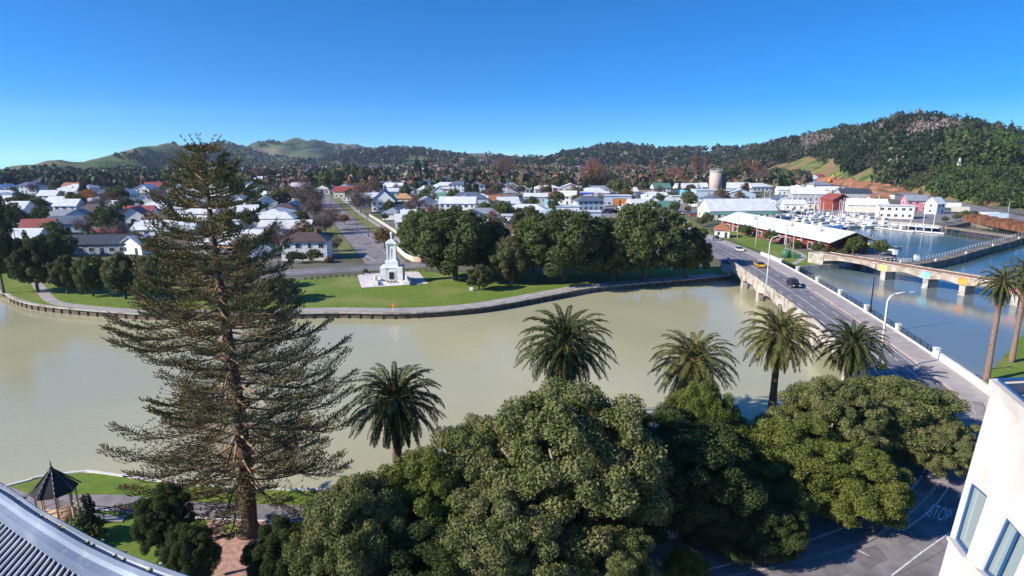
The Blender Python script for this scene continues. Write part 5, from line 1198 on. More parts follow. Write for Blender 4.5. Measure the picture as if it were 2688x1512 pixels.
# statue: soldier standing, one continuous surface
def skin(name, pts, edges, radii, m, parent, root=0, sub=1, **k):
    me = bpy.data.meshes.new(name); me.from_pydata(pts, edges, []); o = link(name, me, parent, **k); me.materials.append(m)
    s = o.modifiers.new('s', 'SKIN'); s.use_smooth_shade = True
    for i, r in enumerate(radii): me.skin_vertices[0].data[i].radius = (r, r)
    me.skin_vertices[0].data[root].use_root = True
    o.modifiers.new('u', 'SUBSURF').levels = sub; o.modifiers['u'].render_levels = sub
    return o
def figure(name, parent, loc, h, m, rz=0):
    s = h/1.8; p = [(0, 0, .95), (0, 0, 1.2), (0, 0, 1.45), (0, 0, 1.55), (0, -.02, 1.68), (.1, 0, .9), (.11, -.05, .5), (.12, 0, .06), (.13, -.13, .03), (-.1, 0, .9), (-.12, .05, .5), (-.13, .08, .06), (-.14, -.05, .03), (.17, 0, 1.42), (.2, -.06, 1.15), (.08, -.2, 1.05), (-.17, 0, 1.42), (-.2, -.06, 1.15), (-.08, -.2, 1.0)]
    e = [(0, 1), (1, 2), (2, 3), (3, 4), (0, 5), (5, 6), (6, 7), (7, 8), (0, 9), (9, 10), (10, 11), (11, 12), (2, 13), (13, 14), (14, 15), (2, 16), (16, 17), (17, 18)]
    r = [.15, .15, .17, .07, .11, .1, .075, .06, .05, .1, .075, .06, .05, .08, .06, .045, .08, .06, .045]
    return skin(name, [(x*s, y*s, z*s) for x, y, z in p], e, [q*s for q in r], m, parent, loc=loc, rz=rz)
figure('soldier_statue', ce, (0, 0, 10.35), 2.2, stone)
mb = MB(); mb.tube((.1, -.35, 10.35), (.02, -.25, 11.7), .05, n=6); mb.box(0, 0, 10.3, .9, .9, .12); mb.build('rifle_and_base', stone, ce)
for sx in (-1, 1):      # flanking lions
    pts = [(0, 0, .75), (0, -.9, .8), (0, -1.2, 1.25), (0, -1.55, 1.2), (.25, -1.0, .4), (.25, -1.7, .15), (-.25, -1.0, .4), (-.25, -1.7, .15), (0, .5, .55), (.3, .2, .3), (-.3, .2, .3)]
    mb = MB(); mb.box(sx*3.7, -2.7, .1, 1.5, 3.0, .85); mb.build('lion_plinth', stone, ce)
    skin('stone_lion', pts, [(0, 1), (1, 2), (2, 3), (1, 4), (4, 5), (1, 6), (6, 7), (0, 8), (8, 9), (8, 10)], [.42, .45, .4, .22, .16, .13, .16, .13, .32, .2, .2], stone, ce, loc=(sx*3.7, -2.0, .75), rz=0)
mb = MB(); 
for i in range(3): mb.lathe([(.35, .75), (.42, .85), (.35, .95)], 12, (-.9+.9*i, -3.0))
mb.build('wreaths', nmat('wreath', (.5, .1, .08), (.1, .3, .1), 8), ce)

# ---- river pavilion
g0 = P(160, 1376); gz = thing('pavilion', (g0.x, g0.y, 0), .25, 'octagonal timber pavilion with steep dark shingle roof and orange deck', 'pavilion', sc=.76)
shin = ribmat('dark_shingles', (.06, .055, .065), 6, 2, .8, .8, .5)
mb = MB(); n = 8; ze = 4.25; za = 6.6; R0 = 2.1
for i in range(n):
    a = i*math.pi/4+.39; b_ = (i+1)*math.pi/4+.39
    mb.add([(R0*math.cos(a), R0*math.sin(a), ze), (R0*math.cos(b_), R0*math.sin(b_), ze), (.12*math.cos(b_), .12*math.sin(b_), za), (.12*math.cos(a), .12*math.sin(a), za)], [(0, 1, 2, 3)])
    mb.add([(R0*math.cos(a), R0*math.sin(a), ze-.16), (R0*math.cos(b_), R0*math.sin(b_), ze-.16), (R0*math.cos(b_), R0*math.sin(b_), ze), (R0*math.cos(a), R0*math.sin(a), ze)], [(0, 1, 2, 3)])
    mb.add([(R0*math.cos(a), R0*math.sin(a), ze-.15), (0, 0, ze+.9), (R0*math.cos(b_), R0*math.sin(b_), ze-.15)], [(0, 1, 2)])
rf = mb.build('roof', shin, gz)
mb = MB()
for i in range(n): a = i*math.pi/4+.39; mb.tube((.12*math.cos(a), .12*math.sin(a), za+.02), ((R0+.25)*math.cos(a), (R0+.25)*math.sin(a), ze-.02), .07, n=6)
mb.build('ridge_caps', M['roofdark'], rf)
mb = MB(); mb.lathe([(.16, za-.1), (.2, za+.15), (.07, za+.3), (.04, za+.9), (.01, za+1.0)], 8); mb.build('finial', M['blackmetal'], rf)
tim = nmat('pavilion_timber', (.50, .30, .16), (.64, .42, .25), 2, .7)
for i in range(n): a = i*math.pi/4+.39; mb = MB(); mb.box(1.78*math.cos(a), 1.78*math.sin(a), 0, .15, .15, 4.3, a); mb.build('post', tim, gz)
mb = MB(); mb.lathe([(2.2, .75), (2.2, .95)], 8); mb.build('platform', tim, gz); mb = MB(); mb.lathe([(1.95, -.3), (1.95, .74)], 8, sm=False); mb.build('base_skirt', tim, gz)
for i in range(n):
    if i in (5, 6): continue
    a = i*math.pi/4+.39; b_ = (i+1)*math.pi/4+.39; mb = MB()
    for z in (1.25, 1.85): mb.tube((1.78*math.cos(a), 1.78*math.sin(a), z), (1.78*math.cos(b_), 1.78*math.sin(b_), z), .05, n=4)
    mb.build('rail', tim, gz)
mb = MB()
for i in range(n):
    a = i*math.pi/4+.39; b_ = (i+1)*math.pi/4+.39
    mb.tube((1.78*math.cos(a), 1.78*math.sin(a), 4.05), (1.78*math.cos(b_), 1.78*math.sin(b_), 4.05), .07, n=4)
mb.build('eave_beam', tim, gz)
mb = MB()
for k in range(5): mb.box(.9, -2.3-.32*k, .75-.16*k, 2.4, .32, .16)
mb.build('steps', tim, gz)
mb = MB(); A1 = Vector((2.0, .9, 0))
for k in range(9): q = A1+Vector((.55*k, -.12*k, 0)); mb.box(q.x, q.y, 0, .05, .05, 1.5-.06*k)
mb.tube((2, .9, 1.5), (6.4, -.06, 1.0), .045, n=5); mb.tube((2, .9, 1.0), (6.4, -.06, .5), .03, n=5); mb.build('ramp_railing', M['blackmetal'], gz)
mb = MB(); mb.add([(2, .6, .75), (2, -.6, .75), (6.4, -1.4, .1), (6.4, -.2, .1)], [(0, 1, 2, 3)]); mb.build('ramp', M['pavement'], gz)
tpx('shrub0', 560, 1500, 1.6, name='shrub', label='dark shrub in shade right of the pavilion steps') if False else None
q = P(225, 1425); tree('shrub0', q.x, q.y, 1.3, name='shrub', label='clipped grey-green shrub in front of the pavilion', cat='shrub')

# ---- hotel roof at the camera, bottom left (curved parapet with ribbed roof)
ZR = 24.0
ho = smooth_line([tuple(P(x, y, ZR)[:2]) for x, y in ((-260, 1150), (-110, 1210), (0, 1263), (94, 1327), (159, 1362), (242, 1407), (341, 1453), (427, 1484), (506, 1512), (640, 1556), (900, 1640))], 6)
hi = smooth_line([tuple(P(x, y, ZR)[:2]) for x, y in ((-330, 1190), (-160, 1250), (-40, 1300), (40, 1351), (110, 1398), (180, 1442), (250, 1478), (320, 1512), (400, 1545), (520, 1592), (800, 1690))], 6)
rt = thing('hotel_roof', (0, 0, 0), label='curved pale blue roof edge with dark ribbed sheet roof at bottom left', cat='roof')
def lerp2(A, B, t): return [(a[0]*(1-t)+b[0]*t, a[1]*(1-t)+b[1]*t) for a, b in zip(A, B)]
gal = nmat('weathered_blue_flashing', (.13, .17, .24), (.25, .295, .37), 1.0, .5, c3=(.40, .38, .34), scale3=2.5, spec=.4, mix3=(.6, .8), detail=10)
prof = [(0, -.35), (0, -.02), (.07, .0), (.1, -.08), (.15, -.1), (.42, -.1), (.45, -.02), (.5, 0), (.54, -.1), (.66, -.16), (1, -.18), (1, -.45)]
mb = MB(); 
for (t0, z0), (t1, z1) in zip(prof[:-1], prof[1:]):
    mb.strip([(*p, ZR+z1) for p in lerp2(ho, hi, t1)], [(*p, ZR+z0) for p in lerp2(ho, hi, t0)])
mb.strip([(*p, ZR-.3) for p in ho], [(*p, ZR-3.2) for p in offset(ho, -.05)])
mb.build('parapet_gutter', gal, rt)
mb = MB(); lich = lerp2(ho, hi, .1)
for i in range(5, len(lich)-3, 5):
    for k in range(6): mb.lathe([(.035, ZR-.09), (.03, ZR-.072), (.01, ZR-.07)], 6, (lich[i][0]+rng.normal()*.07, lich[i][1]+rng.normal()*.05))
mb.build('lichen_patches', nmat('lichen', (.5, .42, .12), (.42, .45, .3), 20, .95), rt)
mb = MB(); mb.box(-56, 8, 0, 12, 28, 20); mb.box(-56, 8, 20, 12.6, 28.6, .6); mb.build('unseen_shade_block', M['cream'], rt)  # unseen hotel block out of frame, added and sized to shade the garden
dirr = Vector(P(180, 1512, ZR)[:2])-Vector(P(240, 1425, ZR)[:2]); dirr.normalize()
dn = nmat('dark_roof_sheet', (.012, .014, .022), (.03, .032, .045), 2, .6)
mb = MB(); rr_ = [(p[0], p[1]) for p in hi]
L2 = [(p[0]+dirr.x*9, p[1]+dirr.y*9) for p in rr_]
mb.strip([(*p, ZR-.42) for p in rr_], [(*p, ZR-.25) for p in L2]); mb.build('roof_sheet', dn, rt)
pts_ = []; acc = 0
for i in range(len(hi)-1):
    a, b_ = Vector(hi[i]), Vector(hi[i+1]); d = (b_-a).length
    while acc < d: pts_.append(a+(b_-a)*(acc/d)); acc += .15
    acc -= d
mb = MB(); sx_ = Vector((-dirr.y, dirr.x))
for q in pts_:
    a = q+dirr*.0; e = q+dirr*9; w0, w1, hh = .02, .014, .03
    vs = [(a.x-sx_.x*w0, a.y-sx_.y*w0, ZR-.42), (a.x-sx_.x*w1, a.y-sx_.y*w1, ZR-.42+hh), (a.x+sx_.x*w1, a.y+sx_.y*w1, ZR-.42+hh), (a.x+sx_.x*w0, a.y+sx_.y*w0, ZR-.42)]
    ve = [(x+dirr.x*9, y+dirr.y*9, z+.17) for x, y, z in vs]
    mb.add(vs+ve, [(0, 1, 5, 4), (1, 2, 6, 5), (2, 3, 7, 6), (0, 3, 2, 1)])
mb.build('ribs', nmat('pale_rib', (.42, .44, .50), (.6, .62, .68), 3, .5), rt)

# ---- hotel tower wing, right
stucco = nmat('cream_stucco', (.60, .55, .51), (.68, .63, .585), 3, .9, detail=12, bump=.15, c3=(.53, .475, .43), scale3=.35)
ZT = 21.5
A_ = P(2609, 1003, ZT); B_ = P(2688, 1070, ZT)
hd = (B_-A_); hd.z = 0; hd.normalize()
Lw = 9.0
A2 = PY(2464, 1512, A_.y-.4); dn_ = (A2-A_)
nrm = hd.cross(dn_).normalized()
if nrm.x > 0: nrm = -nrm
def WP(px, py):   # photo pixel on that wall's plane -> point
    r = P(px, py, 0)-Vector((0, 0, CH)); o = Vector((0, 0, CH)); t = (A_-o).dot(nrm)/r.dot(nrm); return o+r*t
tw = thing('hotel_wing', (0, 0, 0), label='cream stucco hotel wing with blue framed windows at right', cat='building')
S = 22/abs(dn_.z)
TL = A_; TR = A_+hd*Lw; BL = A_+dn_*S; BR = BL+hd*Lw
inn = -nrm; back_ = Vector((1, .15, 0))*9
# wall with two window openings: build as strips around the openings in wall coordinates
def wc(p): d = p-A_; vv = dn_.normalized(); h_ = d.dot(hd); w2 = d.dot(vv)
def toUV(p):
    vv = dn_.normalized(); d = p-A_; a = hd.dot(vv); x = d.dot(hd); y = d.dot(vv); det = 1-a*a; return ((x-a*y)/det, (y-a*x)/det)
def fromUV(u, v, off=0): return A_+hd*u+dn_.normalized()*v+nrm*off
W1 = [WP(*q) for q in ((2545, 1262), (2592, 1302), (2536, 1462), (2501, 1414))]
W2 = [WP(*q) for q in ((2637, 1352), (2700, 1425), (2640, 1560), (2573, 1495))]
from mathutils import geometry as geo
outer = [toUV(q) for q in (TL, TR, BR, BL)]
def hole(W, inset=0): return [toUV(q) for q in W]
loops = [[Vector((u, v, 0)) for u, v in outer], [Vector((u, v, 0)) for u, v in hole(W1)], [Vector((u, v, 0)) for u, v in hole(W2)]]
flat = [p for l in loops for p in l]; tr = geo.tessellate_polygon(loops)
mb = MB(); mb.add([fromUV(p.x, p.y) for p in flat], [tuple(f) for f in tr])
for W in (W1, W2):
    for i in range(4): a, b_ = W[i], W[(i+1) % 4]; mb.add([a, b_, b_+inn*.28, a+inn*.28], [(0, 1, 2, 3)])
mb.add([TL, BL, BL+back_, TL+back_], [(0, 1, 2, 3)]); DZ = Vector((0, 0, -.05)); mb.add([TR+DZ, BR, BR+back_, TR+back_+DZ], [(0, 3, 2, 1)]); mb.add([TL+back_+DZ, BL+back_, BR+back_, TR+back_+DZ], [(0, 1, 2, 3)])
mb.build('stucco_wall', stucco, tw)
blue = mat('blue_frame', (.02, .09, .25), .35, .1, .5)
hg = mat('pale_hotel_glass', (.30, .36, .36), .12, 0, .8)
for W, nm in ((W1, 1), (W2, 2)):
    cc = sum(W, Vector())/4; mb = MB(); fr = .07
    o_ = [q+inn*.16 for q in W]; i_ = [q+(cc-q).normalized()*.14+inn*.16 for q in W]
    for i in range(4):
        j = (i+1) % 4; mb.add([o_[i], o_[j], i_[j], i_[i], o_[i]+nrm*fr, o_[j]+nrm*fr, i_[j]+nrm*fr, i_[i]+nrm*fr], [(0, 1, 2, 3), (4, 5, 6, 7), (0, 1, 5, 4), (1, 2, 6, 5), (2, 3, 7, 6), (3, 0, 4, 7)])
    if nm == 2:
        m0 = (W[0]+W[1])/2+inn*.1; m1 = (W[2]+W[3])/2+inn*.1; mb.tube(m0, m1, .05, n=4)
    f = mb.build('window_frame', blue, tw)
    mb = MB(); mb.add([q+inn*.2 for q in W], [(0, 1, 2, 3)]); mb.build('pane', hg, f)
mb = MB(); h_ = .0
cop = [TL+nrm*.12-hd*.12, TR+nrm*.12, TR-nrm*.25, TL-nrm*.25-hd*.12]
up = Vector((0, 0, .0)); mb.add([q+Vector((0, 0, -.42)) for q in cop]+[q+Vector((0, 0, .06)) for q in cop], [(0, 1, 2, 3), (4, 5, 6, 7), (0, 1, 5, 4), (1, 2, 6, 5), (2, 3, 7, 6), (3, 0, 4, 7)])
bk = TL+Vector((1, .12, 0))*9; mb.add([TL+nrm*.12-hd*.12+Vector((0, 0, .06)), bk+Vector((0, .1, .06)), bk+Vector((0, -.3, .06)), TL-nrm*.25+hd*.2+Vector((0, 0, .06))], [(0, 1, 2, 3)])
mb.add([TL+nrm*.12-hd*.12+Vector((0, 0, .06)), bk+Vector((0, .1, .06)), bk+Vector((0, .1, -.42)), TL+nrm*.12-hd*.12+Vector((0, 0, -.42))], [(0, 1, 2, 3)])
mb.build('parapet_coping', stucco, tw)
mb = MB(); mb.tube(TL+Vector((.1, -.1, .12)), bk+Vector((0, 0, .12)), .07, n=6); mb.tube(TL+Vector((.1, -.1, .12)), TR+Vector((.15, 0, .12)), .05, n=6); mb.build('coping_rail', blue, tw)
mb = MB(); mb.add([TL+inn*.3+Vector((0, 0, -.5)), TR+inn*.3+Vector((0, 0, -.5)), TR+back_+Vector((0, 0, -.5)), TL+back_+Vector((0, 0, -.5))], [(0, 1, 2, 3)]); mb.build('roof_terrace', nmat('terrace_boards', (.10, .08, .07), (.3, .22, .18), 1.5, .9, stretch=(6, 1, 1)), tw)

# ---- STOP on the street and lane lines
def text_mesh(s, size, m, name, ext=0):
    cu = bpy.data.curves.new(name, 'FONT'); cu.body = s; cu.size = size; cu.align_x = 'CENTER'; cu.align_y = 'CENTER'; cu.extrude = ext
    o = bpy.data.objects.new(name, cu); C.objects.link(o); dg = bpy.context.evaluated_depsgraph_get(); me = bpy.data.meshes.new_from_object(o.evaluated_get(dg))
    bpy.data.objects.remove(o); me.materials.clear(); me.materials.append(m); return me
stop = text_mesh('STOP', 1.5, M['paint'], 'stop_marking', .001)
sc_ = P(2466, 1350, .06); e1 = P(2494, 1371, .06)-P(2455, 1358, .06); so_ = link('stop_marking', stop, loc=(sc_.x, sc_.y, .11), rz=math.atan2(e1.y, e1.x), kind='structure', sc=(.42, 2.5, 1))
max_z = .1
ribbon('street_line', [tuple(P(x, y)[:2]) for x, y in ((2340, 1514), (2420, 1452), (2500, 1396), (2540, 1350))], .13, max_z, M['paint'])
ribbon('street_line', smooth_line([tuple(P(x, y)[:2]) for x, y in ((2505, 1225), (2498, 1262), (2470, 1310), (2425, 1356), (2370, 1395))], 5), .13, max_z, M['paint'])
ribbon('street_line', [tuple(P(x, y)[:2]) for x, y in ((2340, 1370), (2388, 1390))], .12, max_z, M['paint'])
ribbon('street_line', [tuple(P(x, y)[:2]) for x, y in ((2240, 1440), (2280, 1462))], .12, max_z, M['paint'])
ribbon('street_kerb', smooth_line([tuple(P(x, y)[:2]) for x, y in ((2500, 1180), (2470, 1260), (2400, 1340), (2280, 1420), (2120, 1470), (1950, 1510), (1800, 1540))], 5), .3, .15, M['pavement'])
sheet('street_garden', q2([(2480, 1180), (2455, 1260), (2385, 1335), (2265, 1412), (2110, 1458), (1940, 1500), (1700, 1540), (1500, 1540), (1700, 1300), (2200, 1150), (2440, 1120)]), .03, M['soil']) if False else None

patch = nmat('asphalt_patch', (.15, .135, .14), (.21, .19, .195), 1.5, .95)
for l in (((2345, 1400), (2400, 1385), (2430, 1410), (2370, 1435)), ((2240, 1452), (2300, 1432), (2330, 1470), (2270, 1500)), ((2440, 1330), (2470, 1300), (2490, 1320), (2465, 1350)), ((2150, 1490), (2200, 1476), (2230, 1505), (2180, 1520))):
    sheet('asphalt_patch', q2(l), .098, patch)
for W in (W1, W2):
    mb = MB(); a = W[3]+nrm*.02; b_ = W[2]+nrm*.02; e = (b_-a).normalized()*.12; dn2 = dn_.normalized()*.12
    mb.add([a-e, b_+e, b_+e+dn2, a-e+dn2, a-e+nrm*.14, b_+e+nrm*.14, b_+e+dn2+nrm*.14, a-e+dn2+nrm*.14], [(0, 1, 2, 3), (4, 5, 6, 7), (0, 1, 5, 4), (1, 2, 6, 5), (2, 3, 7, 6), (3, 0, 4, 7)]); mb.build('sill', stucco, tw)
# ---- cars
def car(loc, rz, col, name='car', label=None, suv=False, group=None, sc=1.):
    t_ = thing(name, loc, rz, label, 'car', group, sc); Lc, Wc = 4.4, 1.8; H1 = .95 if suv else .82; H2 = 1.68 if suv else 1.42
    paint = CARM[col]
    prof = [(-2.2, .35), (-2.2, H1*.8), (-2.05, H1), (-1.1, H1+.06), (1.9, H1), (2.15, H1*.85), (2.2, .35)]
    sec = [(x, z) for x, z in prof]; mb = MB(); n = len(sec)
    vs = [(x, -Wc/2*(.93 if abs(x) > 2 else 1), z) for x, z in sec]+[(x, Wc/2*(.93 if abs(x) > 2 else 1), z) for x, z in sec]
    mb.add(vs, [tuple(range(n)), tuple(range(2*n-1, n-1, -1))]+[(i, n+i, n+i+1, i+1) for i in range(n-1)]+[(0, n-1, 2*n-1, n)])
    top = [(-1.25, H1+.03), (-.55, H2), (.9 if not suv else 1.5, H2-.02), (1.75 if not suv else 2.0, H1+.02)]
    r = [( .45*0-.5, H2+.0), (.85 if not suv else 1.45, H2-.01)]
    mb.add([(-.5, -.62, H2+.02), (.88 if not suv else 1.48, -.62, H2), (.88 if not suv else 1.48, .62, H2), (-.5, .62, H2+.02), (-.5, -.62, H2-.03), (.88 if not suv else 1.48, -.62, H2-.05), (.88 if not suv else 1.48, .62, H2-.05), (-.5, .62, H2-.03)], [(0, 1, 2, 3), (0, 4, 5, 1), (1, 5, 6, 2), (2, 6, 7, 3), (3, 7, 4, 0)])
    body = mb.build('body', paint, t_)
    mb = MB(); vs = [(x, -(.82 if z < H1+.1 else .64), z) for x, z in top]+[(x, (.82 if z < H1+.1 else .64), z) for x, z in top]
    mb.add(vs, [(0, 1, 2, 3), (7, 6, 5, 4), (0, 4, 5, 1), (1, 5, 6, 2), (2, 6, 7, 3)]); mb.build('windows', CARM['glass'], t_)
    for x in (-1.35, 1.35):
        for y in (-1, 1):
            mb = MB(); mb.tube((x, y*.68, .33), (x, y*.9, .33), .33, n=14); w_ = mb.build('wheel', M['rubber'], t_)
            mb = MB(); mb.tube((x, y*.89, .33), (x, y*.915, .33), .2, n=10); mb.build('rim', M['steel'], w_)
    for y in (-.62, .62):
        mb = MB(); mb.box(-2.17, y, .55, .12, .36, .16); mb.build('headlight', M['trim'], t_)
        mb = MB(); mb.box(2.17, y, .55, .1, .34, .16); mb.build('tail_light', CARM['redlamp'], t_)
    return t_
CARM = {k: mat('car_paint_'+k, c, .25, .1, .6) for k, c in dict(black=(.012, .013, .016), grey=(.10, .11, .12), white=(.75, .75, .74), yellow=(.75, .42, .01), red=(.45, .02, .02), blue=(.03, .10, .32), silver=(.45, .47, .5)).items()}
CARM['glass'] = mat('car_glass', (.02, .025, .03), .08, 0, .8); CARM['redlamp'] = mat('red_lamp', (.35, .01, .01), .3)
def road_pt(px, py, dz=0):
    z = 2.8
    for _ in range(6): p = P(px, py, z); z = Dz(p.y)+(.02 if p.y > 160 else 0)
    return P(px, py, z)
def heading(y): return math.atan2(20, ((Lx(y+10)+Rx(y+10))-(Lx(y-10)+Rx(y-10)))/2)
# cars point their nose (-x side) along travel; approach camera: nose towards -Y
for px, py, col, lb, suv, toward in ((2082, 752, 'black', 'black four wheel drive car in the middle of the bridge', True, True), (1993, 700, 'yellow', 'bright yellow car at the far end of the bridge', False, False), (1940, 659, 'white', 'white car on the road just beyond the bridge', False, True), (1880, 631, 'grey', 'dark grey car passing the small brown-roofed kiosk', True, True)):
    q = road_pt(px, py); hdg = heading(q.y); car(q, hdg if toward else hdg+math.pi, col, label=lb, suv=suv)
q = P(2490, 575); 
for i, (px, py, col, rz) in enumerate(((1575, 545, 'white', .1), (1602, 560, 'black', .3), (1620, 552, 'grey', 1.2), (1560, 556, 'silver', .1), (1538, 540, 'white', 1.5), (1520, 536, 'red', 1.4), (1660, 556, 'black', .5), (1755, 566, 'grey', .2), (1800, 562, 'white', .2), (1820, 568, 'red', .1), (1778, 570, 'white', .1), (1700, 566, 'black', .4), (1418, 600, 'silver', .1), (1385, 606, 'white', .2), (1230, 598, 'blue', .1),
        (2160, 512, 'white', .3), (2190, 514, 'red', .3), (2205, 508, 'silver', .2), (2640, 583, 'white', .3), (2655, 588, 'silver', .3), (2620, 581, 'blue', .3), (2560, 572, 'white', .2), (2020, 506, 'white', .1), (2050, 508, 'silver', .1), (2080, 510, 'white', .1), (2110, 515, 'grey', .1), (460, 738, 'red', .1), (505, 735, 'white', .1), (520, 728, 'blue', .1), (430, 720, 'red', .2), (1150, 575, 'white', 0), (735, 640, 'white', 1.4), (2030, 588, 'white', .2), (2350, 660, 'white', .3))):
    p = P(px, py); c_ = car((p.x, p.y, .05), rz, col, group='parked cars'); c_['auto'] = {'black': 'parked black car', 'grey': 'parked grey car', 'white': 'parked white car', 'silver': 'parked silver car', 'red': 'parked red car', 'blue': 'parked blue car'}[col]

# ---- lamp posts and poles
def lamp_post(x, y, z, h, arm, rz, m, label=None, r=.09, double=False, name='street_lamp'):
    t_ = thing(name, (x, y, z), rz, label, 'street lamp'); mb = MB()
    mb.path([(0, 0, -.1), (0, 0, h*.9), (arm*.08, 0, h*.96), (arm*.3, 0, h)], [r*1.3, r, r*.8, r*.7], 8); mb.build('pole', m, t_)
    for s in ((1, -1) if double else (1,)):
        mb = MB(); mb.path([(s*arm*.3, 0, h), (s*arm*.7, 0, h+.12), (s*arm, 0, h+.15)] if not double else [(0, 0, h), (s*arm*.5, 0, h+.1), (s*arm, 0, h+.15)], [r*.7, r*.6, r*.5], 6); mb.build('arm', m, t_)
        mb = MB(); mb.box(s*(arm+.3), 0, h+.06, .75, .28, .12); mb.build('lamp_head', m, t_)
    return t_
def lamp_px(pb, pt, zb, arm, m, label, rz=0, double=False, **k):
    p = P(*pb, zb); h = PY(pt[0], pt[1], p.y).z-zb; return lamp_post(p.x, p.y, zb, h, arm, rz, m, label, double=double, **k)
galv = nmat('pale_grey_pole', (.52, .52, .52), (.62, .62, .62), 2, .5)
lamp_px((2010, 768), (2022, 622), 3.5, 2, galv, 'pale curved street lamp on the far part of the bridge parapet', 0, r=.13)
lamp_px((2308, 962), (2345, 772), 3.6, 3, galv, 'tall pale curved street lamp on the near part of the bridge', .2, r=.15)
p = P(2281, 807, 3.9); mb = MB(); h = PY(2292, 693, p.y).z-3.7
t_ = thing('bridge_banner_pole', (p.x+.3, p.y, 3.2), 0, 'thin dark pole standing on the bridge railing', 'pole'); mb.path([(0, 0, 0), (0, 0, h+.5)], [.12, .06], 8); mb.build('shaft', M['blackmetal'], t_); mb = MB(); mb.lathe([(.2, 0), (.22, .6), (.12, .8)], 8); mb.build('base_collar', M['blackmetal'], t_)
for i, (b_, tpx_, lb) in enumerate((((1098, 693), (1102, 608), 'white street lamp at the corner right of the memorial'), ((1935, 625), (1937, 556), 'tall lamp by the roadside lawn, nearest the kiosk'), ((1983, 648), (1985, 568), 'tall lamp between the road and the long white roof'), ((2062, 655), (2057, 592), 'slim lamp in front of the red building wall'), ((2081, 660), (2082, 610), 'short lamp by the green utility box'))):
    lamp_px(b_, tpx_, .1, 1.6, galv, lb, (0, .1, .1, 0, 0)[i], r=.12, double=i in (2, 3))
for i, (b_, tp_) in enumerate((((1586, 556), (1587, 508)), ((1498, 547), (1499, 495)), ((1671, 535), (1668, 498)), ((1655, 533), (1655, 510)), ((1720, 550), (1718, 512)), ((1245, 560), (1246, 545)), ((1330, 520), (1327, 475)), ((1297, 504), (1296, 478)), ((2230, 500), (2230, 478)), ((2346, 505), (2347, 475)), ((2570, 535), (2570, 512)), ((2646, 560), (2646, 535)), ((1180, 520), (1181, 497)), ((2080, 585), (2080, 550)), ((1830, 570), (1831, 530)))):
    p = P(*b_); h = max(6, PY(*tp_, p.y).z); o = lamp_post(p.x, p.y, 0, h, 1.8, (0, .2, 3.1, 0, 3)[i % 5], galv, None, r=.14, name='street_lamp'); o['auto'] = 'tall street lamp'; o['group'] = 'street lamps of the town'
# wooden power poles along the side street
wood = nmat('power_pole_wood', (.13, .10, .075), (.23, .19, .15), 3, .9)
for (px, py), (tx, ty) in (((967, 623), (966, 566)), ((937, 598), (935, 556)), ((917, 580), (916, 535)), ((893, 558), (891, 518)), ((870, 540), (869, 505)), ((733, 725), (735, 640)), ((52, 700), (48, 600)), ((825, 590), (823, 545)), ((1246, 640), (1243, 545))):
    p = P(px, py); h = max(6.5, min(11, PY(tx, ty, p.y).z)); t_ = thing('power_pole', (p.x, p.y, 0), .4, None, 'power pole', 'wooden power poles'); t_['auto'] = 'brown wooden power pole'
    mb = MB(); mb.path([(0, 0, -.2), (0, 0, h)], [.17, .11], 8); mb.build('pole', wood, t_); mb = MB(); mb.box(0, 0, h-.7, 2.2, .12, .14); mb.build('crossarm', wood, t_)
# fences of the side street
fe = thing('picket_fence', (0, 0, 0), label='long pale fence running along the right side of the side street', cat='fence')
fl = [(p[0]+14.6, p[1]+2) for p in side if 187 < p[1] < 330]
mb = MB(); mb.strip([(*p, 0) for p in fl], [(*p, 1.3) for p in fl]); mb.strip([(p[0]+.12, p[1], 1.3) for p in fl], [(p[0]+.12, p[1], 0) for p in fl]); mb.strip([(*p, 1.3) for p in fl], [(p[0]+.12, p[1], 1.3) for p in fl]); mb.build('panels', ribmat('fence_boards', (.52, .52, .40), 6, 1, .7), fe)
mb = MB()
for i in range(0, len(fl)-1):
    for f in (0, .33, .66): q = Vector(fl[i]).lerp(Vector(fl[i+1]), f); mb.box(q.x, q.y, 0, .25, .25, 1.55)
mb.build('posts', M['trim'], fe)
cw = thing('garden_wall', (0, 0, 0), label='cream rendered garden wall with peach panel at the street corner', cat='wall')
cl = [tuple(P(x, y)[:2]) for x, y in ((1040, 655), (1063, 676), (1085, 687), (1106, 688))]
mb = MB()
for a, b_ in zip(cl[:-1], cl[1:]):
    a = Vector(a); b_ = Vector(b_); d = b_-a; c_ = (a+b_)/2; mb.box(c_.x, c_.y, 0, d.length+.1, .2, 1.45, math.atan2(d.y, d.x))
mb.build('rendered_wall', M['cream'], cw)
mb = MB(); a = Vector(cl[2]); b_ = Vector(cl[3]); c_ = (a+b_)/2; d = b_-a; mb.box(c_.x, c_.y-.12, .1, d.length-.4, .06, 1.2, math.atan2(d.y, d.x)); mb.build('painted_panel', nmat('peach_panel', (.75, .40, .25), (.8, .5, .35), 3), cw)
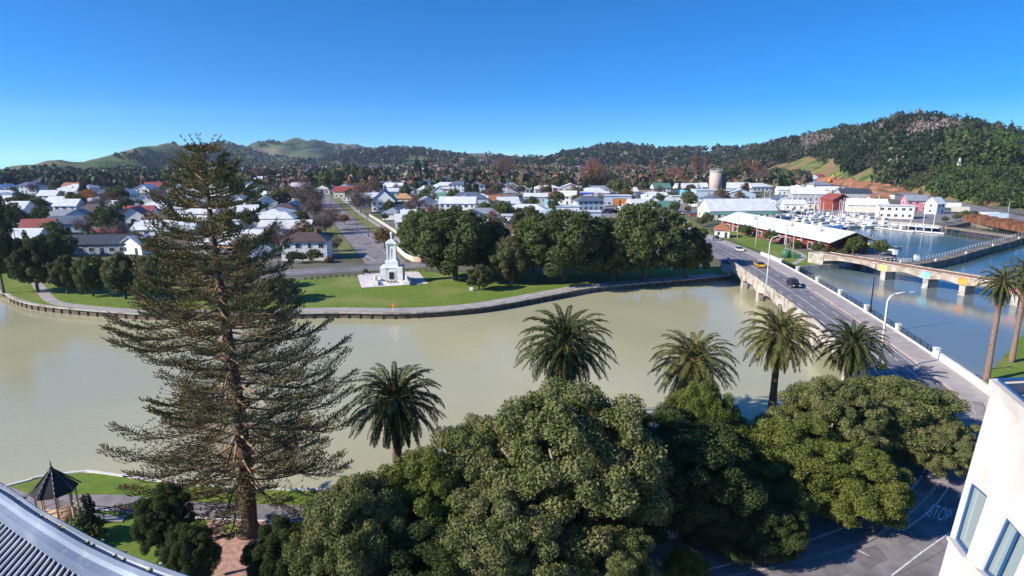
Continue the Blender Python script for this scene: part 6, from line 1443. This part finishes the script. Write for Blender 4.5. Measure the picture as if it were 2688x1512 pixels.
# radio mast, obelisk, hut on the hill
q = PY(2455, 330, yrD(2455)-8); t_ = thing('radio_mast', (q.x, q.y, q.z-8), 0, 'lattice radio mast standing on the hilltop', 'mast'); h = PY(2455, 296, q.y).z-q.z+8; mb = MB()
for a in range(3): mb.tube((1.4*math.cos(a*2.1), 1.4*math.sin(a*2.1), 0), (.5*math.cos(a*2.1), .5*math.sin(a*2.1), h), .4, n=4)
for i in range(int(h/2)):
    for a in range(3): z = i*2; r0 = 1.1-.75*z/h; r1 = 1.1-.75*(z+2)/h; mb.tube((r0*math.cos(a*2.1), r0*math.sin(a*2.1), z), (r1*math.cos(a*2.1+2.1), r1*math.sin(a*2.1+2.1), z+2), .1, n=4)
mb.build('lattice', M['steel'], t_)
for zf, s in ((.55, 1.6), (.75, 2.2), (.92, 1.4)): mb = MB(); mb.box(s*.5, 0, h*zf, s, .8, 2.2); mb.box(-s*.5, 0, h*zf-1, .6, .8, 2.2); mb.build('antenna', M['steel'], t_)
q = PY(2518, 431, ybD(2518)+85); t_ = thing('obelisk', (q.x, q.y, q.z), 0, 'white stone obelisk in a clearing on the wooded hillside', 'monument'); hh = (PY(2518, 408, q.y).z-q.z)*.6; mb = MB(); mb.box(0, 0, -4, 1.9, 1.9, 4.6); mb.build('base', M['whiteconc'], t_); mb = MB(); mb.add([(-.7, -.7, .6), (.7, -.7, .6), (.7, .7, .6), (-.7, .7, .6), (-.5, -.5, hh), (.5, -.5, hh), (.5, .5, hh), (-.5, .5, hh), (0, 0, hh+1)], [(0, 1, 5, 4), (1, 2, 6, 5), (2, 3, 7, 6), (3, 0, 4, 7), (4, 5, 8), (5, 6, 8), (6, 7, 8), (7, 4, 8)]); mb.build('shaft', M['whiteconc'], t_)
# red earth bank with digger below the hill
ear = nmat('red_earth', (.26, .10, .06), (.42, .18, .10), .15, .95, c3=(.07, .08, .03), scale3=.1, detail=10)
def bank(name, pl, w_, h, m, label=None, cat=None, kind=None, seed=0):
    mb = MB(); n = len(pl); rows = 5; G = []
    for i, p in enumerate(pl):
        d = (Vector(pl[min(i+1, n-1)])-Vector(pl[max(i-1, 0)])).normalized(); q = Vector((-d.y, d.x)); row = []
        for j in range(rows):
            t = j/(rows-1); hh = h*math.sin(math.pi*t)*min(1, i/4, (n-1-i)/4)*(.6+.8*abs(mn.noise(Vector((i*.7+seed, j*.9, 1)))))
            row.append((p[0]+q.x*w_*t, p[1]+q.y*w_*t, hh-.1))
        G.append(row)
    for a, b_ in zip(G[:-1], G[1:]): mb.strip(a, b_)
    o = link(name, mb.mesh(name, m), label=label, cat=cat, kind=kind); return o
bank('red_earth_bank', smooth_line([P(x, y)[:2] for x, y in ((1985, 462), (2060, 468), (2130, 476), (2190, 484), (2250, 494), (2330, 505))], 8), 24, 7, ear, kind='structure')
bank('red_earth_bank', smooth_line([P(x, y)[:2] for x, y in ((2235, 500), (2290, 506), (2330, 512))], 5), 12, 4, ear, kind='structure', seed=7)
q = P(2178, 487); dg = thing('excavator', (q.x, q.y, 3), .4, 'orange excavator with raised arm on the red earth bank', 'excavator'); ory = mat('machine_orange', (.75, .3, .03), .5)
mb = MB(); mb.box(0, 0, 1, 4, 2.8, 1.6); mb.box(-.8, -.8, 2.6, 1.5, 1.2, 1.4); mb.build('cab_body', ory, dg)
mb = MB(); mb.box(0, -1.2, 0, 4.6, .7, 1); mb.box(0, 1.2, 0, 4.6, .7, 1); mb.build('tracks', M['rubber'], dg)
mb = MB(); mb.path([(1, 0, 2), (3, 0, 8), (6, 0, 9)], [.5, .45, .35], 6); mb.path([(6, 0, 9), (7.4, 0, 4)], [.35, .25], 6); mb.build('boom', ory, dg); mb = MB(); mb.box(7.4, 0, 2.9, 1.2, 1.2, 1.2); mb.build('bucket', M['darktimber'], dg)
# white retaining blocks / fence by the yard
wb = thing('white_wall', (0, 0, 0), label='long low white wall of blocks below the red earth bank', cat='wall')
mb = MB()
wl_ = smooth_line([tuple(P(x, y)[:2]) for x, y in ((2032, 492), (2100, 502), (2170, 512), (2215, 508))], 6)
for i, (a, b_) in enumerate(zip(wl_[:-1], wl_[1:])):
    a = Vector(a); b_ = Vector(b_); c_ = (a+b_)/2; mb.box(c_.x, c_.y, 0, (b_-a).length*.92, 1.2, 3.2+(i % 3)*.9, math.atan2((b_-a).y, (b_-a).x))
mb.build('blocks', M['whiteconc'], wb)
# rust-red timber stacks at far right quay
rs = thing('log_stack', (0, 0, 0), label='long rust-brown stack of sawn timber on the right quay', cat='timber stack')
a = P(2565, 583); b_ = P(2760, 620); d = b_-a; ra = math.atan2(d.y, d.x); c_ = (a+b_)/2
mb = MB()
for i in range(14):
    q = a+d*((i+.5)/14); mb.box(q.x, q.y+4, 0, d.length/14*(.86+.1*math.sin(i*5)), 7, 3+.8*math.sin(i*2.3), ra)
mb.build('packs', ribmat('rusty_packs', (.34, .14, .07), 3, 2, .9, 1., .6), rs)
mb = MB()
for i in range(15): q = a+d*(i/14); mb.box(q.x+.3, q.y+.3, 0, .3, .3, 3.4, ra)
mb.build('uprights', M['darktimber'], rs)
# port road on the right
pr = [tuple(P(x, y)[:2]) for x, y in ((2080, 474), (2260, 500), (2330, 503), (2420, 508), (2520, 530), (2600, 548), (2700, 572), (2850, 600))]
sheet('port_road', smooth_line(pr, 3)+[tuple(P(x, y)[:2]) for x, y in ((2850, 612), (2700, 582), (2600, 556), (2500, 538), (2400, 516), (2330, 510), (2250, 508), (2080, 480))], .035, M['asphalt2'])
# containers/sheds by the port
for i, (px, py, col) in enumerate(((2445, 546, 'cream'), (2520, 556, 'cream'), (2595, 572, 'white'), (2618, 575, 'paleblue'), (2500, 545, 'white'), (2330, 522, 'white'))):
    q = P(px, py); t_ = thing('container', (q.x, q.y, 0), -.2, None, 'container', 'containers on the port yard'); t_['auto'] = {'cream': 'cream', 'white': 'white', 'paleblue': 'pale blue'}[col]+' container'
    mb = MB(); mb.box(0, 0, .1, 8, 2.6, 2.7); mb.build('box', M[col], t_); mb = MB(); mb.box(-4.03, 0, .25, .06, 2.3, 2.4); mb.build('doors', M['greywall'], t_)
# billboard, fuel canopy, signs
q = P(1626, 552); bb_ = thing('billboard', (q.x, q.y, 0), 0, 'orange billboard with dark figures by the car yard', 'billboard')
w_ = 30*q.y/FPX*1.03; zt = PY(1626, 522, q.y).z; zb = PY(1626, 539, q.y).z
mb = MB(); mb.box(0, 0, zb, w_, .35, zt-zb); mb.build('panel', mat('billboard_orange', (.75, .25, .04), .6), bb_)
mb = MB(); mb.box(0, .1, zb-.25, w_+.5, .3, .25); mb.box(0, .1, zt, w_+.5, .3, .25); mb.box(-w_/2-.15, .1, zb, .3, .3, zt-zb); mb.box(w_/2+.15, .1, zb, .3, .3, zt-zb); mb.box(0, .2, 0, .5, .5, zb); mb.build('frame', M['roofdark'], bb_)
mb = MB(); mb.box(0, -.2, zb+.1, .9, .05, 2.2); mb.lathe([(.05, zb+2.3), (.4, zb+2.5), (.3, zb+2.9), (.05, zb+3)], 8, (0, -.2)); mb.box(-w_*.3, -.2, zb+1.3, w_*.22, .05, .25); mb.box(w_*.3, -.2, zb+1.3, w_*.22, .05, .25); mb.build('printed_figures', M['roofbrown'], bb_)
q = P(1528, 528); cn = thing('fuel_station_canopy', (q.x, q.y, 0), 0, 'blue and white flat canopy of the fuel station on posts', 'canopy')
mb = MB(); mb.box(-3, 2, 5, 21, 10, .9); mb.build('blue_canopy', mat('royal_blue', (.03, .12, .55), .5), cn); mb = MB(); mb.box(9, 5, 5.2, 20, 9, .8); mb.build('white_canopy', M['white'], cn)
for x in (-11, -4, 3, 10, 17): mb = MB(); mb.box(x, 2, 0, .5, .5, 5.1); mb.build('post', M['trim'], cn)
for x in (-7, 0, 7): mb = MB(); mb.box(x, 1, .1, 1, .6, 1.7); mb.build('fuel_pump', M['roofred'], cn)
q = P(1457, 532); sg = thing('price_sign', (q.x, q.y, 0), 0, 'tall dark sign tower with red panel beside the brick-ended building', 'sign'); mb = MB(); mb.box(0, 0, 0, 3.2, .6, 9.5); mb.build('tower', M['roofdark'], sg); mb = MB(); mb.box(.3, -.33, 4, 1.8, .06, 4.6); mb.build('panel', mat('sign_red', (.4, .03, .06), .6), sg); mb = MB(); mb.box(-1.7, 0, 0, .35, .7, 10); mb.box(1.7, 0, 0, .35, .7, 10); mb.build('side_posts', M['trim'], sg)
q = P(1439, 556); q.y -= 4; sg = thing('wall_mural', (q.x, q.y, 0), -.1, 'pale blue painted mural panel on the tall grey building', 'mural'); mb = MB(); mb.box(0, .12, .8, 5.2, .08, 6.2); mb.build('board', mat('mural_blue', (.35, .62, .75), .7), sg); mb = MB(); mb.add([(-1.8, .05, 3), (-.5, .05, 4.8), (.8, .05, 3.2), (1.8, .05, 4.2), (2.2, .05, 3), (0, .05, 2.4)], [(0, 1, 2, 3, 4, 5)]); mb.build('painted_peaks', M['white'], sg)
q = P(1804.6, 532); 
bl_ = thing('painted_wall', (q.x, q.y+.2, 0), 0, 'bright sky-blue painted end wall of the works building', 'wall'); mb = MB(); mb.box(-.3, 9.4, .2, .25, 18.4, 7.4); mb.build('blue_face', nmat('sky_blue_paint', (.10, .38, .62), (.16, .45, .68), .5, .7), bl_); mb = MB(); mb.box(-.46, 6, .3, .06, 8, 2); mb.build('low_mural', nmat('mural_paint', (.6, .3, .2), (.3, .5, .6), 1.2), bl_)
# verandah of the broad white shed
q = P(1945, 578); vr = thing('verandah', (q.x, q.y-2.2, 0), .1, 'green roofed verandah along the front of the broad white shed', 'verandah'); mb = MB(); mb.add([(-18, 0, 3.0), (20, 0, 3.0), (20, 4, 3.9), (-18, 4, 3.9), (-18, 0, 2.85), (20, 0, 2.85)], [(0, 1, 2, 3), (4, 5, 1, 0)]); mb.build('roof', M['roofgreen'], vr)
for x in range(-17, 21, 4): mb = MB(); mb.box(x, .2, 0, .25, .25, 3); mb.build('post', M['trim'], vr)
# utility box, small park items
q = P(2062, 676); ub = thing('utility_box', (q.x, q.y, 0), 0, 'green round-topped utility tank beside the bridge footpath', 'utility box'); grn = mat('utility_green', (.06, .16, .10), .5); mb = MB(); mb.lathe([(1.3, 0), (1.3, 2.1), (1.1, 2.3), (.1, 2.4)], 16); mb.build('tank', grn, ub); mb = MB(); mb.box(2.6, -1, 0, 2.4, 1.4, 1.1); mb.build('cabinet', grn, ub)
q = P(1237, 763); bn = thing('litter_bin', (q.x, q.y, 0), 0, 'small slatted litter bin beside the pollarded tree stump', 'bin'); mb = MB(); mb.box(0, 0, .1, .8, .6, .9); mb.build('bin_body', M['trim'], bn); mb = MB(); mb.box(0, 0, 1.0, .9, .7, .12); mb.build('lid', M['roofdark'], bn)
q = P(1033, 815); bn = thing('life_ring_post', (q.x, q.y, 0), 0, 'small orange and white life ring post on the far promenade', 'post'); mb = MB(); mb.tube((0, 0, 0), (0, 0, 1.4), .08); mb.build('pole', M['trim'], bn); mb = MB(); mb.box(0, -.1, .7, .5, .2, .7); mb.build('box', mat('signal_orange', (.8, .2, .04), .5), bn)
q = P(2304, 957, 3.9); sg = thing('road_sign', (q.x+.4, q.y-.6, 2.9), 0, 'yellow warning sign fixed near the nearest bridge lamp', 'sign'); mb = MB(); mb.box(0, 0, .6, .9, .06, .75); mb.build('plate', mat('sign_yellow', (.8, .55, .02), .5), sg); mb = MB(); mb.tube((0, .08, -.1), (0, .08, 1.3), .05, n=6); mb.build('post', M['steel'], sg); mb = MB(); mb.box(0, -.04, 1.0, .6, .02, .07); mb.box(0, -.04, .85, .6, .02, .07); mb.build('lettering', M['blackmetal'], sg)
q = P(2312, 690-23, .6); 
for px, py, nm, lb in ((2405, 683, 'white_kiosk', 'small white box kiosk on the breakwater'), (2349, 668, 'white_kiosk', 'white framed landing hut at the start of the breakwater')):
    q = P(px, py, .9); t_ = thing(nm, (q.x, q.y, .9), 0, lb, 'kiosk'); mb = MB(); mb.box(0, 0, 0, 1.0, 1.0, 1.5); mb.build('body', M['trim'], t_); mb = MB(); mb.box(0, 0, 1.5, 1.2, 1.2, .1); mb.build('roof', M['greywall'], t_)
q = P(2275, 652); t_ = thing('yellow_buoy', (q.x, q.y, 0), 0, 'bright yellow buoy stored at the end of the red building', 'buoy'); mb = MB(); mb.lathe([(.1, 0), (1.0, .2), (1.1, 1.2), (.8, 1.8), (.15, 2.0)], 14); mb.build('float', mat('buoy_yellow', (.8, .6, .02), .5), t_); mb = MB(); mb.tube((0, 0, 2), (0, 0, 2.6), .1); mb.build('eye', M['steel'], t_)
q = P(2290, 655); t_ = thing('mooring_pole', (q.x, q.y, -2), 0, 'single dark mooring pole at the harbour edge by the yellow buoy', 'pole'); mb = MB(); mb.path([(0, 0, 0), (0, 0, PY(2290, 613, q.y).z+2)], [.22, .16], 8); mb.build('shaft', M['darktimber'], t_); mb = MB(); mb.lathe([(.24, 2.5), (.26, 2.9)], 8); mb.build('band', M['steel'], t_)

# ---- boats
def boat(x, y, rz, L0, hullc, cabin, mast, label=None, group=None, auto=None, cover=None):
    t_ = thing('boat', (x, y, WZ), rz, label, 'boat', group); 
    if auto: t_['auto'] = auto
    B = L0*.29; mb = MB(); secs = []
    for u, w_, zt, zb in ((-.5, .8, .9, .05), (-.25, 1, .85, -.15), (.1, 1, .95, -.2), (.35, .66, 1.1, -.15), (.5, .04, 1.35, .5)):
        secs.append([(u*L0, -B/2*w_, zt), (u*L0, -B/2*w_*.75, zb), (u*L0, B/2*w_*.75, zb), (u*L0, B/2*w_, zt)])
    for a, b_ in zip(secs[:-1], secs[1:]): mb.strip(a, b_)
    mb.add(secs[0], [(0, 1, 2, 3)]); mb.build('hull', M[hullc] if hullc in M else CARM[hullc], t_)
    mb = MB()
    for a, b_ in zip(secs[:-1], secs[1:]): mb.add([a[0], b_[0], b_[3], a[3]], [(0, 1, 2, 3)])
    mb.build('boat_deck', M['trim'], t_)
    if cabin:
        mb = MB(); c0_, c1_ = (-.15*L0, .2*L0) if mast else (-.2*L0, .15*L0); hh = .7 if mast else 1.5
        v0 = [(c0_, -B*.3, .9), (c1_, -B*.26, .95), (c1_, B*.26, .95), (c0_, B*.3, .9)]; v1 = [(c0_+.1, -B*.27, .9+hh), (c1_-.5, -B*.22, .9+hh), (c1_-.5, B*.22, .9+hh), (c0_+.1, B*.27, .9+hh)]
        mb.add(v0+v1, [(4, 5, 6, 7), (0, 1, 5, 4), (1, 2, 6, 5), (2, 3, 7, 6), (3, 0, 4, 7)]); cb = mb.build('cabin', M['white'], t_)
        mb = MB(); z = .9+hh*.5
        for s in (-1, 1): mb.box((c0_+c1_)/2-.1, s*(B*.282), z, (c1_-c0_)*.55, .05, hh*.32)
        mb.box(c1_-.22, 0, z, .06, B*.42, hh*.3); mb.build('cabin_window', M['glass'], cb)
    if cover: mb = MB(); mb.add([(-.45*L0, -B*.4, 1.0), (.3*L0, -B*.35, 1.1), (.3*L0, B*.35, 1.1), (-.45*L0, B*.4, 1.0), (-.4*L0, 0, 1.8), (.25*L0, 0, 1.9)], [(0, 1, 5, 4), (2, 3, 4, 5), (1, 2, 5), (3, 0, 4)]); mb.build('boat_cover', cover, t_)
    if mast: mb = MB(); mb.tube((.05*L0, 0, .9), (.05*L0, 0, L0*1.15), .14, .08, n=6); mb.tube((.05*L0, 0, 2.1), (-.4*L0, 0, 2.1), .1, n=6); mb.build('mast', M['trim'], t_)
    else: mb = MB(); mb.tube((-.1*L0, 0, .9), (-.12*L0, 0, 4.2), .05, n=5); mb.build('aerial', M['steel'], t_)
    return t_
blue_cover = nmat('blue_tarpaulin', (.02, .12, .35), (.04, .18, .5), 1, .6)
boat(*P(2195, 603, WZ)[:2], .25, 11, 'blue', False, False, 'boat under a bright blue cover nearest the long white roof', cover=blue_cover)
boat(*P(2240, 586, WZ)[:2], 1.2, 13, 'blue', True, False, 'blue hulled fishing boat in the middle of the marina')
boat(*P(2270, 578, WZ)[:2], .3, 12, 'white', True, False, 'white fishing boat with blue cabin stripe by the wharf building')
specs = []
for r_i, (x0, y0, x1, y1, n_) in enumerate(((1995, 560, 2120, 578, 12), (2010, 552, 2150, 566, 13), (2060, 556, 2230, 574, 12), (2150, 576, 2300, 590, 12), (2180, 568, 2330, 584, 12), (2240, 590, 2360, 600, 8), (2000, 546, 2110, 551, 8), (2110, 590, 2200, 600, 8), (2090, 583, 2215, 607, 8), (2130, 570, 2260, 590, 9), (2040, 566, 2150, 590, 9), (2160, 580, 2250, 600, 7), (2230, 584, 2330, 594, 7), (2290, 592, 2400, 600, 4), (2380, 596, 2460, 604, 3), (1990, 548, 2060, 552, 4))):
    for i in range(n_):
        t = (i+.5)/n_; px = x0+(x1-x0)*t; py = y0+(y1-y0)*t+rng.uniform(-2, 2)
        specs.append((px, py))
done = [P(2195, 603, WZ), P(2240, 586, WZ), P(2270, 578, WZ)]
for i, (px, py) in enumerate(specs):
    q = P(px, py, WZ)
    if any((q.x-a.x)**2+(q.y-a.y)**2 < 4.2**2 for a in done): continue
    done.append(q); sail = rng.random() < .5; hc = str(rng.choice(['white', 'white', 'white', 'blue', 'cream', 'red'], p=[.4, .2, .1, .14, .1, .06])); L0 = rng.uniform(7, 12)
    boat(q.x, q.y, rng.choice([.25, .25+math.pi, .2]), L0, hc, True, sail, group='boats moored in the marina', auto=('%s hulled yacht' if sail else '%s motor boat') % hc)
for i, (pa, pb) in enumerate((((1990, 562), (2210, 596)), ((2000, 555), (2255, 580)), ((2090, 592), (2225, 614)), ((2300, 596), (2400, 608)), ((2380, 604), (2480, 612)))):
    a = P(*pa, WZ+.4); b_ = P(*pb, WZ+.4); d = b_-a; ra = math.atan2(d.y, d.x); c_ = (a+b_)/2; t_ = thing('jetty', (0, 0, 0), 0, None, 'jetty', 'floating jetties of the marina'); t_['auto'] = 'long pale floating jetty'
    mb = MB(); mb.box(c_.x, c_.y, WZ+.15, d.length, 1.8, .35, ra); mb.build('walkway', M['whiteconc'], t_); mb = MB()
    for k in range(int(d.length/7)+1): q = a+d*(k*7/d.length); mb.tube((q.x, q.y+1, WZ-1), (q.x, q.y+1, WZ+2.3), .18, n=7)
    mb.build('piles', M['timber'], t_)
mb = MB(); a = P(2330, 560, .5); 
# ---- haze
hz = bpy.data.materials.new('haze_air'); hz.use_nodes = True; t = hz.node_tree; t.nodes.clear(); pv = t.nodes.new('ShaderNodeVolumePrincipled'); mo = t.nodes.new('ShaderNodeOutputMaterial')
pv.inputs['Color'].default_value = (.62, .78, 1, 1); pv.inputs['Density'].default_value = 7e-5; pv.inputs['Anisotropy'].default_value = .1; t.links.new(pv.outputs[0], mo.inputs['Volume'])
mb = MB(); mb.add([(x, y, z) for z in (-700, 420) for x, y in ((-6000, -400), (6000, -400), (6000, 5600), (-6000, 5600))], [(0, 3, 2, 1), (4, 5, 6, 7), (0, 1, 5, 4), (1, 2, 6, 5), (2, 3, 7, 6), (3, 0, 4, 7)])
HAZE = link('haze', mb.mesh('haze', hz), kind='stuff', label='thin blue air haze over the whole town and hills', cat='haze')
# ================================================================ labels that single out every repeat
ORD = ['first', 'second', 'third', 'fourth', 'fifth', 'sixth', 'seventh', 'eighth', 'ninth', 'tenth', 'eleventh', 'twelfth', 'thirteenth', 'fourteenth', 'fifteenth', 'sixteenth', 'seventeenth', 'eighteenth', 'nineteenth', 'twentieth', 'twenty-first', 'twenty-second', 'twenty-third', 'twenty-fourth']
def zone_of(o):
    l = o.matrix_world.translation if o.parent else o.location
    x, y = toPx((l.x, l.y, 0)); Y = l.y
    side_ = ('left of the big pine' if x < 330 else 'behind the big pine' if x < 660 else 'left of the tree-lined street' if x < 830 else 'right of the tree-lined street' if x < 990 else 'behind the memorial' if x < 1150 else 'behind the dark park trees' if x < 1400 else 'around the fuel station' if x < 1660 else 'left of the silo' if x < 1850 else 'right of the silo' if x < 2000 else 'around the marina' if x < 2400 else 'by the right quay')
    dep = ('near' if Y < 235 else 'set back' if Y < 310 else 'midway' if Y < 400 else 'farther' if Y < 520 else 'far' if Y < 700 else 'most distant')
    return side_, dep, x
from collections import defaultdict
Z = defaultdict(list)
for o in C.objects:
    if 'auto' in o and o.parent is None:
        s, d, x = zone_of(o); Z[(o['auto'], s, d)].append((x, o))
def ordname(i, n):
    if n == 1: return 'only'
    if i == 0: return 'leftmost'
    if i == n-1: return 'rightmost'
    return (ORD[i] if i < 24 else 'twenty-fifth')+' from left'
for (a, s, d), l in Z.items():
    l.sort(key=lambda q: q[0]); n = len(l)
    for i, (x, o) in enumerate(l):
        o['label'] = ('%s %s, %s' % (a, s, d)) if n == 1 else ('%s of the %s %s %s' % (ordname(i, n), d, a+'s', s))
        del o['auto']
for o in C.objects:
    if 'auto' in o: del o['auto']
# bollards get plain places
